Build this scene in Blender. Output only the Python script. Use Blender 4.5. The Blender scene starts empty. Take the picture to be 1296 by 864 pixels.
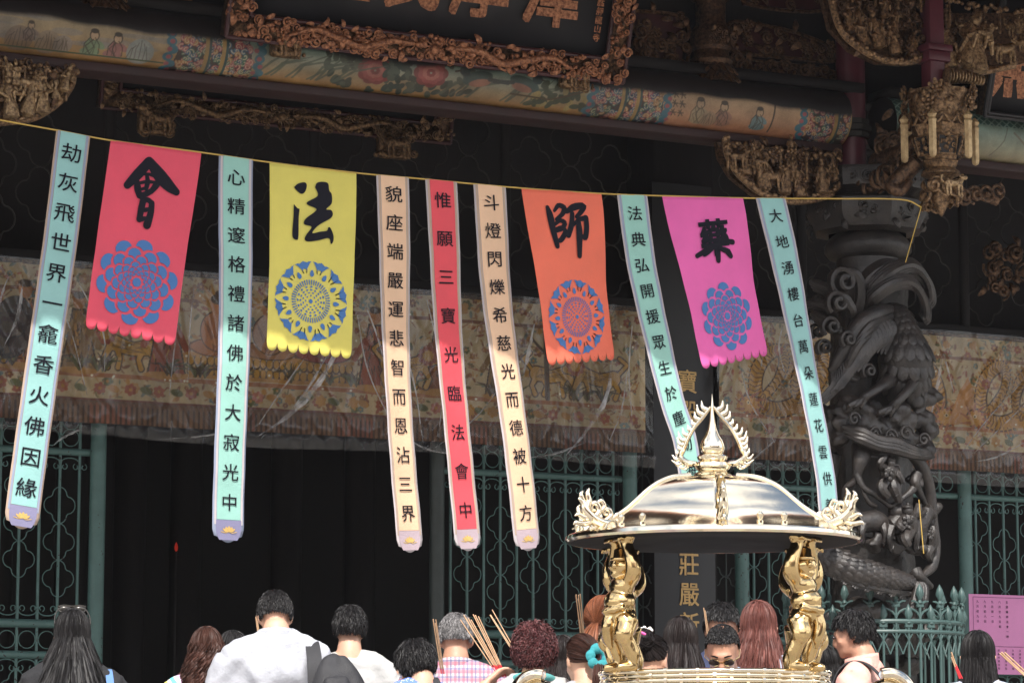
import bpy, math, random
import numpy as np
from mathutils import Vector, Matrix, noise as mnoise
R = math.radians
sc = bpy.context.scene
COL = sc.collection
rng = np.random.default_rng(7)
random.seed(7)

# ------------------------------------------------------------------ camera
CAM = np.array([0.0, 0.0, 1.0]); YAW = R(26.8); PITCH = R(8.2); FPX = 3800.0
cd = bpy.data.cameras.new('camera'); cam = bpy.data.objects.new('camera', cd); COL.objects.link(cam)
cd.sensor_width = 36.0; cd.lens = FPX / 1296 * 36.0; cd.clip_start = 0.1; cd.clip_end = 3000
cam.location = CAM; cam.rotation_euler = (R(90) + PITCH, 0, -YAW)
sc.camera = cam
# ------------------------------------------------------------------ sky, sun, exposure
SUN_EL = R(50); SUN_AZ = R(-24)      # azimuth of the sun seen from the hall front (-Y), minus = towards -X
SUND = np.array([math.sin(SUN_AZ) * math.cos(SUN_EL), -math.cos(SUN_AZ) * math.cos(SUN_EL), math.sin(SUN_EL)])
w = bpy.data.worlds.new('World'); sc.world = w; w.use_nodes = True
nt = w.node_tree; nt.nodes.clear()
wo = nt.nodes.new('ShaderNodeOutputWorld'); bg = nt.nodes.new('ShaderNodeBackground')
sky = nt.nodes.new('ShaderNodeTexSky'); sky.sky_type = 'NISHITA'; sky.sun_disc = False
sky.sun_elevation = SUN_EL; sky.sun_rotation = math.atan2(SUND[0], SUND[1]) ; sky.air_density = 1.2; sky.dust_density = 2.5
tc = nt.nodes.new('ShaderNodeTexCoord'); cn = nt.nodes.new('ShaderNodeTexNoise')
cn.inputs['Scale'].default_value = 2.2; cn.inputs['Detail'].default_value = 7; cn.inputs['Roughness'].default_value = .6
cr = nt.nodes.new('ShaderNodeValToRGB'); cr.color_ramp.elements[0].position = .44; cr.color_ramp.elements[1].position = .62
mx = nt.nodes.new('ShaderNodeMix'); mx.data_type = 'RGBA'
mx.inputs[7].default_value = (11.5, 11.3, 11.2, 1)
L = nt.links.new
L(tc.outputs['Generated'], cn.inputs['Vector']); L(cn.outputs['Fac'], cr.inputs[0]); L(cr.outputs[0], mx.inputs[0])
L(sky.outputs[0], mx.inputs[6]); L(mx.outputs[2], bg.inputs['Color']); L(bg.outputs[0], wo.inputs['Surface'])
bg.inputs['Strength'].default_value = 0.15
sl = bpy.data.lights.new('sun', 'SUN'); sl.energy = 4.1; sl.angle = R(0.6); sl.color = (1.0, .955, .89)
so = bpy.data.objects.new('sun', sl); COL.objects.link(so)
so.rotation_euler = Vector(-SUND).to_track_quat('-Z', 'Y').to_euler(); so.location = (0, -5, 30)
vs = sc.view_settings
vs.view_transform = 'Standard'; vs.look = 'None'; vs.exposure = 0.62; vs.gamma = 1; vs.use_curve_mapping = False
cy = sc.cycles
sc.render.engine = 'CYCLES'
cy.use_denoising = True
try: cy.denoiser = 'OPENIMAGEDENOISE'
except Exception: pass
cy.max_bounces = 8; cy.diffuse_bounces = 5; cy.glossy_bounces = 4; cy.transparent_max_bounces = 16
cy.sample_clamp_indirect = 6; cy.volume_bounces = 1
cy.use_adaptive_sampling = True; cy.adaptive_threshold = 0.015

# ------------------------------------------------------------------ survey: a photo pixel onto a plane parallel to the hall front, or to a depth
_f = np.array([math.sin(YAW) * math.cos(PITCH), math.cos(YAW) * math.cos(PITCH), math.sin(PITCH)])
_r = np.array([math.cos(YAW), -math.sin(YAW), 0.0]); _u = np.cross(_r, _f)
def ray(px, py): return _f + _r * ((px - 648) / FPX) - _u * ((py - 432) / FPX)
def at(px, py, Y):
    d = ray(px, py); return CAM + d * (Y / d[1])
def atd(px, py, D): return CAM + ray(px, py) * D

# ------------------------------------------------------------------ mesh builder
def V3(*a): return np.array(a, float)
def nrm(v):
    v = np.asarray(v, float); n = np.linalg.norm(v, axis=-1, keepdims=True); return v / np.maximum(n, 1e-9)
class MB:
    def __init__(s): s.V = []; s.F = []; s.n = 0; s.C = []
    def add(s, V, F, mi=0, C=None):
        V = np.asarray(V, float).reshape(-1, 3)
        if isinstance(F, np.ndarray): F = [F]
        else:
            by = {}
            for f in F: by.setdefault(len(f), []).append(f)
            F = [np.array(x) for x in by.values()]
        for a in F:
            if len(a): s.F.append((a + s.n, mi))
        s.V.append(V); s.C.append(C); s.n += len(V)
        return s
    def verts(s): return np.concatenate(s.V) if s.V else np.zeros((0, 3))
    def xf(s, fn): s.V = [fn(v) for v in s.V]; return s
    def merge(s, o, fn=None, mi=None):
        off = s.n
        for v, c in zip(o.V, o.C): s.V.append(fn(v) if fn else v.copy()); s.C.append(c)
        for a, m in o.F: s.F.append((a + off, m if mi is None else mi))
        s.n += o.n; return s
    def box(s, c, d, rz=0, mi=0, tilt=None):
        x, y, z = np.asarray(d, float) / 2
        V = np.array([[-x,-y,-z],[x,-y,-z],[x,y,-z],[-x,y,-z],[-x,-y,z],[x,-y,z],[x,y,z],[-x,y,z]])
        if tilt is not None: V = V @ np.array(Matrix.Rotation(tilt, 3, 'X')).T
        if rz: V = V @ np.array(Matrix.Rotation(rz, 3, 'Z')).T
        return s.add(V + np.asarray(c), np.array([[0,3,2,1],[4,5,6,7],[0,1,5,4],[1,2,6,5],[2,3,7,6],[3,0,4,7]]), mi)
    def box2(s, a, b, mi=0):
        a = np.asarray(a, float); b = np.asarray(b, float); return s.box((a + b) / 2, np.abs(b - a), mi=mi)
    def tube(s, P, r, seg=8, mi=0, caps=True, flat=1.0, up=None):
        P = np.asarray(P, float); n = len(P); r = np.broadcast_to(np.asarray(r, float), (n,))
        T = nrm(np.gradient(P, axis=0)) if n > 2 else nrm(np.repeat(P[1:2] - P[0:1], 2, 0))
        u = np.array(up, float) if up is not None else (V3(0, 0, 1) if abs(T[0][2]) < .9 else V3(1, 0, 0))
        a = np.arange(seg) * 2 * math.pi / seg; ca, sa = np.cos(a)[:, None], np.sin(a)[:, None]
        V = []
        for i in range(n):
            u = u - T[i] * (u @ T[i]); u = u / max(np.linalg.norm(u), 1e-9); b = np.cross(T[i], u)
            V.append(P[i] + r[i] * (u * ca * flat + b * sa))
        V = np.concatenate(V); i = np.arange(n - 1)[:, None] * seg; j = np.arange(seg)[None, :]; k = (j + 1) % seg
        F = np.stack([i + j, i + k, i + seg + k, i + seg + j], -1).reshape(-1, 4)
        Fs = [F]
        if caps:
            Vc = np.vstack([V, P[0:1] - T[0] * r[0] * .45, P[-1:] + T[-1] * r[-1] * .45]); m = n * seg; jj = np.arange(seg); kk = (jj + 1) % seg
            Fs += [np.stack([jj * 0 + m, kk, jj], -1), np.stack([jj * 0 + m + 1, m - seg + jj, m - seg + kk], -1)]; V = Vc
        s.V.append(V); s.C.append(None)
        for a_ in Fs: s.F.append((a_ + s.n, mi))
        s.n += len(V); return s
    def ell(s, c, r, M=None, nu=12, nv=8, mi=0):
        r = np.broadcast_to(np.asarray(r, float), (3,))
        t = np.linspace(0, math.pi, nv + 1)[1:-1]; p = np.arange(nu) * 2 * math.pi / nu
        V = [[0, 0, 1]] + [[math.sin(a) * math.cos(b), math.sin(a) * math.sin(b), math.cos(a)] for a in t for b in p] + [[0, 0, -1]]
        V = np.array(V) * r
        if M is not None: V = V @ np.array(M).T
        F3 = []; F4 = []; m = len(V) - 1
        for j in range(nu):
            k = (j + 1) % nu; F3 += [(0, 1 + j, 1 + k), (m, m - nu + k, m - nu + j)]
            for i in range(nv - 2): F4.append((1 + i * nu + j, 1 + (i + 1) * nu + j, 1 + (i + 1) * nu + k, 1 + i * nu + k))
        return s.add(V + np.asarray(c), F3 + F4, mi)
    def lathe(s, prof, c, n=32, mi=0, rfun=None, closed=False):
        prof = np.asarray(prof, float); a = np.arange(n) * 2 * math.pi / n
        V = []
        for i, (r, z) in enumerate(prof):
            rr = np.full(n, r) if rfun is None else rfun(r, a, i / (len(prof) - 1))
            V.append(np.stack([rr * np.cos(a), rr * np.sin(a), np.full(n, z)], -1))
        V = np.concatenate(V) + np.asarray(c); m = len(prof)
        i = np.arange(m - 1)[:, None] * n; j = np.arange(n)[None, :]; k = (j + 1) % n
        F = np.stack([i + j, i + k, i + n + k, i + n + j], -1).reshape(-1, 4)
        s.add(V, F, mi)
        if not closed:
            pass
        return s
    def prism(s, poly, fn, d0, d1, mi=0):
        """polygon (n,2) mapped by fn(u,v,w) between depths d0 and d1 (ngon faces)"""
        n = len(poly); P = np.asarray(poly, float)
        A = np.array([fn(u, v, d0) for u, v in P]); B = np.array([fn(u, v, d1) for u, v in P])
        F = [tuple(range(n)), tuple(range(2 * n - 1, n - 1, -1))] + [(i, i + n, (i + 1) % n + n, (i + 1) % n) for i in range(n)]
        return s.add(np.vstack([A, B]), F, mi)
    def grid(s, fn, nu, nv, mi=0, C=None):
        """fn(U,V)->(..,3), U,V arrays in 0..1"""
        U, Vv = np.meshgrid(np.linspace(0, 1, nu + 1), np.linspace(0, 1, nv + 1))
        P = fn(U.ravel(), Vv.ravel()); W = nu + 1
        i = np.arange(nv)[:, None] * W; j = np.arange(nu)[None, :]
        F = np.stack([i + j, i + j + 1, i + W + j + 1, i + W + j], -1).reshape(-1, 4)
        return s.add(P, F, mi, C)
    def mesh(s, name, org=(0, 0, 0)):
        me = bpy.data.meshes.new(name); V = s.verts() - np.asarray(org)
        me.vertices.add(len(V)); me.vertices.foreach_set('co', V.astype(np.float32).ravel())
        lv = np.concatenate([a.ravel() for a, _ in s.F]).astype(np.int32)
        lt = np.concatenate([np.full(len(a), a.shape[1]) for a, _ in s.F]).astype(np.int32)
        mi = np.concatenate([np.full(len(a), m) for a, m in s.F]).astype(np.int32)
        me.loops.add(len(lv)); me.loops.foreach_set('vertex_index', lv)
        me.polygons.add(len(lt)); me.polygons.foreach_set('loop_start', (np.cumsum(lt) - lt).astype(np.int32)); me.polygons.foreach_set('loop_total', lt)
        me.polygons.foreach_set('material_index', mi)
        if any(c is not None for c in s.C):
            C = np.concatenate([np.ones((len(v), 4)) if c is None else np.asarray(c) for v, c in zip(s.V, s.C)])
            at_ = me.color_attributes.new('Col', 'FLOAT_COLOR', 'POINT'); at_.data.foreach_set('color', C.astype(np.float32).ravel())
        me.update(calc_edges=True); me.validate()
        return me
    def build(s, name, mats, parent=None, local=False, smooth=True, bevel=0, base=None, ang=40):
        if not isinstance(mats, (list, tuple)): mats = [mats]
        if parent is None:
            V = s.verts(); org = np.array([V[:, 0].mean(), V[:, 1].mean(), V[:, 2].min()]) if base is None else np.asarray(base, float)
        else: org = np.zeros(3) if local else WORLD[parent.name]
        me = s.mesh(name, org)
        for m in mats: me.materials.append(m)
        o = bpy.data.objects.new(name, me); COL.objects.link(o)
        if parent is None: o.location = org; WORLD[o.name] = org
        else: o.parent = parent; WORLD[o.name] = org
        if smooth:
            me.polygons.foreach_set('use_smooth', np.ones(len(me.polygons), bool))
            if ang < 180: me.set_sharp_from_angle(angle=R(ang))
        if bevel:
            b = o.modifiers.new('edge', 'BEVEL'); b.width = bevel; b.segments = 2; b.limit_method = 'ANGLE'; b.angle_limit = R(50)
        return o
WORLD = {}
def tag(o, label=None, cat=None, group=None, kind=None):
    if label: o['label'] = label
    if cat: o['category'] = cat
    if group: o['group'] = group
    if kind: o['kind'] = kind
    return o
def thing(name, label, cat, loc=(0, 0, 0), rz=0, group=None):
    o = bpy.data.objects.new(name, None); COL.objects.link(o); o.location = loc; o.rotation_euler = (0, 0, rz)
    o.empty_display_size = .1
    WORLD[o.name] = np.asarray(loc, float); return tag(o, label, cat, group)
def smooth_path(P, n=24):
    P = np.asarray(P, float); m = len(P)
    if m < 3:
        t = np.linspace(0, 1, n)[:, None]; return P[0] * (1 - t) + P[-1] * t
    Q = np.vstack([2 * P[0] - P[1], P, 2 * P[-1] - P[-2]]); out = []
    for t in np.linspace(0, m - 1 - 1e-6, n):
        i = int(t); f = t - i; a, b, c, d = Q[i], Q[i + 1], Q[i + 2], Q[i + 3]
        out.append(.5 * (2 * b + (c - a) * f + (2 * a - 5 * b + 4 * c - d) * f * f + (3 * b - a - 3 * c + d) * f ** 3))
    return np.array(out)
def lerpr(r, n): r = np.asarray(r, float); return np.interp(np.linspace(0, 1, n), np.linspace(0, 1, len(r)), r)

# ------------------------------------------------------------------ materials
def srgb(r, g, b):
    c = np.array([r, g, b], float) / 255; return tuple(np.where(c <= .04045, c / 12.92, ((c + .055) / 1.055) ** 2.4))
def _n(nt, t, **k):
    n = nt.nodes.new(t)
    for a, b in k.items():
        if hasattr(n, a): setattr(n, a, b)
        else: n.inputs[a].default_value = b
    return n
def mat(name, col, rough=.6, metal=0.0, var=.18, scale=6.0, bump=0.0, bscale=60.0, col2=None, attr=False, spec=.5, coat=0.0, aniso=0.0, transl=0.0, stretch=None, detail=5.0, rlo=None, rhi=None, sharp=False):
    m = bpy.data.materials.new(name); m.use_nodes = True; t = m.node_tree; b = t.nodes['Principled BSDF']
    b.inputs['Roughness'].default_value = rough; b.inputs['Metallic'].default_value = metal
    b.inputs['Specular IOR Level'].default_value = spec; b.inputs['Coat Weight'].default_value = coat; b.inputs['Anisotropic'].default_value = aniso
    c = np.array(col[:3]); c2 = np.array(col2[:3]) if col2 is not None else None
    tc = _n(t, 'ShaderNodeTexCoord'); vec = tc.outputs['Object']
    if stretch:
        mp = _n(t, 'ShaderNodeMapping'); mp.inputs['Scale'].default_value = stretch; t.links.new(vec, mp.inputs[0]); vec = mp.outputs[0]
    nz = _n(t, 'ShaderNodeTexNoise', Scale=scale, Detail=detail, Roughness=.6); t.links.new(vec, nz.inputs['Vector'])
    rp = _n(t, 'ShaderNodeMapRange'); rp.inputs[1].default_value = .36 if sharp else .3; rp.inputs[2].default_value = .64 if sharp else .7; t.links.new(nz.outputs['Fac'], rp.inputs[0])
    mx = _n(t, 'ShaderNodeMix', data_type='RGBA')
    if attr:
        a = _n(t, 'ShaderNodeVertexColor', layer_name='Col')
        mx.blend_type = 'MULTIPLY'; mx.inputs[0].default_value = 1.0
        rp.inputs[3].default_value = 1 - var; rp.inputs[4].default_value = 1 + var
        t.links.new(a.outputs[0], mx.inputs[6]); t.links.new(rp.outputs[0], mx.inputs[7])
    else:
        mx.inputs[6].default_value = (*(np.clip(c * (1 - var), 0, 1) if c2 is None else c), 1)
        mx.inputs[7].default_value = (*(np.clip(c * (1 + var), 0, 1) if c2 is None else c2), 1)
        t.links.new(rp.outputs[0], mx.inputs[0])
    t.links.new(mx.outputs[2], b.inputs['Base Color'])
    r2 = _n(t, 'ShaderNodeMapRange'); r2.inputs[3].default_value = max(.02, rough * .8) if rlo is None else rlo; r2.inputs[4].default_value = min(1, rough * 1.2) if rhi is None else rhi
    t.links.new(nz.outputs['Fac'], r2.inputs[0]); t.links.new(r2.outputs[0], b.inputs['Roughness'])
    if bump:
        n2 = _n(t, 'ShaderNodeTexNoise', Scale=bscale, Detail=6.0, Roughness=.6); t.links.new(vec, n2.inputs['Vector'])
        bp = _n(t, 'ShaderNodeBump', Strength=bump, Distance=.01); t.links.new(n2.outputs['Fac'], bp.inputs['Height']); t.links.new(bp.outputs[0], b.inputs['Normal'])
    if transl:
        tr = _n(t, 'ShaderNodeBsdfTranslucent'); ms = _n(t, 'ShaderNodeMixShader'); ms.inputs[0].default_value = transl
        t.links.new(mx.outputs[2], tr.inputs[0]); t.links.new(b.outputs[0], ms.inputs[1]); t.links.new(tr.outputs[0], ms.inputs[2])
        t.links.new(ms.outputs[0], t.nodes['Material Output'].inputs[0])
    return m
M = {}
M['paving'] = mat('paving', (.34, .32, .29), .8, var=.2, scale=3, bump=.3, bscale=30)
M['granite'] = mat('granite', (.3, .28, .26), .75, var=.25, scale=5, bump=.3)
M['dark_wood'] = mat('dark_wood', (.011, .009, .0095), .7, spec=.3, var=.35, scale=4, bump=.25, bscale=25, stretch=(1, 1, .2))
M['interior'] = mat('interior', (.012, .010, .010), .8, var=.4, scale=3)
M['lattice'] = mat('lattice', (.02, .017, .015), .6, var=.3)
M['red_wood'] = mat('red_wood', (.045, .010, .012), .45, var=.3, scale=5, bump=.1)
M['gilt'] = mat('gilt', (.36, .225, .12), .34, metal=.7, scale=55, col2=(.06, .035, .022), bump=.5, bscale=150, rlo=.22, rhi=.5, sharp=True)
M['gilt_bright'] = mat('gilt_bright', (.48, .33, .18), .34, metal=.7, scale=55, col2=(.10, .06, .035), bump=.5, bscale=150, rlo=.22, rhi=.5, sharp=True)
M['gilt_post'] = mat('gilt_post', (.60, .44, .24), .4, metal=.4, scale=30, col2=(.30, .20, .10), bump=.4, bscale=160)
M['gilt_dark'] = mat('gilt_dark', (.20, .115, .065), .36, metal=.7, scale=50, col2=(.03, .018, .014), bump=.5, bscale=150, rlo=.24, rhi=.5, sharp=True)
M['gilt_red'] = mat('gilt_red', (.50, .23, .12), .34, metal=.6, scale=60, col2=(.15, .06, .035), bump=.5, bscale=170, rlo=.22, rhi=.5, sharp=True)
M['black_lacquer'] = mat('black_lacquer', (.012, .012, .015), .5, var=.3, scale=3)
M['stone_dark'] = mat('stone_dark', (.040, .033, .029), .40, scale=11, col2=(.010, .009, .0095), bump=.5, bscale=70)
M['iron'] = mat('iron', (.075, .15, .14), .5, var=.16, scale=9, bump=.12, bscale=40)
def _chips(m):
    t = m.node_tree; b = t.nodes['Principled BSDF']; src = b.inputs['Base Color'].links[0].from_socket
    tc = _n(t, 'ShaderNodeTexCoord'); nz = _n(t, 'ShaderNodeTexNoise', Scale=38.0, Detail=3.0); t.links.new(tc.outputs['Object'], nz.inputs['Vector'])
    nl = _n(t, 'ShaderNodeTexNoise', Scale=2.2, Detail=2.0); t.links.new(tc.outputs['Object'], nl.inputs['Vector'])
    ad = _n(t, 'ShaderNodeMath', operation='MULTIPLY_ADD'); ad.inputs[1].default_value = .35; t.links.new(nl.outputs['Fac'], ad.inputs[0]); t.links.new(nz.outputs['Fac'], ad.inputs[2])
    rp = _n(t, 'ShaderNodeMapRange'); rp.inputs[1].default_value = .86; rp.inputs[2].default_value = .88; t.links.new(ad.outputs[0], rp.inputs[0])
    mx = _n(t, 'ShaderNodeMix', data_type='RGBA'); mx.inputs[7].default_value = (.03, .022, .02, 1); t.links.new(rp.outputs[0], mx.inputs[0]); t.links.new(src, mx.inputs[6]); t.links.new(mx.outputs[2], b.inputs['Base Color'])
_chips(M['iron'])
M['iron_dark'] = mat('iron_dark', (.035, .045, .043), .5, var=.2, scale=9)
M['brass'] = mat('brass', (.83, .73, .56), .09, metal=1, var=.10, scale=4, bump=.04, bscale=14, rlo=.02, rhi=.2)
M['brass_deep'] = mat('brass_deep', (.60, .43, .21), .12, metal=1, var=.2, scale=9, bump=.06, bscale=22, rlo=.04, rhi=.3)
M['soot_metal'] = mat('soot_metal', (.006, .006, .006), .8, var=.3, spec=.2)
M['ash'] = mat('ash', (.5, .48, .45), .95, bump=.6, bscale=80)
M['string'] = mat('string', (.50, .33, .07), .6, var=.1)
M['ink'] = mat('ink', (.007, .007, .013), .7, var=.1, spec=.15)
M['blue_paper'] = mat('blue_paper', (.04, .14, .36), .65, var=.08)
M['skin'] = mat('skin', (.56, .32, .22), .5, var=.1, scale=18, bump=.12, bscale=220)
M['skin_dark'] = mat('skin_dark', (.44, .23, .15), .5, var=.1, scale=18, bump=.12, bscale=220)
M['trousers'] = mat('trousers', (.035, .04, .06), .85, var=.2, bump=.2, bscale=90)
M['eye'] = mat('eye', (.5, .48, .46), .2, var=.02)
M['lens'] = mat('lens', (.03, .02, .02), .12, var=.05)
M['stick'] = mat('stick', (.46, .29, .17), .8, var=.15, scale=30)
M['stick_red'] = mat('stick_red', (.6, .03, .04), .6, var=.1)
M['black_cloth'] = mat('black_cloth', (.02, .02, .023), .7, var=.25, scale=12, bump=.3, bscale=160)
# ------------------------------------------------------------------ lettering
GL = {}
def glyph(ch, bold=0.018):
    if (ch, bold) not in GL:
        c = bpy.data.curves.new('glyph', 'FONT'); c.body = ch; c.offset = bold; c.resolution_u = 3
        o = bpy.data.objects.new('glyph', c); COL.objects.link(o)
        dg = bpy.context.evaluated_depsgraph_get(); dg.update()
        me = bpy.data.meshes.new_from_object(o.evaluated_get(dg))
        V = np.array([v.co[:2] for v in me.vertices]).reshape(-1, 2) - np.array([.5, .38]); F = [tuple(p.vertices) for p in me.polygons]
        bpy.data.objects.remove(o); bpy.data.curves.remove(c); bpy.data.meshes.remove(me)
        GL[(ch, bold)] = (V, F)
    return GL[(ch, bold)]
def letters(mb, ch, size, fn, cx, cy, mi=0, bold=.018, sx=1.0, sy=1.0, off=.003, slant=0):
    """fn(u,v,w): u right, v up in metres"""
    V, F = glyph(ch, 0)
    if not len(V): return
    sh = [(0, 0)] if bold <= 0 else [(-.55 * bold, -.3 * bold), (.55 * bold, -.3 * bold), (0, .55 * bold)] if bold < .03 else [(a * bold * .8, b_ * bold * .8) for a in (-1, 0, 1) for b_ in (-1, 0, 1)]
    for i, (dx, dy) in enumerate(sh):
        P = np.array([fn(cx + ((x + dx) * sx + slant * y) * size, cy + (y + dy) * sy * size, off + .00022 * i) for x, y in V]); mb.add(P, F, mi)
def stroke(mb, pts, fn, k, off=.003, mi=0, n=14):
    """brush stroke: pts (x,y,width) smoothed; k(x,y)->(u,v)"""
    P = smooth_path(np.array(pts, float), n); C = P[:, :2]; wd = P[:, 2] / 2
    T = nrm(np.gradient(C, axis=0)); N = np.stack([-T[:, 1], T[:, 0]], -1)
    a = np.linspace(math.pi / 2, 3 * math.pi / 2, 7)[1:-1]
    ang0 = math.atan2(T[0][1], T[0][0]); ang1 = math.atan2(T[-1][1], T[-1][0])
    cap0 = [C[0] + wd[0] * np.array([math.cos(ang0 + t), math.sin(ang0 + t)]) for t in a]
    cap1 = [C[-1] + wd[-1] * np.array([math.cos(ang1 + t - math.pi), math.sin(ang1 + t - math.pi)]) for t in a]
    poly = list(C + N * wd[:, None]) + [C[-1] + wd[-1] * np.array([math.cos(ang1 + math.pi / 2 - q * math.pi / 6), math.sin(ang1 + math.pi / 2 - q * math.pi / 6)]) for q in range(1, 6)] + list((C - N * wd[:, None])[::-1]) + [C[0] + wd[0] * np.array([math.cos(ang0 - math.pi / 2 - q * math.pi / 6), math.sin(ang0 - math.pi / 2 - q * math.pi / 6)]) for q in range(1, 6)]
    V = np.array([fn(*k(x, y), off) for x, y in poly]); m = len(P); F = []
    q = list(range(len(poly)))
    L1 = q[:m]; e1 = q[m:m + 5]; R1 = q[m + 5:2 * m + 5][::-1]; e0 = q[2 * m + 5:]
    F += [(L1[i], L1[i + 1], R1[i + 1], R1[i]) for i in range(m - 1)]
    F += [tuple([L1[-1]] + e1 + [R1[-1]]), tuple([R1[0]] + e0 + [L1[0]])]
    mb.add(V, F, mi)

# ------------------------------------------------------------------ paint (embroidery and beam painting live in vertex colours of dense sheets)
class Paint:
    def __init__(s, W, H, bg): s.W, s.H = W, H; s.a = np.ones((H, W, 3)) * np.array(bg); s.Y, s.X = np.mgrid[0:H, 0:W].astype(float)
    def _bb(s, x0, y0, x1, y1):
        x0 = int(max(0, math.floor(x0))); y0 = int(max(0, math.floor(y0))); x1 = int(min(s.W, math.ceil(x1) + 1)); y1 = int(min(s.H, math.ceil(y1) + 1))
        return None if x0 >= x1 or y0 >= y1 else (slice(y0, y1), slice(x0, x1))
    def _mix(s, b, m, c, a): m = np.clip(m, 0, 1)[..., None] * a; s.a[b] = s.a[b] * (1 - m) + np.array(c) * m
    def ell(s, cx, cy, rx, ry, c, rot=0, a=1.0):
        r = max(rx, ry) + 1; b = s._bb(cx - r, cy - r, cx + r, cy + r)
        if b is None: return
        x = s.X[b] - cx; y = s.Y[b] - cy; ca, sa = math.cos(rot), math.sin(rot)
        d = np.sqrt(((x * ca + y * sa) / max(rx, .3)) ** 2 + ((-x * sa + y * ca) / max(ry, .3)) ** 2)
        s._mix(b, (1 - d) * min(rx, ry) + .5, c, a)
    def line(s, P, w, c, a=1.0):
        P = np.asarray(P, float); w = np.broadcast_to(np.asarray(w, float), (len(P),)); r = w.max() + 1
        b = s._bb(P[:, 0].min() - r, P[:, 1].min() - r, P[:, 0].max() + r, P[:, 1].max() + r)
        if b is None: return
        x, y = s.X[b], s.Y[b]; D = np.full(x.shape, -9.0)
        for i in range(len(P) - 1):
            d = P[i + 1] - P[i]; L2 = d @ d + 1e-9; t = np.clip(((x - P[i][0]) * d[0] + (y - P[i][1]) * d[1]) / L2, 0, 1)
            D = np.maximum(D, (w[i] * (1 - t) + w[i + 1] * t) / 2 - np.hypot(x - P[i][0] - t * d[0], y - P[i][1] - t * d[1]))
        s._mix(b, D + .5, c, a)
    def poly(s, P, c, a=1.0):
        P = np.asarray(P, float); b = s._bb(*P.min(0), *P.max(0))
        if b is None: return
        x, y = s.X[b], s.Y[b]; m = np.zeros(x.shape, bool); j = len(P) - 1
        for i in range(len(P)):
            yi, yj = P[i][1], P[j][1]
            if yi != yj: m ^= ((yi > y) != (yj > y)) & (x < (P[j][0] - P[i][0]) * (y - yi) / (yj - yi) + P[i][0])
            j = i
        s._mix(b, m.astype(float), c, a)
    def col(s, U, V):
        x = np.clip(U * (s.W - 1), 0, s.W - 1.001); y = np.clip(V * (s.H - 1), 0, s.H - 1.001); i = np.rint(y).astype(int); j = np.rint(x).astype(int)
        c = s.a[i, j]; return np.concatenate([c, np.ones((len(c), 1))], 1)

# ------------------------------------------------------------------ carving
class Fr:
    """local frame: u right, v up, w towards the viewer"""
    def __init__(s, O, U=(1, 0, 0), V=(0, 0, 1), W=(0, -1, 0)): s.O = np.asarray(O, float); s.U, s.V, s.W = [nrm(np.array(x, float)) for x in (U, V, W)]
    def __call__(s, u, v, w=0.0): return s.O + np.multiply.outer(u, s.U) + np.multiply.outer(v, s.V) + np.multiply.outer(w, s.W) if np.ndim(u) else s.O + u * s.U + v * s.V + w * s.W
    def P(s, A): A = np.asarray(A, float); return s.O + A[:, 0:1] * s.U + A[:, 1:2] * s.V + A[:, 2:3] * s.W
    def M(s): return np.stack([s.U, s.V, s.W], 1)
def inpoly(P, x, y):
    c = False; j = len(P) - 1
    for i in range(len(P)):
        if (P[i][1] > y) != (P[j][1] > y) and x < (P[j][0] - P[i][0]) * (y - P[i][1]) / (P[j][1] - P[i][1]) + P[i][0]: c = not c
        j = i
    return c
def c_scroll(mb, fr, x, y, s, w0, rd, mi=0):
    tm = rd.uniform(1.4, 2.1) * 2 * math.pi; th = np.linspace(0, tm, 20); d = rd.choice([-1, 1]); a0 = rd.uniform(0, 6.3)
    rr = s * (1 - .85 * th / tm); A = np.stack([x + rr * np.cos(a0 + d * th), y + rr * np.sin(a0 + d * th), w0 + s * .5 * th / tm], 1)
    mb.tube(fr.P(A), s * np.linspace(.16, .26, 20), 6, mi)
def c_leaf(mb, fr, x, y, s, w0, rd, mi=0, a=None):
    a = rd.uniform(0, 6.3) if a is None else a; t = np.linspace(0, 1, 7); k = rd.uniform(-.6, .6)
    A = np.stack([x + s * 1.6 * t * np.cos(a + k * t), y + s * 1.6 * t * np.sin(a + k * t), w0 + s * .5 * np.sin(t * 3)], 1)
    mb.tube(fr.P(A), s * .42 * np.sin(np.clip(t * 2.6 + .35, 0, 3.1)) + .001, 6, mi, flat=.45, up=fr.W)
def c_flower(mb, fr, x, y, s, w0, rd, mi=0, n=7):
    Mx = fr.M()
    for r_, k, z in ((.75, n, 0), (.42, n - 2, .25)):
        for i in range(k):
            a = i * 6.2832 / k + z * 2; T = Mx @ np.array(Matrix.Rotation(a, 3, 'Z') @ Matrix.Rotation(-.5, 3, 'Y'))
            mb.ell(fr(x + s * r_ * math.cos(a), y + s * r_ * math.sin(a), w0 + s * z), (s * .42, s * .3, s * .16), T, 8, 5, mi)
    mb.ell(fr(x, y, w0 + s * .4), s * .26, Mx, 8, 6, mi)
def c_cloud(mb, fr, x, y, s, w0, rd, mi=0):
    for i in range(4):
        mb.ell(fr(x + rd.uniform(-.8, .8) * s, y + rd.uniform(-.5, .5) * s, w0 + rd.uniform(0, .3) * s), s * rd.uniform(.3, .5), fr.M(), 8, 6, mi)
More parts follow.
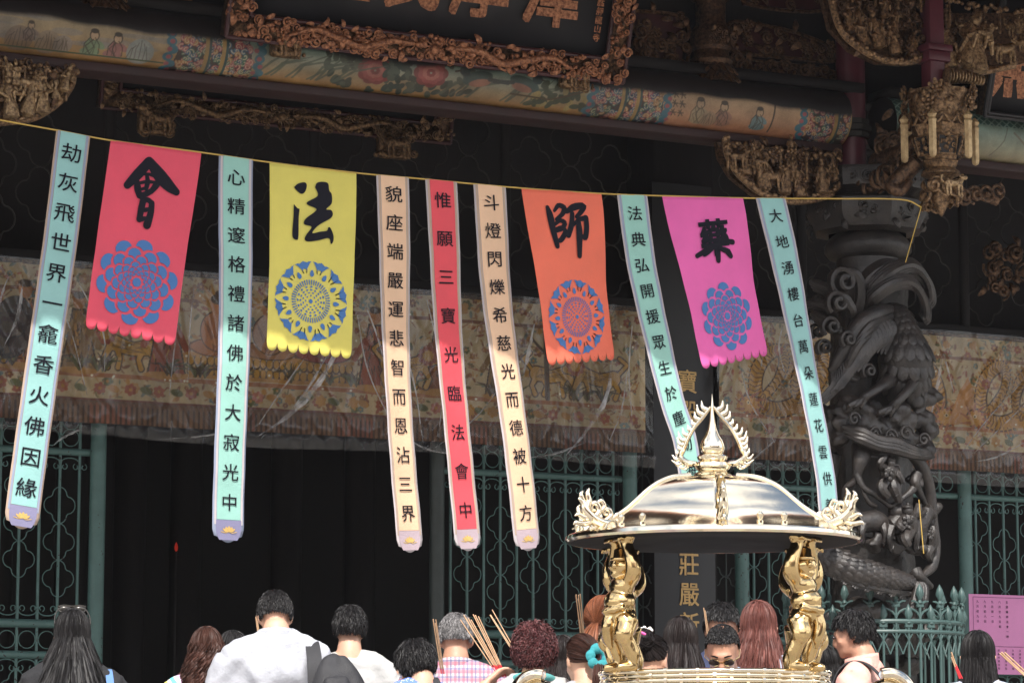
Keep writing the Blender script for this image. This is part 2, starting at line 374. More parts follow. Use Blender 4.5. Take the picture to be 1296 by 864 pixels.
def c_figure(mb, fr, x, y, h, w0, rd, mi=0, lean=0.0):
    """small carved robed figure, feet at (x,y)"""
    Mx = fr.M(); ln = lean + rd.uniform(-.12, .12)
    q = lambda dx, dy, dz=0.0: fr(x + dx * h + ln * dy * h, y + dy * h, w0 + dz * h)
    mb.tube([q(0, 0), q(.01, .2), q(0, .45), q(0, .6), q(0, .75)], h * np.array([.2, .19, .13, .16, .1]), 10, mi)
    for i in range(5): mb.tube([q(-.15 + .075 * i, .0, .12), q(-.06 + .03 * i, .42, .11)], h * .028, 5, mi)
    for s_ in (-1, 1):
        e = rd.uniform(.38, .6); hx = rd.uniform(.02, .26)
        mb.tube([q(s_ * .14, .72), q(s_ * .23, .55, .06), q(s_ * hx, e, .16)], h * np.array([.06, .065, .05]), 7, mi)
        mb.tube([q(s_ * hx, e, .16), q(s_ * (hx + .04), e - .22, .12)], h * np.array([.055, .03]), 6, mi)
    mb.ell(q(0, .86, .02), (h * .085, h * .11, h * .095), Mx, 10, 8, mi)
    mb.ell(q(0, .94, 0), (h * .09, h * .07, h * .09), Mx, 8, 6, mi); mb.ell(q(0, 1.0, 0), h * .045, Mx, 8, 6, mi)
def c_beast(mb, fr, x, y, h, w0, rd, mi=0, d=1):
    """carved lion / horse standing sideways"""
    q = lambda dx, dy, dz=0.0: fr(x + d * dx * h, y + dy * h, w0 + dz * h)
    mb.tube([q(-.45, .5), q(-.3, .58), q(0, .54), q(.28, .6), q(.4, .62)], h * np.array([.13, .2, .17, .2, .14]), 10, mi)
    for lx, k in ((-.34, -.06), (-.22, .02), (.24, -.02), (.36, .05)):
        mb.tube([q(lx, .5, .1), q(lx + k, .25, .12), q(lx + k * .4, .02, .12)], h * np.array([.1, .055, .05]), 7, mi); mb.ell(q(lx + k * .4 + .03, .02, .12), h * .06, None, 7, 5, mi)
    mb.tube([q(.34, .62), q(.48, .8), q(.52, .9)], h * np.array([.16, .13, .12]), 8, mi); mb.ell(q(.62, .86, .04), (h * .15, h * .11, h * .11), None, 9, 7, mi)
    for i in range(9): mb.ell(q(.36 + .1 * math.cos(i), .82 + .14 * math.sin(i * 1.3), .1), h * .06, None, 7, 5, mi)
    mb.tube([q(-.48, .56), q(-.62, .7), q(-.58, .9), q(-.48, .85)], h * np.array([.04, .05, .06, .03]), 6, mi)
def carve(mb, fr, poly, s, seed, n=60, depth=.03, kinds='slfc', mi=0):
    rd = random.Random(seed); P = np.asarray(poly, float); lo, hi = P.min(0), P.max(0); pts = []; tries = 0
    while len(pts) < n and tries < n * 40:
        tries += 1; x, y = rd.uniform(lo[0], hi[0]), rd.uniform(lo[1], hi[1])
        if not inpoly(P, x, y) or any((x - a) ** 2 + (y - b) ** 2 < (s * .8) ** 2 for a, b in pts): continue
        pts.append((x, y)); k = rd.choice(kinds); z = rd.uniform(0, depth); q = s * rd.uniform(.75, 1.15)
        if k == 's': c_scroll(mb, fr, x, y, q * .8, z, rd, mi)
        elif k == 'l': c_leaf(mb, fr, x, y, q, z, rd, mi)
        elif k == 'f': c_flower(mb, fr, x, y, q * .7, z, rd, mi)
        elif k == 'c': c_cloud(mb, fr, x, y, q * .8, z, rd, mi)
    return pts
def scaled_tube(mb, P, r, mi=0, seg=14, face=None, ds=.75, n=60):
    """serpent body: tube with overlapping scales on it"""
    P = smooth_path(P, n); r = lerpr(r, n); mb.tube(P, r, seg, mi)
    T = nrm(np.gradient(P, axis=0)); s = 0; row = 0; L = np.linalg.norm(np.diff(P, axis=0), axis=1)
    face = nrm(np.array(face if face is not None else (0, -1, 0), float))
    for i in range(n - 1):
        s += L[i]
        if s < ds * r[i]: continue
        s = 0; row += 1
        w_ = face - T[i] * (face @ T[i]); w_ = nrm(w_); b = np.cross(T[i], w_)
        for k in range(-3, 4):
            a = (k + .5 * (row % 2)) * .42; nn = w_ * math.cos(a) + b * math.sin(a)
            Mx = np.stack([nrm(T[i] * .93 + nn * .35), np.cross(nn, T[i]), nrm(nn * .93 - T[i] * .35)], 1)
            mb.ell(P[i] + nn * r[i] * .97, (r[i] * .42, r[i] * .24, r[i] * .07), Mx, 8, 4, mi)
def dragon(mb, fr, pts, r, rd, mi=0, scales=False):
    A = np.array([(x, y, .5 * r + .4 * r * math.sin(i * 2.1)) for i, (x, y) in enumerate(pts)]); P = fr.P(A); n = 50
    rr = [r * .5, r, r * 1.1, r, r * .8, r * .3]
    if scales: scaled_tube(mb, P, rr, mi, 10, fr.W, 1.1, n)
    else: mb.tube(smooth_path(P, n), lerpr(rr, n), 8, mi)
    S = smooth_path(A, n); Tn = nrm(np.gradient(S[:, :2], axis=0))
    for i in range(2, n - 2, 2):
        nx = np.array([-Tn[i][1], Tn[i][0]]); nx = nx if nx[1] > 0 else -nx; R_ = lerpr(rr, n)[i]
        a = S[i]; mb.tube(fr.P([[a[0] + nx[0] * R_ * .8, a[1] + nx[1] * R_ * .8, a[2]], [a[0] + nx[0] * R_ * 1.7 + .3 * R_, a[1] + nx[1] * R_ * 1.7, a[2]]]), [R_ * .25, R_ * .04], 5, mi)
    for i in (12, 18, 34, 40):
        a = S[i]; sg = rd.choice([-1, 1]); dx = rd.uniform(-1, 1)
        mb.tube(fr.P([[a[0], a[1], a[2]], [a[0] + dx * 1.5 * r, a[1] - 1.4 * r, a[2] + r * .5], [a[0] + dx * 2.5 * r + r, a[1] - 1.9 * r, a[2] + r * .6]]), [r * .5, r * .35, r * .3], 6, mi)
        for k in (-1, 0, 1): mb.tube(fr.P([[a[0] + dx * 2.5 * r + r, a[1] - 1.9 * r, a[2] + r * .6], [a[0] + dx * 2.5 * r + 1.9 * r, a[1] - 1.9 * r + k * .6 * r, a[2] + r * .6]]), [r * .18, r * .05], 5, mi)
    h = S[0]; t = -Tn[0]
    mb.ell(fr(h[0] + t[0] * r, h[1] + t[1] * r, h[2] + r * .3), (r * 1.1, r * .9, r * .9), fr.M(), 10, 7, mi); mb.ell(fr(h[0] + t[0] * 2 * r, h[1] + t[1] * 2 * r - .2 * r, h[2] + r * .4), (r * .8, r * .55, r * .6), fr.M(), 9, 6, mi)
    for k in range(7):
        a = 6.28 * k / 7; mb.tube(fr.P([[h[0] + .6 * r * math.cos(a), h[1] + .6 * r * math.sin(a), h[2] + r * .3], [h[0] + 2.0 * r * math.cos(a) - t[0] * r, h[1] + 2.0 * r * math.sin(a), h[2] + r * .3]]), [r * .22, r * .04], 5, mi)

# ------------------------------------------------------------------ one continuous skin over overlapping volumes
def remesh(mb, voxel=.01, smooth=4):
    me = mb.mesh('tmp'); o = bpy.data.objects.new('tmp', me); COL.objects.link(o)
    m = o.modifiers.new('r', 'REMESH'); m.mode = 'VOXEL'; m.voxel_size = voxel
    if smooth: s = o.modifiers.new('s', 'SMOOTH'); s.iterations = smooth; s.factor = .5
    dg = bpy.context.evaluated_depsgraph_get(); dg.update()
    r = bpy.data.meshes.new_from_object(o.evaluated_get(dg)); bpy.data.objects.remove(o); bpy.data.meshes.remove(me)
    V = np.empty(len(r.vertices) * 3, np.float32); r.vertices.foreach_get('co', V)
    lt = np.empty(len(r.polygons), np.int32); r.polygons.foreach_get('loop_total', lt); lv = np.empty(len(r.loops), np.int32); r.loops.foreach_get('vertex_index', lv)
    Nn = np.empty(len(r.vertices) * 3, np.float32); r.vertices.foreach_get('normal', Nn)
    out = MB(); V = V.reshape(-1, 3).astype(float)
    st = np.cumsum(lt) - lt; F = []
    for k in (3, 4):
        ix = np.nonzero(lt == k)[0]
        if len(ix): F.append(lv[st[ix][:, None] + np.arange(k)])
    out.V.append(V); out.C.append(None); out.n = len(V); out.F = [(f, 0) for f in F]; out.N = Nn.reshape(-1, 3).astype(float)
    bpy.data.meshes.remove(r)
    return out
def vnoise(P, s, seed=0): return np.array([mnoise.noise(Vector((p[0] * s + seed, p[1] * s, p[2] * s))) for p in P])
# ================================================================== SETTING
def _paving():
    m = bpy.data.materials.new('paving_slabs'); m.use_nodes = True; t = m.node_tree; b = t.nodes['Principled BSDF']; b.inputs['Roughness'].default_value = .8
    tc = _n(t, 'ShaderNodeTexCoord'); br = _n(t, 'ShaderNodeTexBrick', Scale=1.0); br.inputs['Brick Width'].default_value = .9; br.inputs['Row Height'].default_value = .45
    br.inputs['Mortar Size'].default_value = .008; br.inputs['Color1'].default_value = (.40, .37, .33, 1); br.inputs['Color2'].default_value = (.30, .28, .26, 1); br.inputs['Mortar'].default_value = (.12, .11, .1, 1)
    nz = _n(t, 'ShaderNodeTexNoise', Scale=2.0, Detail=8.0); mx = _n(t, 'ShaderNodeMix', data_type='RGBA'); mx.blend_type = 'MULTIPLY'; mx.inputs[0].default_value = .5
    t.links.new(tc.outputs['Object'], br.inputs['Vector']); t.links.new(tc.outputs['Object'], nz.inputs['Vector'])
    t.links.new(br.outputs['Color'], mx.inputs[6]); t.links.new(nz.outputs['Color'], mx.inputs[7]); t.links.new(mx.outputs[2], b.inputs['Base Color']); return m
M['slabs'] = _paving()
g = MB(); g.add([[-500, -500, 0], [500, -500, 0], [500, 500, 0], [-500, 500, 0]], [(0, 1, 2, 3)])
tag(g.build('ground', M['slabs'], base=(0, 0, 0)), kind='structure')

tag(MB().box2((-12, 9.97, -.05), (28, 13.28, .12)).build('terrace', M['slabs'], smooth=False, bevel=.015), kind='structure')
YC, YW, YP = 14.9, 17.2, 14.15          # front column row, door screens, hanging posts
XC, XL = 9.92, 4.12                      # column lines right and left of the middle bay
FLOOR = 0.6
hall = thing('temple_hall', 'dark carved timber temple hall with deep porch behind the hanging banners', 'temple hall', (7.2, YW, FLOOR))
def hp(mb, name, m, label=None, **k):
    o = mb.build(name, m, hall, **k)
    if label: o['label'] = label
    return o
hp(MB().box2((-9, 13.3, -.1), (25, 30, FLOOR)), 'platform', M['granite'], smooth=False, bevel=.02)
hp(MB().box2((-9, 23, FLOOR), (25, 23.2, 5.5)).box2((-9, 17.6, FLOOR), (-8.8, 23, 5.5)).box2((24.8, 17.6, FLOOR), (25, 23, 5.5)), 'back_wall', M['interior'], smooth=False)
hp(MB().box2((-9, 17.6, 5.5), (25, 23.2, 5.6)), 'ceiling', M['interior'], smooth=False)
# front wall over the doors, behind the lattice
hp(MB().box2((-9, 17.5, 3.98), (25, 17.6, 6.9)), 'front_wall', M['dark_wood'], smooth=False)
# main roof: corrugated tile slopes with a scalloped edge, boarded underside, rafters
EY, EZ = 12.45, 5.4
def roof_fn(z0, amp):
    def f(U, Vv):
        x = -10 + 36 * U; y = EY + (22 - EY) * Vv; c = (x / .24) * 2 * math.pi
        return np.stack([x, y, EZ + z0 + (y - EY) * .42 + .6 * Vv ** 2 + amp * np.cos(c)], -1)
    return f
rf = MB(); rf.grid(roof_fn(.2, .035), 900, 24); rf.grid(lambda U, Vv: roof_fn(0, 0)(U, Vv), 40, 24)
def edge(U, Vv):
    x = -10 + 36 * U; c = np.cos((x / .24) * 2 * math.pi); return np.stack([x, EY + 0 * U, EZ + .2 + .035 * c - Vv * (.19 + .05 * (1 - np.abs(c)))], -1)
rf.grid(edge, 1500, 2)
hp(rf, 'roof', mat('roof_tile', (.30, .11, .05), .5, var=.3, scale=8), ang=60)
rt = MB()
for i in range(120): rt.box2((-9.8 + .3 * i, EY + .1, EZ - .1), (-9.72 + .3 * i, EY + .2, EZ + .0))
for i in range(120):
    x = -9.8 + .3 * i; rt.add(np.array([[x, EY + .15, EZ - .1], [x + .09, EY + .15, EZ - .1], [x + .09, 17.4, EZ + 1.95], [x, 17.4, EZ + 1.95], [x, EY + .15, EZ - .01], [x + .09, EY + .15, EZ - .01], [x + .09, 17.4, EZ + 2.04], [x, 17.4, EZ + 2.04]]), np.array([[0, 3, 2, 1], [0, 1, 5, 4], [1, 2, 6, 5], [3, 0, 4, 7]]))
tag(hp(rt, 'rafter', M['red_wood'], smooth=False), kind='stuff')
# wall pillars in the screen row
for x in (XL + .03, XC + .03, 15.4, -1.0):
    hp(MB().box2((x - .235, 17.13, FLOOR), (x + .235, 17.6, 5.6)), 'wall_pillar', M['dark_wood'], smooth=False, bevel=.03)
# transom: rails, mullions and quatrefoil lattice
tr = MB()
for x0, x1 in ((-.7, XL - .2), (XL + .27, XC - .2), (XC + .27, 15.16)):
    for z in (4.06, 5.28): tr.box2((x0, 17.1, z - .045), (x1, 17.22, z + .045))
hp(tr, 'transom_rail', M['dark_wood'], smooth=False, bevel=.008)
for x in (5.9, 7.25, 8.6, 10.86, 12.2, 13.6):
    hp(MB().tube([(x, 17.12, 4.1), (x, 17.12, 5.25)], .035, 10), 'mullion', M['dark_wood'])
def quatre(n=36, c=.052, rho=.045, sv=1.12):
    th = np.linspace(0, 2 * math.pi, n + 1); r = np.zeros_like(th)
    for k in range(4):
        d = th - k * math.pi / 2; s_ = rho ** 2 - (c * np.sin(d)) ** 2; r = np.maximum(r, np.where((s_ > 0) & (np.cos(d) > 0), c * np.cos(d) + np.sqrt(np.maximum(s_, 0)), 0))
    return np.stack([r * np.cos(th), r * np.sin(th) * sv], 1)
QF = quatre()
def lattice(x0, x1, z0, z1, Y, k=1.0, r=.0045, stag=True):
    mb = MB(); dx = .194 * k; dz = .217 * k; i = 0; x = x0 + dx / 2
    while x < x1 - dx * .3:
        z = z0 + (dz / 2 if not (stag and i % 2) else dz)
        while z < z1 - dz * .3:
            mb.tube(np.stack([x + QF[:, 0] * k, np.full(len(QF), Y), z + QF[:, 1] * k], 1), r, 5, caps=False); z += dz
        x += dx; i += 1
    return mb
for x0, x1 in ((XL + .3, 5.86), (5.94, 7.21), (7.29, 8.56), (8.64, XC - .22), (XC + .3, 10.82), (10.9, 12.16), (12.24, 13.56), (13.64, 15.1)):
    hp(lattice(x0, x1, 4.12, 5.24, 17.14, 1.55, .0055), 'lattice_panel', M['lattice'])
# beams
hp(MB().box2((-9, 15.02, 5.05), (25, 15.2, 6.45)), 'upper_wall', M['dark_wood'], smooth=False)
hp(MB().box2((-1, 17.0, 5.28), (25, 17.12, 5.75)), 'inner_beam', M['dark_wood'], smooth=False, bevel=.02)
hp(MB().tube([(XL - .3, 17.02, 5.34), (XC + .1, 17.02, 5.34)], .05, 12).tube([(XC + .1, 17.02, 5.34), (15.3, 17.02, 5.34)], .05, 12), 'inner_moulding', M['red_wood'])

# ------------------------------------------------------------------ painted round beams
BZ, BR = 4.885, .17
def beam_paint(W, H, left):
    """row 0 = underside, last row = top; H rows over half a turn"""
    p = Paint(W, H, srgb(186, 176, 156)); rd = random.Random(3); px = lambda q: (at(q, 110, YC - .1)[0] - (XL + .1)) / (XC - .12 - XL - .2) * W
    teal = np.array(srgb(158, 190, 176)); ochre = np.array(srgb(196, 150, 92)); cream = np.array(srgb(206, 188, 150)); salmon = np.array(srgb(214, 148, 110))
    v = np.linspace(0, 1, H)[:, None, None]
    def bgd(x0, x1, lo, hi):
        x0, x1 = int(max(0, x0)), int(min(W, x1)); k = np.clip((v - .18) / .34, 0, 1); p.a[:, x0:x1] = lo * (1 - k) + hi * k
    INK = srgb(70, 62, 52)
    def person_(x, y, s, c):
        p.ell(x, y + 9 * s, 8 * s, 12 * s, c); p.ell(x + rd.uniform(-4, 4) * s, y + 2 * s, 12 * s, 6 * s, c); p.ell(x + 2 * s, y + 23 * s, 6 * s, 6.6 * s, INK); p.ell(x + 2 * s, y + 22.4 * s, 4.6 * s, 5.2 * s, srgb(222, 188, 150)); p.ell(x + 2 * s, y + 28 * s, 5 * s, 3 * s, INK); p.ell(x + 9 * s, y + 12 * s, 8 * s, 4 * s, c, -.6)
        for k in range(5): p.line([(x + rd.uniform(-8, 8) * s, y - 3 * s), (x + rd.uniform(-8, 8) * s, y + 9 * s), (x + rd.uniform(-5, 5) * s, y + 18 * s)], 1.2, INK, .75)
        p.line([(x - 8 * s, y), (x - 9 * s, y + 12 * s), (x - 3 * s, y + 20 * s)], 1.3, INK); p.line([(x + 10 * s, y), (x + 9 * s, y + 12 * s), (x + 3 * s, y + 20 * s)], 1.3, INK)
    def rock(x, y, s, c):
        p.ell(x, y + 10 * s, 16 * s, 16 * s, c, a=.8)
        for k in range(6): p.line([(x + (k - 3) * 5 * s, y), (x + (k - 3) * 4.2 * s + rd.uniform(-3, 3), y + 14 * s), (x + (k - 3) * 3 * s, y + (24 - abs(k - 3) * 3) * s)], 1.3, INK, .7)
    def collar(x0, x1):
        xm = (x0 + x1) / 2; p.poly([(x0, H * .1), (x0 + .12 * (x1 - x0), H * .62), (x1 - .12 * (x1 - x0), H * .62), (x1, H * .1)], srgb(70, 60, 62))
        cols = [srgb(180, 70, 90), srgb(60, 120, 150), srgb(70, 130, 110), srgb(206, 150, 90), srgb(200, 110, 120), srgb(40, 84, 130)]
        for k in range(260):
            x = rd.uniform(x0, x1); y = rd.uniform(.1, .62) * H; d = .18 * (x1 - x0) * (y / H)
            if x < x0 + d or x > x1 - d: continue
            r_ = rd.uniform(3, 6); c = rd.choice(cols); a0 = rd.uniform(0, 6.3); t = np.linspace(0, 4.5, 9); q = np.stack([x + r_ * (1 - t / 6) * np.cos(a0 + t), y + r_ * (1 - t / 6) * np.sin(a0 + t)], 1)
            p.line(q, 4.2, c); p.line(q, 1.3, srgb(226, 206, 170))
        for xx in (xm - .1 * (x1 - x0), xm + .1 * (x1 - x0)): p.line([(xx, 0), (xx, H * .62)], 6, srgb(196, 160, 96)); p.line([(xx + 5, 0), (xx + 5, H * .62)], 4, srgb(50, 90, 90))
        for e, sgn in ((x0, -1), (x1, 1)):
            for k in range(6):
                y = H * (.12 + .08 * k); p.ell(e + sgn * rd.uniform(-2, 8), y, 8, 7, srgb(60, 130, 150)); p.ell(e + sgn * rd.uniform(-2, 8), y, 4, 3.5, srgb(190, 100, 110))
    if left:
        b0, b1, b2, b3, b4, b5 = 0, px(212), px(318), px(742), px(836), px(1008)
        bgd(0, b1 + 20, ochre, cream); bgd(b1 + 20, b3 + 10, ochre, teal); bgd(b3 + 10, W, salmon, np.array(srgb(220, 190, 150)))
        for k in range(24):
            x = rd.uniform(0, b1); y = H * rd.uniform(.3, .6); p.ell(x, y, rd.uniform(14, 40), rd.uniform(3, 7), srgb(150, 156, 160), a=.45)
        rock(px(18), H * .2, 1.3, srgb(150, 128, 110)); rock(px(55), H * .2, 1.2, srgb(168, 150, 130)); rock(px(74), H * .22, .9, srgb(170, 160, 150))
        person_(px(110), H * .22, 1.25, srgb(140, 166, 130)); person_(px(140), H * .22, 1.2, srgb(176, 124, 120)); rock(px(172), H * .2, 1.3, srgb(160, 176, 176)); person_(px(30), H * .3, .9, srgb(150, 130, 120))
        p.line([(0, H * .2), (b1, H * .2)], 3, srgb(80, 100, 70))
        for x, y, n_ in ((430, .38, 9), (500, .42, 8)):
            cx = px(x + 37); cy = H * y
            for k in range(60): a = rd.uniform(0, 6.3); d = rd.uniform(20, 62); p.ell(cx + d * math.cos(a) * 1.5, cy + d * math.sin(a) * .62, 8, 5, srgb(54, 74, 66) if k % 3 else srgb(84, 100, 84), rd.uniform(0, 3))
            for rr_, c in ((26, srgb(150, 62, 66)), (20, srgb(186, 92, 90)), (13, srgb(206, 124, 112)), (7, srgb(160, 66, 66))):
                for k in range(n_): a = 6.28 * k / n_ + rr_; p.ell(cx + rr_ * .7 * math.cos(a), cy + rr_ * .55 * math.sin(a), rr_ * .42, rr_ * .36, c)
        for x in (330, 355, 385, 410, 560, 590, 640, 665):
            for k in range(3): q = px(x) + rd.uniform(-20, 20); p.line([(q, H * .2), (q + rd.uniform(10, 30), H * .35), (q + rd.uniform(40, 90), H * rd.uniform(.4, .5))], np.array([3.5, 4, 1]), srgb(92, 108, 90), .85)
        for x, d in ((596, 1), (655, -1)):
            cx = px(x); cy = H * .42; p.ell(cx, cy, 26, 11, srgb(64, 100, 96), .25 * d); p.ell(cx + d * 4, cy - 7, 18, 6, srgb(190, 126, 100), .2 * d); p.ell(cx - d * 22, cy + 9, 9, 8, srgb(50, 80, 84)); p.line([(cx + d * 20, cy), (cx + d * 52, cy - 2)], 6, srgb(44, 62, 62)); p.line([(cx - d * 30, cy + 9), (cx - d * 38, cy + 7)], 3, INK)
        for k in range(40): x = px(rd.uniform(665, 735)); p.ell(x, H * rd.uniform(.2, .45), 9, 5, srgb(70, 86, 66) if k % 4 else srgb(190, 170, 110), rd.uniform(0, 3))
        p.line([(px(640), H * .3), (px(690), H * .28), (px(728), H * .4)], 3, srgb(90, 74, 54))
        collar(b1, b2); collar(b3, b4); collar(b5, W + 60)
        person_(px(875), H * .22, 1.35, srgb(196, 176, 140)); person_(px(905), H * .22, 1.3, srgb(190, 140, 120)); person_(px(950), H * .22, 1.2, srgb(128, 160, 164)); rock(px(890), H * .2, .9, srgb(190, 160, 130)); p.line([(px(968), H * .18), (px(970), H * .5)], 3, INK)
        for k in range(3):
            for j in range(2): x = px(845 + 9 * j); y = H * (.5 - .1 * k); p.line([(x - 5, y), (x + 5, y)], 2, INK); p.line([(x, y + 5), (x - 2, y - 6)], 2, INK); p.line([(x - 4, y + 4), (x + 5, y - 5)], 1.6, INK)
        # near-black colour blended over the upper half, ragged edge
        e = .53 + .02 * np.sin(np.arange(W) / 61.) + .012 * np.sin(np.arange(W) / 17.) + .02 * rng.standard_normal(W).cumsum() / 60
    else:
        bgd(0, W, np.array(srgb(186, 174, 138)), teal)
        for k in range(26): x = rd.uniform(0, W); p.line([(x, H * .2), (x + 20, H * .4), (x + rd.uniform(20, 50), H * .55)], 2, srgb(92, 84, 66), .7)
        for k in range(9): c_x = rd.uniform(0, W); p.line([(c_x, H * .5), (c_x + 40, H * .3), (c_x + 90, H * .4)], 4, srgb(120, 90, 60), .6)
        p.poly([(0, H * .56), (W, H * .56), (W, H), (0, H)], srgb(46, 110, 104))
        for k in range(-40, int(W / 16) + 40):
            p.line([(k * 16, H * .56), (k * 16 + 60, H * .9)], 2.4, srgb(170, 200, 190)); p.line([(k * 16 + 60, H * .56), (k * 16, H * .9)], 2.4, srgb(170, 200, 190))
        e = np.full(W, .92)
    gm = .75 * np.clip(np.array([[0.0]]) + np.interp(np.arange(W), np.linspace(0, W, 60), rng.uniform(0, 1, 60))[None, :] * .35 + np.interp(np.arange(H), np.linspace(0, H, 9), rng.uniform(0, 1, 9))[:, None] * .25 + .08 * rng.standard_normal((H, W)), 0, .75)[..., None]; p.a = (p.a * (1 - gm) + np.array([.16, .115, .075]) * gm) * .56
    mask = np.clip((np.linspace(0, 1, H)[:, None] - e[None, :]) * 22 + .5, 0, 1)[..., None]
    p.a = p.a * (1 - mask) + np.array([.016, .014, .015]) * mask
    p.a[:int(H * .1)] = np.array(srgb(58, 28, 28))
    return p
def painted_beam(x0, x1, left):
    W, H = 1500, 150; P = beam_paint(W, H, left); mb = MB()
    def f(U, Vv):
        a = -math.pi / 2 + math.pi * Vv * 1.0; return np.stack([x0 + (x1 - x0) * U, YC - .02 - BR * np.cos(a), BZ + BR * np.sin(a)], -1)
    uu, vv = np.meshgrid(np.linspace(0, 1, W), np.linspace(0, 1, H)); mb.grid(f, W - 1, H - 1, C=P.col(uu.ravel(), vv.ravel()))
    mb.grid(lambda U, Vv: np.stack([x0 + (x1 - x0) * U, YC - .02 + BR * np.sin(math.pi * Vv), BZ + BR * np.cos(math.pi * Vv)], -1), 10, 16, C=np.tile([.02, .017, .017, 1], (11 * 17, 1)))
    for x_ in (x0, x1): mb.lathe([(.001, 0), (BR, 0)], (0, 0, 0), 32) if False else mb.add(np.array([[x_, YC - .02 + BR * math.cos(a), BZ + BR * math.sin(a)] for a in np.linspace(0, 6.2832, 33)[:-1]]), [tuple(range(32))], C=np.tile([.02, .017, .017, 1], (32, 1)))
    return mb
M['beam_paint'] = mat('beam_paint', (1, 1, 1), .45, var=.3, scale=9, attr=True, bump=.06, bscale=60)
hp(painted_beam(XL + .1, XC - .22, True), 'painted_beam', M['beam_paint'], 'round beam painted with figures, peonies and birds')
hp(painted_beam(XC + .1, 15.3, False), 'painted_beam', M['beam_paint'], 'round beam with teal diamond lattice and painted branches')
bd = MB()
for x0, x1 in ((XL + .1, XC - .23), (XC + .12, 15.3)): bd.box2((x0, YC - .1, BZ - BR - .045), (x1, YC + .1, BZ - BR + .004))
hp(bd, 'beam_board', mat('dark_red_board', (.028, .009, .009), .6, var=.3), smooth=False, bevel=.006)
hp(MB().box2((XL + .05, YC - .12, BZ + BR - .005), (XC - .08, YC + .14, BZ + BR + .05)).box2((XC + .1, YC - .12, BZ + BR - .005), (15.3, YC + .14, BZ + BR + .05)), 'beam_cap', M['dark_wood'], smooth=False)

# ------------------------------------------------------------------ red upper columns and hanging post
M['red_lacquer'] = mat('red_lacquer', (.085, .015, .027), .4, var=.25, scale=6, bump=.05)
for x in (XL, at(1077, 150, YC)[0], 15.4):
    cu = MB().tube([(x, YC, 4.5), (x, YC, 6.3)], .088, 20)
    o = hp(cu, 'upper_column', M['red_lacquer'])
    bnd = MB()
    for z, r_ in ((4.80, .112), (4.84, .125), (4.88, .112)): bnd.lathe([(.085, z - .02), (r_, z - .016), (r_, z + .016), (.085, z + .02)], (x, YC, 0), 8)
    bnd.build('band', M['lattice'], o)
for x in (XL - .12, 15.4): hp(MB().lathe([(.001, FLOOR), (.34, FLOOR), (.34, FLOOR + .2), (.25, FLOOR + .3), (.23, 2.5), (.22, 4.2), (.3, 4.35), (.3, 4.5), (.001, 4.5)], (x, YC, 0), 40), 'stone_pillar', M['stone_dark'])
xp, _, _ = at(1181, 100, YP)
for x in (xp,):
    hp(MB().box2((x - .05, YP - .05, 4.78), (x + .05, YP + .05, 6.0)).box2((x - .075, YP - .075, 5.1), (x + .075, YP + .075, 5.16)).box2((x - .085, YP - .085, 5.16), (x + .085, YP + .085, 5.2)), 'hanging_post', M['red_lacquer'], smooth=False, bevel=.006)

# ------------------------------------------------------------------ carvings
def pxz(px, py, Y): p = at(px, py, Y); return (p[0], p[2])
def corbel(name, pts, Y, seed, figs, mats, label, n=60, s=.042, canopy=True, arc=None):
    """open-work carved bracket: back plate, rim, clouds and scrolls, little figures"""
    root = None; P = [pxz(x, y, Y) for x, y in pts]; fr = Fr((0, Y, 0)); rd = random.Random(seed)
    mb = MB(); mb.prism(P, lambda u, v, w_: fr(u, v, w_), -.1, -.06)
    o = hp(mb, name, M['gilt_dark'], label)
    rim = MB(); q = smooth_path([(P[i][0], P[i][1], .03) for i in (arc or range(1, len(P)))], 40); rim.tube(fr.P(q), .022, 8)
    for i in range(0, 40, 1): rim.ell(fr(q[i][0] + rd.uniform(-.01, .01), q[i][1] + rd.uniform(-.006, .02), .035 + rd.uniform(0, .02)), (.018, .014, .014), None, 7, 5)
    rim.build('rim', M['gilt'], o)
    cv = MB(); carve(cv, fr, P, s, seed, n, .05, 'slcls'); cv.build('scrollwork', M['gilt_dark'], o)
    if canopy:
        cn_ = MB(); x0, x1 = min(p[0] for p in P), max(p[0] for p in P); z = max(p[1] for p in P)
        for i in range(14):
            t = i / 13; c_cloud(cn_, fr, x0 + (x1 - x0) * t, z - .03 - .03 * rd.random(), .032, .05, rd)
            if i % 3 == 0: cn_.tube(fr.P([[x0 + (x1 - x0) * t, z - .04, .06], [x0 + (x1 - x0) * t, z - .2, .06]]), .008, 6)
        cn_.build('canopy', M['gilt'], o)
    for _q in range(10):
        fx = rd.uniform(min(p[0] for p in pts) + 8, max(p[0] for p in pts) - 8); fy = rd.uniform(min(p[1] for p in pts) + 20, max(p[1] for p in pts) - 8)
        if inpoly(pts, fx, fy): figs = figs + [(fx, fy, rd.uniform(.09, .15), rd.choice('ffb'))]
    for fx, fy, h, k in figs:
        u, v = pxz(fx, fy, Y); f = MB(); (c_beast if k == 'b' else c_figure)(f, fr, u, v, h * rd.uniform(.88, 1.08), rd.uniform(.02, .09), rd, **({} if k == 'b' else {'lean': rd.uniform(-.3, .3)})); f.build('figure', mats, o)
    return o
corbel('carved_corbel', [(-26, 72), (88, 88), (88, 108), (70, 132), (40, 150), (0, 156), (-26, 158)], 14.78, 11, [(28, 148, .25, 'f'), (48, 146, .24, 'f'), (8, 152, .22, 'f'), (66, 128, .16, 'f')], M['gilt_bright'], 'gilded openwork corbel with robed figures and leafy edge', arc=[1, 2, 3, 4, 5, 6])
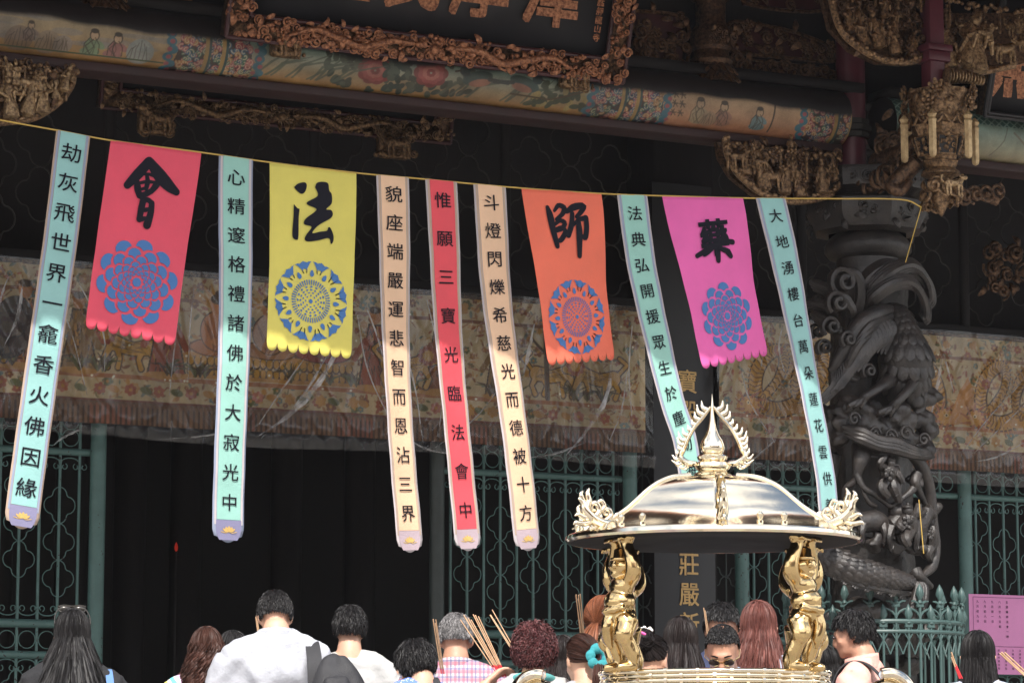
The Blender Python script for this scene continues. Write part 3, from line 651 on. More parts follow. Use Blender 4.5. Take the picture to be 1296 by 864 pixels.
corbel('carved_corbel', [(914, 177), (1056, 192), (1058, 236), (1040, 250), (1000, 256), (962, 246), (932, 222), (918, 198)], 14.78, 12, [(940, 222, .21, 'f'), (962, 240, .22, 'f'), (985, 247, .22, 'f'), (1010, 250, .22, 'f'), (1034, 246, .2, 'f'), (950, 206, .12, 'f')], M['gilt'], 'gilded openwork corbel under the beam beside the stone capital', arc=[2, 3, 4, 5, 6, 7, 0])
corbel('carved_corbel', [(1042, -30), (1167, -22), (1167, 70), (1150, 80), (1118, 78), (1084, 62), (1058, 34)], 14.2, 13, [(1072, 42, .17, 'f'), (1090, 58, .22, 'f'), (1107, 62, .24, 'f'), (1128, 70, .17, 'f'), (1126, 42, .18, 'f'), (1150, 74, .17, 'f')], M['gilt'], 'gilded openwork bracket crowded with figures left of the hanging post', arc=[2, 3, 4, 5, 6, 0])
corbel('carved_corbel', [(1194, 14), (1330, 14), (1330, 70), (1280, 84), (1230, 94), (1196, 98)], 14.2, 14, [(1212, 84, .33, 'f'), (1229, 92, .35, 'f'), (1262, 84, .18, 'b'), (1200, 86, .22, 'f')], M['gilt_bright'], 'gilded bracket with two large deity figures right of the hanging post', n=34, arc=[3, 4, 5, 0])
sh = MB(); fr = Fr((0, 14.12, 0)); u0, v0 = pxz(1192, 99, 14.12); u1, v1 = pxz(1236, 99, 14.12)
for i in range(12): t = i / 11; sh.lathe([(.0, -.012), (.045 - .02 * t, -.01), (.045 - .02 * t, .01), (0, .012)], (0, 0, 0), 12) if False else sh.ell(fr(u0 + (u1 - u0) * t, v0 + .01 * math.sin(t * 3), .05), (.012, .05 - .018 * t, .05 - .018 * t), None, 10, 7)
hp(sh, 'shrimp_carving', M['gilt_bright'])
# carved panels, lotus pedestals and scrolls on the dark wall above the beam
def lotus_post(px, py, Y, k=1.0, big=False):
    x, z = pxz(px, py, Y); mb = MB(); c = (x, Y, z)
    mb.lathe([(.10 * k, 0), (.16 * k, .0), (.15 * k, .03 * k), (.12 * k, .09 * k), (.125 * k, .12 * k), (.13 * k, .14 * k), (.11 * k, .17 * k), (.105 * k, .2 * k), (.125 * k, .22 * k), (.12 * k, .32 * k), (.09 * k, .36 * k), (.09 * k, .5 * k), (.12 * k, .52 * k), (.13 * k, .55 * k), (.11 * k, .58 * k), (.12 * k, .6 * k), (.1 * k, 1.2)], c, 28)
    for ring, (r_, zz, s) in enumerate(((.15, .035, .065), (.135, .085, .055))):
        for i in range(18):
            a = i * 6.2832 / 18 + ring * .17; T = np.array(Matrix.Rotation(a, 3, 'Z') @ Matrix.Rotation(R(50), 3, 'Y'))
            mb.ell((x + r_ * k * math.cos(a), Y + r_ * k * math.sin(a), z + zz * k), (s * k, .024 * k, .012 * k), T, 8, 5)
    fr_ = Fr((0, Y - .12 * k, 0)); carve(mb, fr_, [(x - .1 * k, z + .23 * k), (x + .1 * k, z + .23 * k), (x + .1 * k, z + .31 * k), (x - .1 * k, z + .31 * k)], .03 * k, 5, 14, .01, 'sl')
    return mb
hp(lotus_post(900, 108, 14.9), 'lotus_pedestal', M['gilt_dark'])
hp(lotus_post(126, 18, 14.9), 'lotus_pedestal', M['gilt_dark'])
def panel(pts, Y, seed, n, s, m='gilt_dark', kinds='slf'):
    P = [pxz(x, y, Y) for x, y in pts]; fr = Fr((0, Y, 0)); mb = MB(); mb.prism(P, lambda u, v, w_: fr(u, v, w_), -.05, -.01)
    o = hp(mb, 'carved_panel', M['red_wood'] if m == 'gilt_dark' else M[m])
    q = smooth_path([(*p, .005) for p in P + P[:1]], 60); b = MB().tube(fr.P(q), .012, 6); carve(b, fr, P, s, seed, n, .03, kinds); b.build('relief', M[m], o)
panel([(918, 34), (935, 28), (1000, 40), (1050, 60), (1055, 78), (1000, 74), (925, 64)], 14.94, 21, 26, .055)
panel([(926, 74), (1056, 92), (1054, 118), (1020, 120), (985, 112), (945, 100), (930, 90)], 14.94, 22, 24, .06, kinds='sssf')
panel([(802, 14), (862, 22), (866, 52), (806, 44)], 14.94, 23, 12, .055)
panel([(804, 50), (866, 60), (862, 92), (830, 90), (808, 74)], 14.94, 24, 12, .06, kinds='sss')
panel([(940, -30), (1040, -20), (1040, 14), (945, 5)], 14.94, 25, 12, .05)
panel([(-20, -20), (75, -12), (75, 8), (-20, 2)], 14.94, 26, 12, .05)
panel([(172, -14), (214, -10), (214, 14), (172, 8)], 14.94, 27, 8, .05)
# curled beam end running from the hanging post back to the stone capital
ce = MB()
for k in range(7):
    a = at(1168 - 12 * k, 190 + 8 * k, 14.25 + .07 * k); rd = random.Random(k); fr_ = Fr(a, (1, .2, 0), (0, 0, 1), (.2, -1, 0)); c_scroll(ce, fr_, 0, 0, .075, 0, rd); c_leaf(ce, fr_, .02, -.03, .06, .03, rd)
ce.tube(smooth_path([at(1168, 175, 14.3), at(1140, 195, 14.45), at(1110, 205, 14.7)], 20), [.06] * 20, 10)
ce.tube(smooth_path([at(1160, 205, 14.25), at(1142, 222, 14.3), at(1128, 236, 14.3), at(1140, 242, 14.25), at(1152, 230, 14.25)], 24), lerpr([.05, .055, .04, .03, .02], 24), 10)
hp(ce, 'curled_bracket', M['gilt_dark'])
ce = MB()
for k in range(5): c_scroll(ce, Fr(at(1205 + 14 * k, 250 - 2 * k, 14.7)), 0, 0, .06, 0, random.Random(40 + k))
ce.tube(smooth_path([at(1195, 250, 14.75), at(1230, 245, 14.75), at(1262, 255, 14.75)], 12), .03, 8); hp(ce, 'curled_bracket', M['gilt_dark'])

jc = MB()
for k in range(16): rd = random.Random(70 + k); c_scroll(jc, Fr(at(1112 + rd.uniform(0, 40), 176 + rd.uniform(-28, 40), 14.72 - rd.uniform(0, .1))), 0, 0, rd.uniform(.04, .065), 0, rd); c_leaf(jc, Fr(at(1108 + rd.uniform(0, 44), 176 + rd.uniform(-28, 44), 14.72)), 0, 0, .06, 0, rd)
hp(jc, 'joint_carving', M['gilt_dark'])
# ------------------------------------------------------------------ lantern-shaped hanging finial
cx, cz = pxz(1190, 205, YP); lz = lambda y: pxz(1190, y, YP)[1]
pend = thing('hanging_pendant', 'gilded lantern-shaped wooden pendant with six pale posts hanging at the porch corner', 'carved pendant', (cx, YP, lz(272)))
cr_ = MB(); cr_.lathe([(.08, lz(120)), (.19, lz(118)), (.17, lz(140)), (.13, lz(160)), (.06, lz(162))], (cx, YP, 0), 24)
rd = random.Random(5)
for ring, (r_, y, s) in enumerate(((.2, 120, .05), (.195, 136, .05), (.165, 152, .035))):
    for i in range(14):
        a = i * 6.2832 / 14 + ring * .22; W_ = V3(math.cos(a), math.sin(a), .1); fr_ = Fr((cx + r_ * math.cos(a), YP + r_ * math.sin(a), lz(y)), (-math.sin(a), math.cos(a), 0), (0, 0, 1), W_)
        (c_flower if (i + ring) % 3 == 0 else c_leaf)(cr_, fr_, 0, 0, s * (1.0 if (i + ring) % 3 == 0 else .8), 0, rd)
        if ring == 2: cr_.tube(smooth_path([fr_(-.04, 0, .01), fr_(0, -.05, .015), fr_(.04, 0, .01)], 10), .008, 6)
cr_.build('flower_crown', M['gilt'], pend)
lb = MB(); lb.lathe([(.17, lz(160)), (.178, lz(162)), (.165, lz(168)), (.155, lz(172)), (.10, lz(204)), (.115, lz(206)), (.1, lz(210))], (cx, YP, 0), 6); lb.build('lantern_body', M['gilt'], pend, ang=30)
for i in range(6):
    a = R(60 * i + 30 - 90 + 14); W_ = V3(math.cos(a), math.sin(a), 0); fr_ = Fr((cx + .118 * math.cos(a), YP + .118 * math.sin(a), lz(188)), (-math.sin(a), math.cos(a), 0), V3(.31 * math.cos(a), .31 * math.sin(a), 1), W_)
    p_ = MB(); p_.prism([(-.05, -.055), (.05, -.055), (.058, .055), (-.058, .055)], lambda u, v, w_: fr_(u, v, w_), -.006, .012)
    o = p_.build('lattice_panel', M['black_lacquer'], pend)
    p_ = MB(); carve(p_, Fr(fr_(0, 0, .012), fr_.U, fr_.V, fr_.W), [(-.045, -.05), (.045, -.05), (.05, .05), (-.05, .05)], .022, 60 + i, 12, .006, 'sl'); p_.tube([fr_(-.05, -.055, .015), fr_(.05, -.055, .015), fr_(.058, .055, .015), fr_(-.058, .055, .015), fr_(-.05, -.055, .015)], .007, 6); p_.build('relief', M['gilt'], o)
for i in range(6):
    a = R(60 * i - 90 + 14); x, y = cx + .215 * math.cos(a), YP + .215 * math.sin(a)
    p_ = MB().lathe([(.004, lz(208)), (.02, lz(206)), (.024, lz(203)), (.024, lz(164)), (.028, lz(161)), (.02, lz(158)), (.03, lz(154)), (.004, lz(148))], (x, y, 0), 6); p_.build('corner_post', M['gilt_post'], pend, ang=30)
st_ = MB(); st_.lathe([(.05, lz(204)), (.1, lz(208)), (.085, lz(214)), (.11, lz(218)), (.115, lz(222)), (.07, lz(226)), (.05, lz(232)), (.06, lz(250)), (.03, lz(264)), (.012, lz(272)), (.001, lz(274))], (cx, YP, 0), 16)
for i in range(10):
    a = i * .6283; fr_ = Fr((cx + .09 * math.cos(a), YP + .09 * math.sin(a), lz(240)), (-math.sin(a), math.cos(a), 0), (0, 0, 1), (math.cos(a), math.sin(a), 0)); c_scroll(st_, fr_, 0, rd.uniform(-.09, .05), .055, 0, rd); c_leaf(st_, fr_, 0, rd.uniform(-.07, 0), .05, 0, rd)
st_.build('scroll_base', M['gilt'], pend)
ln = MB(); c_beast(ln, Fr((cx + .0, YP - .1, lz(252))), 0, 0, .13, .02, rd); ln.build('lion', M['gilt_bright'], pend)

# ------------------------------------------------------------------ plaques
def plaque(name, label, x0, x1, z0, h, Y, tilt, fw, seed, group='carved framed plaques over the doors', fm='gilt_red', drg=True):
    ct, s_ = math.cos(tilt), math.sin(tilt); fr = Fr((x0, Y, z0), (1, 0, 0), (0, -s_, ct), (0, -ct, -s_)); W = x1 - x0
    t = thing(name, label, 'plaque', (x0 + W / 2, Y, z0), 0, group)
    b = MB(); b.prism([(fw * .9, fw * .9), (W - fw * .9, fw * .9), (W - fw * .9, h - fw * .9), (fw * .9, h - fw * .9)], lambda u, v, w_: fr(u, v, w_), -.06, .0); b.build('board', M['black_lacquer'], t, smooth=False)
    for q in ([(0, 0), (W, 0), (W - fw, fw), (fw, fw)], [(0, h), (fw, h - fw), (W - fw, h - fw), (W, h)], [(0, 0), (fw, fw), (fw, h - fw), (0, h)], [(W, 0), (W, h), (W - fw, h - fw), (W - fw, fw)]):
        f = MB(); f.prism(q, lambda u, v, w_: fr(u, v, w_), -.07, .02); o = f.build('frame', M['gilt_dark'], t, smooth=False)
        r_ = MB(); rd = random.Random(seed); c = np.array(q).mean(0); ins = [tuple(c + (np.array(p) - c) * .97) for p in q]
        L_ = max(abs(q[1][0] - q[0][0]), abs(q[2][1] - q[1][1]), abs(q[2][1] - q[3][1])); horiz = (max(p[0] for p in q) - min(p[0] for p in q)) > 1.0
        fo = Fr(fr(0, 0, .02), fr.U, fr.V, fr.W); carve(r_, fo, ins, fw * .3, seed, int(L_ / fw * (9 if drg else 7)), .025, 'scls')
        if horiz and drg:
            y = c[1]
            for sgn, xm in ((1, W * .28), (-1, W * .72)):
                pts = [(xm + sgn * W * (.17 - .062 * i), y + fw * .27 * math.sin(i * 1.9 + .6)) for i in range(6)]
                dragon(r_, Fr(fo(0, 0, .02), fo.U, fo.V, fo.W), pts, fw * .17, rd, scales=True)
            r_.ell(fo(W / 2, y, .03), fw * .24, None, 14, 10)
            for k in range(14): a = 6.28 * k / 14; r_.tube(fo.P([[W / 2 + fw * .26 * math.cos(a), y + fw * .26 * math.sin(a), .03], [W / 2 + fw * .5 * math.cos(a + .2), y + fw * .5 * math.sin(a + .2), .03]]), [fw * .06, fw * .01], 5)
        if fw > .05: r_.build('relief', M[fm], o)
    m_ = MB()
    for a_, b_ in (((0, 0), (W, 0)), ((0, h), (W, h)), ((0, 0), (0, h)), ((W, 0), (W, h)), ((fw, fw), (W - fw, fw)), ((fw, fw), (fw, h - fw)), ((W - fw, fw), (W - fw, h - fw)), ((fw, h - fw), (W - fw, h - fw))):
        m_.tube([fr(*a_, .025), fr(*b_, .025)], .013, 8)
    m_.build('moulding', M['red_wood'] if fw > .05 else M['black_lacquer'], t)
    return t, fr, W
x0, z0 = pxz(284, 46, 14.62); x1, _ = pxz(786, 100, 14.62)
pl, fr, W = plaque('name_plaque', 'large leaning black plaque with gilded dragon frame and big red-gold characters', x0, x1, z0, 1.05, 14.62, R(17), .125, 31)
lt = MB()
for ch, px_ in (('澤', 688), ('厚', 598), ('民', 514), ('生', 424)):
    u = pxz(px_, 60, 14.6)[0] - x0; letters(lt, ch, .40, lambda a, b, c: fr(a, b, c), u, .475, off=.006, bold=.03, sx=.92, sy=1.1)
lt.build('lettering', M['gilt_red'], pl)
lt = MB()
for i, ch in enumerate('寺山龍舺艋帶水'): letters(lt, ch, .047, lambda a, b, c: fr(a, b, c), W - .2, .235 + .05 * i, off=.006, bold=.03)
for i, ch in enumerate('日吉年'): letters(lt, ch, .035, lambda a, b, c: fr(a, b, c), .22, .30 + .04 * i, off=.006, bold=.02)
lt.build('small_lettering', M['gilt_red'], pl)
sl_ = MB(); sl_.prism([(.32, .27), (.385, .27), (.385, .335), (.32, .335)], lambda u, v, w_: fr(u, v, w_), .001, .005); sl_.build('seal', M['gilt_red'], pl)
x0, z0 = pxz(126, 136, 17.0); x1, _ = pxz(568, 178, 17.0)
pl, fr, W = plaque('name_plaque', 'smaller dark plaque with carved dragon frame hung deeper in the porch under the beam', x0, x1, z0, .75, 17.0, R(10), .115, 32, fm='gilt')
lt = MB()
for ch, px_ in (('莊', 225), ('嚴', 318), ('法', 412), ('界', 500)):
    letters(lt, ch, .30, lambda a, b, c: fr(a, b, c), pxz(px_, 120, 17)[0] - x0, .42, off=.006, bold=.03)
lt.build('lettering', M['gilt_red'], pl)
x0, z0 = pxz(1243, 146, 14.6)
pl, fr, W = plaque('name_plaque', 'black plaque with orange-gold character strokes right of the hanging pendant', x0, x0 + 2.4, z0, .8, 14.6, R(17), .02, 33, drg=False)
lt = MB()
for i, ch in enumerate('照無'): letters(lt, ch, .42, lambda a, b, c: fr(a, b, c), .2 + .55 * i, .33, off=.006, bold=.045)
lt.build('lettering', M['gilt_red'], pl)
x0, z0 = pxz(205, 40, 14.98)
pl, fr, W = plaque('name_plaque', 'dark plaque half hidden behind the large leaning plaque', x0 - .35, x0 + .75, z0, .5, 15.0, R(4), .06, 34, drg=False)
lt = MB(); letters(lt, '佛', .3, lambda a, b, c: fr(a, b, c), .38, .22, off=.006, bold=.03); lt.build('lettering', M['gilt_red'], pl)
def lion_block(px, py, Y, label, k=1.0, m='gilt_dark'):
    u, v = pxz(px, py, Y); fr = Fr((0, Y, 0)); rd = random.Random(int(px)); mb = MB()
    mb.box((u, Y, v + .08 * k), (.2 * k, .08, .15 * k)); rl = MB(); c_beast(rl, fr, u, v + .0, .16 * k, .06, rd, d=rd.choice([-1, 1])); carve(rl, fr, [(u - .11 * k, v), (u + .11 * k, v), (u + .11 * k, v + .15 * k), (u - .11 * k, v + .15 * k)], .04 * k, int(px), 12, .06, 'sc')
    t = thing('lion_bracket', label, 'carved lion', (u, Y, v), 0, 'lion blocks that carry the plaques'); mb.build('block', M[m], t, bevel=.02); rl.build('lion', M[m], t)
lion_block(361, 74, 14.66, 'small carved lion under the left end of the large plaque', .85, 'gilt'); lion_block(726, 114, 14.66, 'small carved lion under the right end of the large plaque', .85, 'gilt')
lion_block(196, 172, 16.95, 'carved lion block below the left part of the deeper plaque', 1.1, 'gilt'); lion_block(498, 202, 16.95, 'carved lion block below the right end of the deeper plaque', 1.1, 'gilt')

# ------------------------------------------------------------------ couplet board on the pillar
cb = thing('couplet_board', 'tall black couplet board with gold characters on the pillar behind the burner', 'couplet board', (XC - .015, 17.09, FLOOR + .3))
def bow(u, v, w): return V3(XC - .015 + u, 17.09 - .012 * (1 - (u / .23) ** 2) - w, v)
b = MB(); b.grid(lambda U, Vv: np.stack([XC - .015 + .46 * (U - .5), 17.09 - .012 * (1 - (2 * U - 1) ** 2), FLOOR + .3 + 4.0 * Vv], -1), 12, 4); b.build('board', M['black_lacquer'], cb)
lt = MB()
for i, ch in enumerate('寶殿生輝法相莊嚴新玉'): letters(lt, ch, .165, bow, .02, at(872, 482 + 38.4 * i, 17.05)[2], off=.008, bold=.022, sx=.95)
lt.build('lettering', mat('gold_leaf', (.55, .34, .11), .4, metal=.0, var=.2, scale=20), cb)

gc = MB()
for k in range(14): rd = random.Random(90 + k); c_scroll(gc, Fr(at(rd.uniform(1245, 1310), rd.uniform(310, 376), 17.08)), 0, 0, rd.uniform(.04, .08), 0, rd); c_leaf(gc, Fr(at(rd.uniform(1245, 1310), rd.uniform(310, 376), 17.08)), 0, 0, .06, 0, rd)
hp(gc, 'gilt_scrollwork', M['gilt_dark'])
# ------------------------------------------------------------------ iron door screens
def screen(name, label, x0, x1, posts, phase=0, zb=FLOOR, chain=True, dark=False, open_=None):
    t = thing(name, label, 'iron screen', ((x0 + x1) / 2, YW, zb), 0, 'green iron screens between the doors')
    for x, dk in posts: MB().lathe([(.048, zb), (.048, 3.2), (.02, 3.23)], (x, YW - .03, 0), 20).build('post', M['iron_dark'] if dk else M['iron'], t)  # dk posts take a darker iron, weaker light put into the colour
    for z, r_ in ((2.915, .022), (1.885, .026), (1.70, .024), (.75, .024)): MB().tube([(x0, YW, z), (x1, YW, z)], r_, 10).build('rail', M['iron'], t)
    n = max(2, int(round((x1 - x0) / .118))); xs = [x0 + (x1 - x0) * (i + .5) / n for i in range(n)]
    for x in xs: MB().tube([(x, YW, zb + .03), (x, YW, 3.18)], .0095, 8).build('bar', M['iron'], t)
    s = MB(); dx = (x1 - x0) / n; th = np.linspace(0, 6.2832, 19)
    def ring(x, z, r_, w_=.0034): s.tube(np.stack([x + r_ * np.cos(th), np.full(19, YW - .004), z + r_ * np.sin(th)], 1), w_, 5, caps=False)
    def curl(x, z, sg, up, k=.019):
        a = np.linspace(-1.2, 4.2, 14); rr = k * (1 - .1 * np.arange(14) / 3); P = np.stack([x + sg * (k + .006 + rr * np.cos(a)), np.full(14, YW - .006), z + up * rr * np.sin(a)], 1); s.tube(P, .0034, 5)
    for i, x in enumerate(xs):
        if i < n - 1:
            ring(x + dx / 2, 3.0, dx * .42); ring(x + dx / 2, 1.79, dx * .42); ring(x + dx / 2, 3.1, dx * .42)
            for z, up in ((2.86, 1), (1.95, -1), (1.655, 1)):
                a = np.linspace(0, math.pi, 10); s.tube(np.stack([x + dx / 2 + dx * .46 * np.cos(a), np.full(10, YW - .004), z - up * .012 + up * .03 * np.sin(a)], 1), .004, 5)
        for z, up in ((2.825, -1), (1.975, 1), (1.62, -1)):
            for sg in (-1, 1): curl(x, z, sg, up)
            s.box((x, YW, z + up * .004), (.03, .026, .01))
        if chain and i % 2 == phase:
            z = 2.70 - (.108 if (i // 2) % 2 else 0)
            while z > 2.05: s.tube(np.stack([x + QF[:, 0], np.full(len(QF), YW - .006), z + QF[:, 1]], 1), .0034, 5, caps=False); z -= .219
            z = 1.5
            while z > .9: s.tube(np.stack([x + QF[:, 0], np.full(len(QF), YW - .006), z + QF[:, 1]], 1), .0034, 5, caps=False); z -= .219
    s.build('scrollwork', M['iron'], t)
    return t
screen('iron_screen', 'green iron screen left of the dark doorway behind the long-haired woman', XL + .25, 5.84, [(5.885, 0)], 0)
screen('iron_screen', 'green iron screen between the dark doorway and the couplet pillar', 8.19, 9.49, [(8.14, 1), (9.54, 0)], 1)
screen('iron_screen', 'green iron screen behind the right half of the burner roof', 10.44, 11.62, [(10.39, 0)], 0)
screen('iron_screen', 'green iron screen behind the pink notice at the right edge', 12.25, 15.1, [(12.2, 0)], 0)
o = thing('door_rail', 'plain green iron rail over the gap beside the dragon column', 'iron rail', (11.9, YW, 2.915)); MB().tube([(11.62, YW, 2.915), (12.16, YW, 2.915)], .022, 10).build('rail', M['iron'], o); s_ = MB()
th = np.linspace(0, 6.2832, 19)
for i in range(4): s_.tube(np.stack([11.72 + .118 * i + .05 * np.cos(th), np.full(19, YW), 3.0 + .05 * np.sin(th)], 1), .0042, 5, caps=False); s_.tube([(11.66 + .118 * i, YW, 2.92), (11.66 + .118 * i, YW, 3.15)], .009, 6)
s_.build('rings', M['iron'], o)
for x0, x1 in ((9.6, 9.71), (10.22, 10.36)):
    hp(lattice(x0 - .04, x1 + .06, 1.0, 3.9, 17.2, 1.0, .005), 'side_lattice', M['iron_dark'])
    hp(MB().tube([((x0 + x1) / 2, 17.21, .7), ((x0 + x1) / 2, 17.21, 3.95)], .006, 6), 'side_bar', M['iron_dark'])
# dim furniture in the dark hall
fd = MB()
for x in (6.3, 6.75, 7.3, 7.8, 8.6, 9.2, 11.2, 12.6): fd.tube([(x, 20.5 + .3 * math.sin(x * 9), FLOOR), (x, 20.5 + .3 * math.sin(x * 9), 5.4)], .12, 12)
hp(fd, 'inner_column', M['dark_wood'])
lm = bpy.data.materials.new('lamp_red'); lm.use_nodes = True; e_ = lm.node_tree.nodes['Principled BSDF']; e_.inputs['Base Color'].default_value = (.5, .02, .01, 1); e_.inputs['Emission Color'].default_value = (1, .05, .02, 1); e_.inputs['Emission Strength'].default_value = .1
p = at(223, 692, 19.0); rl = thing('altar_lamp', 'tiny red altar lamp glowing deep in the dark doorway', 'lamp', (p[0], p[1], FLOOR))
MB().lathe([(.001, p[2] - .03), (.010, p[2] - .02), (.013, p[2]), (.008, p[2] + .02), (.001, p[2] + .035)], (p[0], p[1], 0), 14).build('lamp_bulb', lm, rl)
MB().lathe([(.12, FLOOR), (.12, FLOOR + .03), (.008, FLOOR + .06), (.006, p[2] - .04), (.012, p[2] - .03)], (p[0], p[1], 0), 14).build('lamp_stand', M['interior'], rl)
# ------------------------------------------------------------------ embroidered valances under clear plastic
def val_paint(W, H, seed, kind):
    rd = random.Random(seed); bgc = np.array(srgb(168, 156, 136)); p = Paint(W, H, bgc)
    BR_, RU, OC, GD, DK, GR, LT = srgb(112, 74, 54), srgb(132, 70, 50), srgb(160, 122, 66), srgb(168, 132, 58), srgb(64, 50, 40), srgb(86, 92, 62), srgb(196, 184, 160)
    y = lambda t: t * H
    def flower(x, yy, s, c):
        for k in range(6): a = k * 1.047 + s; p.ell(x + s * .6 * math.cos(a), yy + s * .6 * math.sin(a), s * .5, s * .4, c, a)
        p.ell(x, yy, s * .3, s * .3, OC)
    def scatter(y0, y1, n):
        for _ in range(n):
            x = rd.uniform(0, W); yy = rd.uniform(y0, y1); s = rd.uniform(2, 6); c = rd.choice([BR_, RU, OC, BR_, srgb(140, 104, 76), GR, srgb(90, 110, 116)])
            k = rd.random()
            if k < .6: p.ell(x, yy, s, s * .45, c, rd.uniform(0, 3.1), .9)
            elif k < .75: flower(x, yy, s * 1.3, c)
            else: p.line([(x, yy), (x + rd.uniform(-9, 9), yy + rd.uniform(-6, 6)), (x + rd.uniform(-14, 14), yy + rd.uniform(-10, 10))], 1.6, c, .8)
    # coordinates run from the top (0) to the hem (H); row index is flipped on lookup
    scatter(0, y(.15), int(W / 2.5)); scatter(y(.17), y(.66), int(W * .95)); scatter(y(.7), y(.83), int(W / 3.2))
    for x in range(0, W, 46): flower(x + rd.uniform(-8, 8), y(.77), 8, rd.choice([RU, OC, srgb(150, 90, 74)])); p.ell(x + 22, y(.77), 9, 5, rd.choice([OC, GR]), .3); flower(x + rd.uniform(-8, 8), y(.07), 6, rd.choice([RU, OC, BR_]))
    for a, b_, c in ((.155, .18, BR_), (.675, .70, srgb(146, 100, 70)), (.835, .85, srgb(96, 52, 42))): p.poly([(0, y(a)), (W, y(a)), (W, y(b_)), (0, y(b_))], c)
    def grass(x, base, n=9, s=26):
        for k in range(n): a = rd.uniform(-1.1, 1.1); p.line([(x, base), (x + s * .5 * math.sin(a), base - s * .55), (x + s * math.sin(a * 1.4), base - s * math.cos(a) * .95)], np.array([3, 3, 1]), rd.choice([DK, GR, srgb(74, 66, 44)]))
    def buddha(x, base, c, s=1.0):
        for r_ in range(2):
            for k in range(9): p.ell(x + (k - 4) * 9.2 * s, base - (7 + 14 * r_) * s, 5.4 * s, 7.6 * s, DK); p.ell(x + (k - 4) * 9.2 * s, base - (8 + 14 * r_) * s, 4 * s, 6.2 * s, GD)
        p.line([(x - 44 * s, base), (x + 44 * s, base)], 5 * s, OC); p.line([(x - 42 * s, base - 30 * s), (x + 42 * s, base - 30 * s)], 5 * s, OC)
        for k in range(9): a = (k - 4) * .3; p.line([(x, base - 92 * s), (x + 34 * s * math.sin(a), base - (92 + 34 * math.cos(a)) * s)], np.array([9, 2]) * s, OC, .9)
        p.ell(x, base - 40 * s, 40 * s, 13 * s, DK); p.ell(x, base - 40 * s, 38 * s, 11.5 * s, c); p.ell(x, base - 62 * s, 25 * s, 28 * s, DK); p.ell(x, base - 62 * s, 23.5 * s, 26.5 * s, c)
        for k in range(5): p.line([(x - 20 * s + 3 * k, base - (78 - 7 * k) * s), (x - 4 * s, base - (52 - 6 * k) * s), (x + 18 * s - 2 * k, base - (76 - 8 * k) * s)], 1.3, BR_)
        p.ell(x, base - 95 * s, 11 * s, 13 * s, srgb(160, 112, 76)); p.ell(x, base - 105 * s, 11 * s, 7 * s, DK); p.ell(x, base - 112 * s, 5 * s, 5 * s, DK); p.ell(x, base - 48 * s, 10 * s, 5 * s, srgb(160, 112, 76))
    def robe(x, base, s=1.0, c=RU):
        p.poly([(x - 26 * s, base), (x - 14 * s, base - 62 * s), (x - 10 * s, base - 84 * s), (x + 10 * s, base - 84 * s), (x + 16 * s, base - 60 * s), (x + 28 * s, base)], DK); p.poly([(x - 23 * s, base - 2), (x - 12 * s, base - 62 * s), (x - 8 * s, base - 81 * s), (x + 8 * s, base - 81 * s), (x + 14 * s, base - 60 * s), (x + 25 * s, base - 2)], c)
        for k in range(44): a = rd.uniform(0, 1); x_ = x + rd.uniform(-20, 20) * s * (1 - .6 * a); p.line([(x_, base - 80 * s * a), (x_ + rd.uniform(-4, 4), base - 80 * s * a - 7)], 2, rd.choice([OC, DK, BR_]))
        p.line([(x - 14 * s, base - 60 * s), (x - 30 * s, base - 36 * s)], 9 * s, c); p.line([(x + 14 * s, base - 60 * s), (x + 28 * s, base - 32 * s)], 9 * s, c)
        p.ell(x, base - 94 * s, 9 * s, 11 * s, srgb(160, 114, 80)); p.ell(x, base - 102 * s, 9 * s, 5 * s, DK); p.ell(x, base + 2, 30 * s, 5 * s, OC)
    def beast(x, base, d=1, s=1.0):
        for w_, c in ((4, DK), (0, GD)):
            p.line([(x - 34 * d * s, base - 34 * s), (x - 10 * d * s, base - 30 * s), (x + 20 * d * s, base - 38 * s)], np.array([22, 18, 22]) * s + w_, c)
            for lx, k in ((-34, -8), (-24, 6), (14, -4), (26, 8)): p.line([(x + lx * d * s, base - 30 * s), (x + (lx + k) * d * s, base - 15 * s), (x + (lx + k * .3) * d * s, base - 2)], np.array([10, 6, 7]) * s + w_, c)
            p.ell(x + 34 * d * s, base - 48 * s, 14 * s + w_ / 2, 13 * s + w_ / 2, c); p.ell(x + 46 * d * s, base - 44 * s, 8 * s + w_ / 2, 6 * s + w_ / 2, c); p.line([(x - 40 * d * s, base - 38 * s), (x - 56 * d * s, base - 56 * s), (x - 44 * d * s, base - 66 * s)], 5 * s + w_, c)
        for k in range(22): p.line([(x + rd.uniform(-36, 24) * d * s, base - rd.uniform(24, 44) * s), (x + rd.uniform(-36, 24) * d * s, base - rd.uniform(24, 44) * s)], 1.2, DK, .5)
        for k in range(10): a = k * .63; p.ell(x + (32 + 12 * math.cos(a)) * d * s, base - (50 + 12 * math.sin(a)) * s, 4 * s, 4 * s, RU)
    def drag(x, yy, s=1.0, fl=1):
        t = np.linspace(0, 1, 60); t = np.linspace(0, 1, 90); P = np.stack([x + fl * s * (150 * (t - .5) + 42 * np.sin(t * 13.5)), yy + s * 46 * np.cos(t * 13.5 + .5)], 1); w_ = s * (19 * np.sin(np.clip(t * 2.8 + .3, 0, 3.05)) + 3)
        p.line(P, w_ + 5, DK); p.line(P, w_, srgb(160, 124, 56)); T = nrm(np.gradient(P, axis=0))
        for i in range(1, 89):
            n_ = np.array([-T[i][1], T[i][0]]); p.line([P[i] - n_ * w_[i] * .5, P[i] + T[i] * 4, P[i] + n_ * w_[i] * .5], 1.7, srgb(84, 58, 34)); p.line([P[i] + n_ * w_[i] * .5, P[i] + n_ * (w_[i] * .5 + 7 * s)], 2.4, OC)
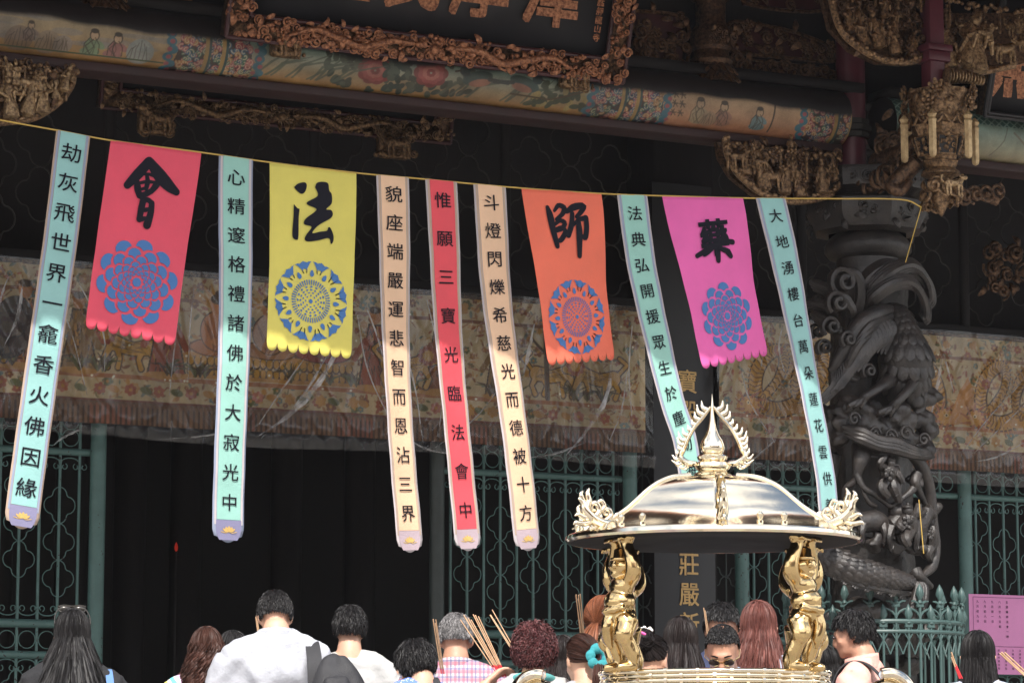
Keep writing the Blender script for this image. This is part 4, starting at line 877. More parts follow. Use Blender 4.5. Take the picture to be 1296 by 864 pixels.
        h = P[0]; p.ell(*h, 20 * s, 16 * s, DK); p.ell(*h, 17 * s, 13.5 * s, srgb(172, 130, 60)); p.ell(h[0] - fl * 15 * s, h[1] + 4 * s, 11 * s, 8 * s, srgb(172, 130, 60)); p.ell(h[0] - 3 * fl, h[1] - 3, 3.2, 3.2, LT); p.ell(h[0] - 3 * fl, h[1] - 3, 1.6, 1.6, DK)
        for k in range(10): a = k * .628; p.line([(h[0] + 15 * s * math.cos(a), h[1] + 13 * s * math.sin(a)), (h[0] + 30 * s * math.cos(a + .3), h[1] + 26 * s * math.sin(a + .3))], np.array([5, 1.5]) * s, srgb(140, 84, 48))
    base = y(.655)
    if kind == 0:
        X = lambda q: (at(q, 450, YW)[0] - 4.2) / (9.6 - 4.2) * W
        for q, f in ((20, 'r'), (-30, 'b'), (150, 'b-'), (90, 'B'), (200, 'r'), (265, 'u'), (330, 'u2'), (397, 'u3'), (463, 'r'), (545, 'r'), (505, 'b'), (622, 'B'), (690, 'b'), (738, 'b-')):
            if f == 'r': robe(X(q), base, 1.1, rd.choice([RU, srgb(124, 78, 56), srgb(140, 88, 60)]))
            elif f[0] == 'u': buddha(X(q), base, {'u': srgb(158, 108, 76), 'u2': srgb(150, 112, 84), 'u3': srgb(130, 58, 50)}[f], 1.05)
            elif f == 'B': robe(X(q), base, 1.0, srgb(120, 96, 60))
            else: beast(X(q), base - 3, -1 if '-' in f else 1, .95)
        for k in range(34): grass(rd.uniform(0, W), base, 8, rd.uniform(14, 30))
        p.line([(X(676), y(.2)), (X(678), base)], 9, DK); p.line([(X(660), y(.25)), (X(676), y(.36)), (X(700), y(.22))], 4, DK)
        p.ell(X(5), y(.42), 30, 44, srgb(34, 34, 44), .2, .9)
    else:
        for k, x in enumerate(np.arange(60, W, 205)):
            drag(x + 70, y(.42), 1.0, -1 if k % 2 else 1); p.poly([(x + 150, base), (x + 172, y(.4)), (x + 186, y(.3)), (x + 200, y(.44)), (x + 230, base)], srgb(170, 128, 84)); p.poly([(x + 40, base), (x + 70, y(.58)), (x + 110, base)], OC)
        for k in range(10): flower(rd.uniform(0, W), y(rd.uniform(.2, .6)), 8, RU)
    for k in range(int(W / 16)): p.ell(rd.uniform(0, W), rd.choice([y(.19), y(.69), y(rd.uniform(.1, .8))]), 1.5, 1.5, (.8, .8, .76))
    # fringe: looped gimp and hanging tassels
    p.poly([(0, y(.85)), (W, y(.85)), (W, H), (0, H)], srgb(66, 50, 42))
    for x in np.arange(0, W, 7.5): p.line([(x, y(.87)), (x, y(.985))], 4.2, srgb(108, 82, 66) if int(x / 60) % 3 else srgb(118, 74, 62)); p.ell(x + 3.7, y(.865), 4, 3.4, srgb(92, 66, 52))
    m = rng.standard_normal((H, W, 1)) * .035; p.a = np.clip(p.a * (1 + m) * np.array([1.36, 1.24, .92]), 0, .85)
    return p
M['embroidery'] = mat('embroidery', (1, 1, 1), .85, var=.28, scale=2.4, attr=True, bump=.35, bscale=260)
def pleat(x, z): return .010 * np.sin(x * 9.1) + .006 * np.sin(x * 23 + 1.3) + .012 * np.sin(x * 3.3) * (4.05 - z) + .004 * np.sin(x * 61)
def valance(x0, x1, seed, kind, label):
    W = int((x1 - x0) * 225); H = 216; p = val_paint(W, H, seed, kind); mb = MB(); z1, z0 = 4.02, 3.08
    def f(U, Vv):
        x = x0 + (x1 - x0) * U; z = z0 + (z1 - z0) * Vv; return np.stack([x, 17.06 + pleat(x, z), z], -1)
    uu, vv = np.meshgrid(np.linspace(0, 1, W), np.linspace(0, 1, H)); mb.grid(f, W - 1, H - 1, C=p.col(uu.ravel(), 1 - vv.ravel()))
    mb.grid(lambda U, Vv: f(U, Vv) + np.array([0, .004, 0]), 200, 4, C=np.tile([.12, .07, .05, 1], (201 * 5, 1)))
    t = thing('embroidered_valance', label, 'valance', ((x0 + x1) / 2, 17.06, z0), 0, 'embroidered valances over the doors')
    mb.build('cloth', M['embroidery'], t, ang=180)
    MB().tube([(x0, 17.05, 4.025), (x1, 17.05, 4.025)], .016, 8).build('rod', M['gilt_dark'], t)
    return t
valance(4.2, 9.6, 5, 0, 'long embroidered valance with seated Buddhas and beasts over the dark doorway')
valance(10.16, 15.1, 6, 1, 'embroidered valance with coiled gold dragons passing behind the stone column')
# clear plastic covers
pm = bpy.data.materials.new('clear_plastic'); pm.use_nodes = True; t = pm.node_tree; t.nodes.clear()
out = _n(t, 'ShaderNodeOutputMaterial'); tr_ = _n(t, 'ShaderNodeBsdfTransparent'); dfw = _n(t, 'ShaderNodeBsdfDiffuse'); dfw.inputs[0].default_value = (.8, .8, .82, 1); mw = _n(t, 'ShaderNodeMixShader'); mw.inputs[0].default_value = .04; gl = _n(t, 'ShaderNodeBsdfGlossy', Roughness=.16); fr_ = _n(t, 'ShaderNodeFresnel', IOR=1.5); ms = _n(t, 'ShaderNodeMixShader'); bp = _n(t, 'ShaderNodeBump', Strength=.6, Distance=.01); nz = _n(t, 'ShaderNodeTexNoise', Scale=9.0, Detail=5.0); mp = _n(t, 'ShaderNodeMapping'); mp.inputs['Scale'].default_value = (2.2, 1, .5); tc = _n(t, 'ShaderNodeTexCoord')
tr_.inputs[0].default_value = (.95, .94, .92, 1)
t.links.new(tc.outputs['Object'], mp.inputs[0]); t.links.new(mp.outputs[0], nz.inputs['Vector']); t.links.new(nz.outputs['Fac'], bp.inputs['Height']); t.links.new(bp.outputs[0], gl.inputs['Normal']); t.links.new(bp.outputs[0], fr_.inputs['Normal'])
t.links.new(fr_.outputs[0], ms.inputs[0]); t.links.new(tr_.outputs[0], mw.inputs[1]); t.links.new(dfw.outputs[0], mw.inputs[2]); t.links.new(mw.outputs[0], ms.inputs[1]); t.links.new(gl.outputs[0], ms.inputs[2]); t.links.new(ms.outputs[0], out.inputs[0])
pw = bpy.data.materials.new('folded_plastic'); pw.use_nodes = True; t = pw.node_tree; t.nodes.clear()
out = _n(t, 'ShaderNodeOutputMaterial'); tr_ = _n(t, 'ShaderNodeBsdfTransparent'); df = _n(t, 'ShaderNodeBsdfPrincipled', Roughness=.25); df.inputs['Base Color'].default_value = (.8, .8, .82, 1); ms = _n(t, 'ShaderNodeMixShader'); nz = _n(t, 'ShaderNodeTexNoise', Scale=14.0, Detail=4.0); rp = _n(t, 'ShaderNodeMapRange'); tc = _n(t, 'ShaderNodeTexCoord')
rp.inputs[1].default_value = .35; rp.inputs[2].default_value = .75; rp.inputs[3].default_value = .12; rp.inputs[4].default_value = .85
t.links.new(tc.outputs['Object'], nz.inputs['Vector']); t.links.new(nz.outputs['Fac'], rp.inputs[0]); t.links.new(rp.outputs[0], ms.inputs[0]); t.links.new(tr_.outputs[0], ms.inputs[1]); t.links.new(df.outputs[0], ms.inputs[2]); t.links.new(ms.outputs[0], out.inputs[0])
def plastic(x0, x1, seed, creases, label):
    rd = random.Random(seed); fans = [(rd.uniform(x0, x1), rd.uniform(3.9, 4.1), rd.uniform(-1.2, 1.2)) for _ in range(int((x1 - x0) * 16))]
    def disp(x, z):
        d = .012 * np.sin(x * 5 + seed) + .01 * np.sin(x * 13 - z * 4)
        for fx, fz, sl_ in fans:
            q = x - fx - sl_ * (fz - z) * .8; d = d + .016 * np.exp(-(q / .022) ** 2) * np.clip((fz - z) * 2.5, 0, 1)
        return d
    def f(U, Vv):
        x = x0 + (x1 - x0) * U; z = 2.99 + 1.05 * Vv + .015 * np.sin(x * 2.1 + seed) * (1 - Vv); y = 17.0 - disp(x, z) - .03 * np.exp(-((z - 3.04) / .05) ** 2); return np.stack([x, y, z], -1)
    t = thing('plastic_cover', label, 'plastic sheet', ((x0 + x1) / 2, 17.0, 2.99), 0, 'clear plastic covers over the valances')
    MB().grid(f, int((x1 - x0) * 90), 60).build('sheet', pm, t, ang=180)
    for pts, w_ in creases:
        P = smooth_path([V3(*(lambda a: (a[0], 16.955, a[2]))(at(px, py, 16.955))) for px, py in pts], 20); ww = lerpr([.15, .8, 1.0, .5, .1], 20) * w_
        T = nrm(np.gradient(P, axis=0)); N = np.cross(T, V3(0, 1, 0)); c = MB(); wob = 1 + .35 * np.sin(np.arange(20) * 1.9 + w_ * 300)
        V = np.concatenate([np.stack([P[i] + N[i] * ww[i] * wob[i], P[i] + V3(0, -.012, 0), P[i] - N[i] * ww[i] * .8]) for i in range(20)]); F = [(3 * i + k, 3 * i + k + 1, 3 * i + k + 4, 3 * i + k + 3) for i in range(19) for k in (0, 1)]
        c.add(V, F).build('crease', pw, t)
plastic(4.2, 9.62, 3, [([(30, 350), (22, 400), (4, 440)], .012), ([(70, 350), (62, 395), (48, 470)], .008), ([(98, 355), (130, 420), (132, 470)], .006), ([(230, 362), (222, 430), (214, 500)], .007), ([(245, 365), (240, 420), (238, 480)], .006), ([(445, 400), (412, 470), (372, 520), (320, 556)], .02), ([(425, 430), (380, 505), (330, 555)], .010), ([(395, 440), (352, 500), (322, 545)], .008), ([(462, 385), (482, 440), (500, 520)], .008), ([(480, 380), (520, 470), (535, 560)], .008), ([(452, 400), (466, 470), (500, 545)], .006), ([(676, 410), (668, 450), (660, 482)], .016), ([(775, 440), (768, 500), (742, 545), (716, 576)], .018), ([(794, 470), (786, 520), (770, 560)], .008), ([(800, 410), (796, 470), (800, 540)], .007), ([(640, 480), (600, 530), (545, 570)], .006), ([(110, 540), (82, 552), (64, 566)], .008), ([(300, 545), (250, 552), (200, 556)], .006), ([(740, 560), (700, 574), (660, 580)], .008), ([(505, 545), (540, 568), (600, 578)], .008), ([(60, 350), (90, 420), (110, 500)], .005), ([(540, 380), (560, 470), (556, 540)], .006), ([(620, 390), (640, 440), (648, 520)], .006), ([(12, 346), (0, 380), (-10, 430)], .008)],
        'creased clear plastic sheet hanging over the Buddha valance, left and middle')
plastic(10.12, 15.1, 4, [([(1193, 448), (1186, 490), (1174, 545)], .016), ([(1194, 448), (1200, 470), (1206, 495)], .009), ([(1296, 480), (1250, 530), (1215, 575)], .006), ([(1310, 500), (1262, 545), (1225, 580)], .006), ([(990, 412), (986, 440), (992, 470)], .010), ([(972, 415), (966, 440), (962, 470)], .007), ([(1000, 540), (960, 575), (930, 600)], .006), ([(935, 460), (950, 510), (980, 560)], .005), ([(1296, 560), (1260, 578), (1220, 586)], .008)],
        'creased clear plastic sheet hanging over the dragon valance, right of the pillar')
# ================================================================== BANNERS
YB = 14.12
def paper(name, c, **k): return mat(name, c, .72, var=.07, scale=4, bump=.55, bscale=7, transl=.2, **k)
PAP = {'aqua': paper('aqua_paper', (.30, .56, .54)), 'mint': paper('mint_paper', (.32, .60, .52)), 'red': paper('red_paper', (.76, .085, .14)), 'crimson': paper('crimson_paper', (.78, .085, .11)), 'yellow': paper('yellow_paper', (.72, .64, .14)), 'peach': paper('peach_paper', (.82, .55, .36)), 'orange': paper('orange_paper', (.84, .18, .105)), 'pink': paper('pink_paper', (.80, .14, .44)),
       'edge_grey': paper('grey_blue_border', (.30, .34, .46)), 'edge_tan': paper('tan_border', (.48, .36, .28)), 'edge_white': paper('white_border', (.56, .51, .52)), 'label': paper('violet_label', (.24, .23, .37)), 'label_pale': paper('mauve_label', (.48, .38, .42)), 'gold': mat('gold_print', (.58, .38, .12), .45, metal=.3, var=.15, scale=60)}
sg = [(-40, 143), (0, 152), (72, 165), (142, 178), (255, 193), (345, 206), (452, 219), (540, 227), (640, 236.5), (760, 245), (860, 248.5), (960, 251), (1060, 251.5), (1140, 252.5), (1166, 262)]
SP = smooth_path([at(x, y, YB) for x, y in sg], 140)
def string_at(x): return np.array([x, YB, np.interp(x, SP[:, 0], SP[:, 2])])
st = MB().tube(SP, .0042, 6).tube(smooth_path([at(1166, 262, YB), at(1158, 290, YB), at(1146, 332, YB + .1)], 10), .0028, 6)
tag(st.build('banner_string', M['string']), 'yellow cord strung across the court that all the paper banners hang from', 'cord')
class Ribbon:
    """paper strip hanging from the string; f(u, v, off): u across in metres from the middle, v down in metres"""
    def __init__(s, tl, tr, path, twist, seed, w=None):
        a, b = at(*tl, YB), at(*tr, YB); s.w = (b[0] - a[0]) if w is None else w
        c0 = string_at((a[0] + b[0]) / 2); P = [c0] + [at(x, y, YB) for x, y in path]; s.P = smooth_path(P, 60)
        s.Ln = np.concatenate([[0], np.cumsum(np.linalg.norm(np.diff(s.P, axis=0), axis=1))]); s.len = s.Ln[-1]; s.tw = R(twist); rd = random.Random(seed)
        s.ph = rd.uniform(0, 6.3); s.am = rd.uniform(.010, .018); s.slope = np.array([b[0] - a[0], 0, string_at(b[0])[2] - string_at(a[0])[2]]); s.slope /= np.linalg.norm(s.slope)
        s.cu = rd.choice([-1, 1]) * rd.uniform(.002, .006)
    def __call__(s, u, v, off=0.0):
        t = v / s.len; p = np.array([np.interp(v, s.Ln, s.P[:, k]) for k in range(3)])
        if v > s.len: p = s.P[-1] + (s.P[-1] - s.P[-2]) / (s.Ln[-1] - s.Ln[-2]) * (v - s.len)
        e = .02; q = np.array([np.interp(min(max(v, 0), s.len - e) + e, s.Ln, s.P[:, k]) - np.interp(min(max(v, 0), s.len - e), s.Ln, s.P[:, k]) for k in range(3)]); ax = q / np.linalg.norm(q)
        k = min(1, max(0, t * 1.5)); a = s.tw * k * k * (3 - 2 * k); r0 = s.slope * (1 - min(1, t * 6)) + np.array([-ax[2], 0, ax[0]]) * min(1, t * 6); r0 = r0 - ax * (r0 @ ax) if t > .16 else r0
        r0 /= np.linalg.norm(r0); n0 = np.array([0, -1.0, 0]); r = r0 * math.cos(a) - n0 * math.sin(a); n = n0 * math.cos(a) + r0 * math.sin(a)
        y = s.am * math.sin(v * 2.6 + s.ph) * min(1, t * 4) + s.cu * (2 * u / s.w) ** 2 * min(1, t * 5) 
        fold = abs(((v / .27 + s.ph) % 1.0) - .5) * 2; y += .0035 * fold * min(1, t * 6) + .002 * math.sin(u * 9 + v * 2 + s.ph)
        return p + r * u + n * (y + off)
def narrow(label, paper_, edge, lab, text, tl, tr, path, twist, seed, cs, fr_first, fr_last, ey='edge_tan'):
    rb = Ribbon(tl, tr, path, twist, seed); w, Ln = rb.w, rb.len
    o = thing('prayer_banner', label, 'banner', rb(0, 0), 0, 'narrow calligraphy banners on the string')
    def strip(u0, u1, v0, v1, off, n=40, round_=0, m=8):
        mb = MB()
        def f(U, Vv):
            out = np.empty((len(U), 3))
            for i, (a, b) in enumerate(zip(U, Vv)):
                v = v0 + (v1 - v0) * b; k = 1.0
                if round_ and v > Ln - round_: q = (v - Ln + round_) / round_; k = max(.55, math.sqrt(max(0, 1 - (q * .84) ** 2)))
                u = (u0 + (u1 - u0) * a) * k; vv = v - (round_ * .35 * (2 * abs(a - .5)) ** 2 if round_ and v > Ln - .001 else 0)
                out[i] = rb(u, vv, off)
            return out
        mb.grid(f, m, n); return mb
    b = strip(-w / 2, w / 2, 0, Ln, 0, 60, .075); ob = b.build('paper', PAP[edge], o, ang=180); sm = ob.modifiers.new('thick', 'SOLIDIFY'); sm.thickness = .002; sm.offset = 1 if False else -1
    strip(-w * .45, -w * .385, .0, Ln - .09, .004, 50, m=2).merge(strip(w * .385, w * .45, .0, Ln - .09, .004, 50, m=2)).build('inner_border', PAP[ey], o, ang=180)
    strip(-w * .375, w * .375, .0, Ln - .115, .0055, 60).build('field', PAP[paper_], o, ang=180)
    strip(-w * .40, w * .40, Ln - .113, Ln - .012, .0055, 12, .075).build('label', PAP[lab], o, ang=180)
    lo = MB(); cv = Ln - .062
    for k, (a, r_) in enumerate([(-75, .05), (-48, .046), (-24, .044), (0, .045), (24, .044), (48, .046), (75, .05)]):
        P = [rb(r_ * (.25 + .75 * q) * math.sin(R(a)) + d * .010 * math.sin(3.1 * q), cv + .018 - r_ * (.15 + .75 * q) * math.cos(R(a)), .0075 + .0003 * k) for d, rng_ in ((1, np.linspace(0, 1, 6)), (-1, np.linspace(1, 0, 6))) for q in rng_]
        lo.add(np.array(P), [tuple(range(len(P)))])
    lo.build('lotus', PAP['gold'], o)
    lt = MB(); n = len(text)
    for i, ch in enumerate(text):
        v = fr_first + (fr_last - fr_first) * i / (n - 1); letters(lt, ch, cs, lambda a, b_, c: rb(a, v - b_, c), 0, 0, off=.0105, bold=.011, sx=1.06, sy=.94)
    lt.build('lettering', M['ink'], o)
    return o
L_ = lambda y0, y1, tot, y: (y - y0)
def fv(rb_len, ytop, ybot, y): return rb_len * (y - ytop) / (ybot - ytop)
def nb(label, paper_, edge, lab, text, tl, tr, path, twist, seed, cs, ya, yb, ey='edge_tan'):
    rb = Ribbon(tl, tr, path, twist, seed); y0 = (tl[1] + tr[1]) / 2; y1 = path[-1][1]
    return narrow(label, paper_, edge, lab, text, tl, tr, path, twist, seed, cs, fv(rb.len, y0, y1, ya), fv(rb.len, y0, y1, yb), ey)
nb('leftmost narrow aqua banner with black characters leaning left, violet lotus label', 'aqua', 'edge_tan', 'label', '劫灰飛世界一龕香火佛因緣', (71, 165), (114, 173), [(72, 330), (50, 500), (26.5, 669)], 2, 1, .106, 195, 618, 'edge_grey')
nb('narrow mint banner between the red 會 banner and the yellow 法 banner', 'mint', 'edge_grey', 'label', '心精邃格禮諸佛於大寂光中', (277, 197), (320, 203), [(296, 360), (293, 520), (290.5, 686)], 10, 2, .096, 226, 636, 'edge_white')
nb('narrow peach banner just right of the yellow 法 banner', 'peach', 'edge_white', 'label_pale', '貌座端嚴運悲智而恩沾三界', (476, 221), (517, 226), [(499, 380), (508, 540), (518, 699)], 20, 3, .098, 247, 650)
nb('narrow crimson banner hanging between two peach banners', 'crimson', 'edge_white', 'label_pale', '惟願三寶光臨法會中', (538, 227), (578, 232), [(565, 390), (580, 550), (592, 697)], 17, 4, .096, 255, 646)
nb('narrow peach banner between the crimson banner and the orange 師 banner', 'peach', 'edge_white', 'label_pale', '斗燈閃爍希慈光而德被十方', (599, 234), (640, 238), [(632, 390), (650, 550), (667, 697)], 18, 5, .096, 258, 650)
nb('narrow mint banner whose lower end goes behind the burner finial', 'mint', 'edge_white', 'label', '法典弘開援眾生於塵劫海', (781, 245), (819, 248), [(814, 350), (842, 490), (866, 570), (884, 690)], 16, 6, .090, 270, 596, 'edge_grey')
nb('rightmost narrow aqua banner in front of the dragon column', 'aqua', 'edge_white', 'label', '大地湧樓台萬朵蓮花雲供養', (956, 251), (994, 251.5), [(1000, 360), (1027, 490), (1042, 580), (1048, 640), (1049.5, 682)], 24, 7, .086, 274, 640, 'edge_grey')

# ------------------------------------------------------------------ wide banners
def petal_scales(rb, c, Rr, n, rows, q, off, keep=.80):
    mb = MB(); dl = 2 * math.pi / n
    for k in range(rows):
        for j in range(n):
            th0 = (j + .5 * (k % 2)) * dl + .08; us = np.linspace(-.98, .98, 11)
            top = [(u, math.sqrt(max(0, 1 - u * u))) for u in us]; bot = [(u, (math.sqrt(max(0, 1 - (1 - abs(u)) ** 2)) - 1)) for u in us[::-1]]
            if k == 0: bot = [(u, max(b, -.62)) for u, b in bot]
            P = []
            for u, v in top + bot:
                kk = keep - .03 * k * 0; u2 = u * kk; v2 = (v + .05) * kk - .05; r = Rr * q ** (k + 1 - v2 * (1.0 if k else .9)); a = th0 + u2 * dl / 2 * 1.0; P.append(rb(c[0] + r * math.sin(a), c[1] - r * math.cos(a), off))
            mb.add(np.array(P), [tuple(range(len(P)))])
    P = [rb(c[0] + Rr * q ** rows * .62 * math.sin(a), c[1] - Rr * q ** rows * .62 * math.cos(a), off) for a in np.linspace(0, 6.2832, 17)[:-1]]; mb.add(np.array(P), [tuple(range(16))])
    return mb
def petal_wheel(rb, c, Rr, off):
    mb = MB(); n = 12
    def blob(a, r, pts, k=0):
        P = [rb(c[0] + Rr * ((r + y) * math.sin(a) + x * math.cos(a)), c[1] - Rr * ((r + y) * math.cos(a) - x * math.sin(a)), off + .0002 * k) for x, y in pts]; mb.add(np.array(P), [tuple(range(len(P)))])
    drop = lambda s: [(s * .62 * math.sin(t) * (1 - .35 * math.cos(t)), -s * math.cos(t) * -1) for t in np.linspace(0, 6.2832, 17)[:-1]]
    for j in range(n):
        a = j * 6.2832 / n
        blob(a, .69, drop(.085)); blob(a + math.pi / n, .90, drop(.10))
        for sg in (-1, 1): blob(a, .78, [(sg * x, y) for x, y in [(.015, .20), (.06, .16), (.11, .05), (.15, -.02), (.155, -.10), (.135, -.10), (.13, -.03), (.19, .02), (.21, .10), (.22, .18), (.15, .16), (.10, .19)]])
    for j in range(48): a = j * 6.2832 / 48; blob(a, .47, [(-.011, -.065), (.011, -.065), (.016, .06), (-.016, .06)])
    for r_, m_, s in ((.34, 16, .045), (.265, 16, .04), (.195, 12, .036), (.125, 8, .034)):
        for j in range(m_): a = (j + .5 * (int(r_ * 100) % 2)) * 6.2832 / m_; blob(a, r_, [(-s, .3 * s), (-.5 * s, .8 * s), (0, s), (.5 * s, .8 * s), (s, .3 * s), (.4 * s, .2 * s), (0, -.4 * s), (-.4 * s, .2 * s)])
    P = [rb(c[0] + Rr * .055 * math.sin(a), c[1] - Rr * .055 * math.cos(a), off) for a in np.linspace(0, 6.2832, 13)[:-1]]; mb.add(np.array(P), [tuple(range(12))])
    return mb
def wide(label, m, tl, tr, path, twist, seed, char, strokes, polys, crop, mand, yc, rad):
    rb = Ribbon(tl, tr, path, twist, seed); w, Ln = rb.w, rb.len; o = thing('festival_banner', label, 'banner', rb(0, 0), 0, 'wide banners with one large character')
    N = 8; tabs = 8; nu = 160; nv = 40
    def f(U, Vv):
        out = np.empty((len(U), 3))
        for i, (a, b) in enumerate(zip(U, Vv)):
            ph = (a * tabs) % 1.0; x = abs(ph - .5) * 2; e = .036 * (1 - .25 * x - .75 * min(1, x * 1.01) ** 5) - .010 * (x > .95)
            out[i] = rb((a - .5) * w, b * (Ln - .038 + e), 0)
        return out
    ob = MB().grid(f, nu, nv).build('paper', PAP[m], o, ang=180); sm = ob.modifiers.new('thick', 'SOLIDIFY'); sm.thickness = .002; sm.offset = -1
    hol = MB()
    for k in range(tabs):
        u = (-.5 + (k + .5) / tabs) * w; P = [rb(u + .006 * math.cos(a), Ln - .022 + .006 * math.sin(a), .002) for a in np.linspace(0, 6.2832, 9)[:-1]]; hol.add(np.array(P), [tuple(range(8))])
    hol.build('hole', M['ink'], o); bpy.data.objects
    y0 = (tl[1] + tr[1]) / 2; y1 = path[-1][1]; c = (0.0, fv(Ln, y0, y1, yc)); Rr = rad
    (petal_scales(rb, c, Rr, 10, 7, .77, .006) if mand == 'scale' else petal_wheel(rb, c, Rr, .006)).build('rosette', M['blue_paper'], o)
    # brush character: crop pixels -> banner metres, measured from the middle line at that height
    ox, oy, k = crop; a, b_ = at(*tl, YB), at(*tr, YB)
    def kk(x, y):
        q = at(ox + x / k, oy + y / k, YB); i = np.argmin(np.abs(rb.P[:, 2] - q[2])); v = rb.Ln[i] + (rb.P[i][2] - q[2]); t = min(1, v / Ln); sl_ = rb.slope[2] / rb.slope[0]
        return (q[0] - rb.P[i][0], v)
    lt = MB(); of = .007
    for s in strokes: stroke(lt, [(x, y, wd / k / 1000 * 4.3) for x, y, wd in s], lambda u, v, o_: rb(u, v, o_), lambda x, y: (x, y), of) if False else stroke2(lt, s, rb, kk, k, of); of += .00015
    for p in polys:
        q = np.array(p + p[:1], float); q = smooth_path(q, len(p) * 4)[:-1]; lt.add(np.array([rb(*kk(x, y), of) for x, y in q]), [tuple(range(len(q)))]); of += .00015
    if char == '藥':
        u0, v0 = kk(250, 232); letters(lt, '藥', .215, lambda a, b, c_: rb(a, v0 - b, c_), u0, 0, off=.0085, bold=.032, slant=.10, sx=.95)
    lt.build('lettering', M['ink'], o); o['label'] = label
    return o
def stroke2(mb, s, rb, kk, k, off):
    m = np.array([(*kk(x, y), wd / k * .0060) for x, y, wd in s]); stroke(mb, m, lambda u, v, o_: rb(u, v, o_), lambda x, y: (x, y), off)
wide('wide red banner with a black 會 above a blue petal rosette', 'red', (140, 176), (255, 191), [(181, 305), (165, 427)], 3, 11, '會',
     [[(188, 232, 20), (232, 182, 28), (276, 128, 26)], [(277, 124, 22), (318, 176, 36), (358, 212, 32), (388, 232, 20)], [(250, 180, 8), (280, 178, 9), (306, 184, 10)], [(226, 205, 14), (232, 240, 20), (238, 266, 16)], [(236, 264, 12), (262, 258, 16), (288, 240, 14)], [(318, 190, 14), (306, 216, 18), (286, 244, 14)], [(268, 182, 10), (272, 208, 14), (264, 236, 12)], [(236, 218, 8), (270, 208, 10), (306, 206, 8)], [(246, 240, 8), (270, 230, 9)], [(254, 284, 18), (246, 320, 18), (240, 358, 16)], [(252, 284, 12), (272, 278, 14), (288, 288, 14)], [(288, 288, 16), (284, 330, 18), (272, 376, 22)], [(250, 322, 8), (264, 318, 12), (278, 312, 8)], [(242, 358, 14), (258, 352, 12), (272, 350, 9)], [(244, 270, 14), (256, 276, 12)]],
     [], (100, 165, 3.144), 'scale', 357, .238)
wide('wide yellow banner with a black 法 above a blue flame-petal wheel', 'yellow', (341, 206), (451, 218), [(396, 330), (392, 449)], 4, 12, '法', [],
     [[(135, 138), (150, 124), (178, 118), (188, 130), (182, 154), (168, 165), (150, 155)], [(134, 206), (150, 224), (158, 228), (155, 265), (155, 344), (145, 353), (132, 345), (129, 320), (133, 260)],
      [(222, 138), (230, 120), (254, 115), (276, 122), (281, 150), (292, 168), (292, 205), (270, 228), (290, 232), (298, 248), (288, 266), (248, 288), (226, 306), (214, 326), (245, 320), (274, 316), (280, 302), (290, 306), (303, 336), (302, 360), (293, 369), (283, 346), (240, 355), (196, 360), (182, 350), (190, 330), (210, 300), (179, 290), (183, 268), (220, 240), (228, 226), (193, 210), (191, 198), (225, 180), (235, 166)]],
     (330, 195, 3.26), 'wheel', 381, .212)
wide('wide orange banner with a black 師 above a blue flame-petal wheel', 'orange', (660, 238.5), (761, 245), [(723, 350), (738.5, 459)], 13, 13, '師',
     [[(130, 112, 14), (140, 150, 24), (150, 210, 22), (168, 288, 18)], [(160, 130, 10), (180, 108, 16), (206, 122, 20), (196, 148, 16), (168, 168, 12)], [(160, 190, 12), (184, 176, 14), (206, 190, 18), (192, 214, 14), (166, 222, 10)], [(164, 210, 9), (192, 208, 14), (208, 230, 18), (188, 262, 18), (170, 266, 12)],
      [(216, 140, 14), (250, 122, 24), (296, 118, 20), (284, 146, 18), (262, 168, 14)], [(242, 150, 16), (238, 200, 20), (222, 246, 20)], [(240, 210, 10), (270, 184, 14), (306, 178, 20)], [(308, 182, 18), (310, 226, 20), (304, 266, 20), (290, 256, 10)], [(268, 170, 14), (276, 240, 24), (278, 345, 18)]],
     [], (655, 230, 3.6), 'wheel', 401, .205)
wide('wide pink banner with a black 藥 above a blue petal rosette, rightmost wide one', 'pink', (838, 247), (940, 249), [(908, 355), (931, 459)], 12, 14, '藥',
     [[(156, 300, 16), (230, 276, 20), (300, 262, 16), (342, 272, 20)], [(264, 262, 20), (266, 300, 22), (266, 342, 20)], [(300, 296, 14), (316, 312, 24), (332, 334, 20)]], [],
     (835, 240, 3.757), 'scale', 400, .205)
# ================================================================== DRAGON COLUMN
col = thing('stone_column', 'dark carved stone column wrapped with a phoenix, horsemen and a dragon tail', 'column', (XC, YC, FLOOR))
zc = lambda py, Y=YC: at(1100, py, Y)[2]
ST = M['stone_dark']
cap = MB()
oct_ = lambda r, a, t: r / np.maximum(np.cos((a + .2) % (math.pi / 4) - math.pi / 8), .1) * .96
cap.lathe([(.1, zc(222)), (.35, zc(222)), (.36, zc(226)), (.345, zc(246)), (.30, zc(250)), (.27, zc(254)), (.30, zc(256)), (.365, zc(262)), (.37, zc(278)), (.32, zc(296)), (.24, zc(300))], (XC, YC, 0), 64, rfun=oct_)
for i in range(14):
    a = i * 6.2832 / 14 + .1; W_ = V3(math.cos(a), math.sin(a), -.25); fr = Fr((XC + .33 * math.cos(a), YC + .33 * math.sin(a), zc(276)), (-math.sin(a), math.cos(a), 0), (0, 0, 1), W_); rd = random.Random(i)
    c_scroll(cap, fr, -.03, .02, .045, .01, rd); c_scroll(cap, fr, .04, 0, .04, .01, rd); c_leaf(cap, fr, 0, -.05, .05, .0, rd); c_cloud(cap, fr, 0, 0, .04, .01, rd)
    fr = Fr((XC + .345 * math.cos(a), YC + .345 * math.sin(a), zc(236)), (-math.sin(a), math.cos(a), 0), (0, 0, 1), W_); c_scroll(cap, fr, 0, 0, .045, -.01, rd); c_scroll(cap, fr, .07, 0, .03, -.01, rd)
cap.build('capital', ST, col, ang=35)
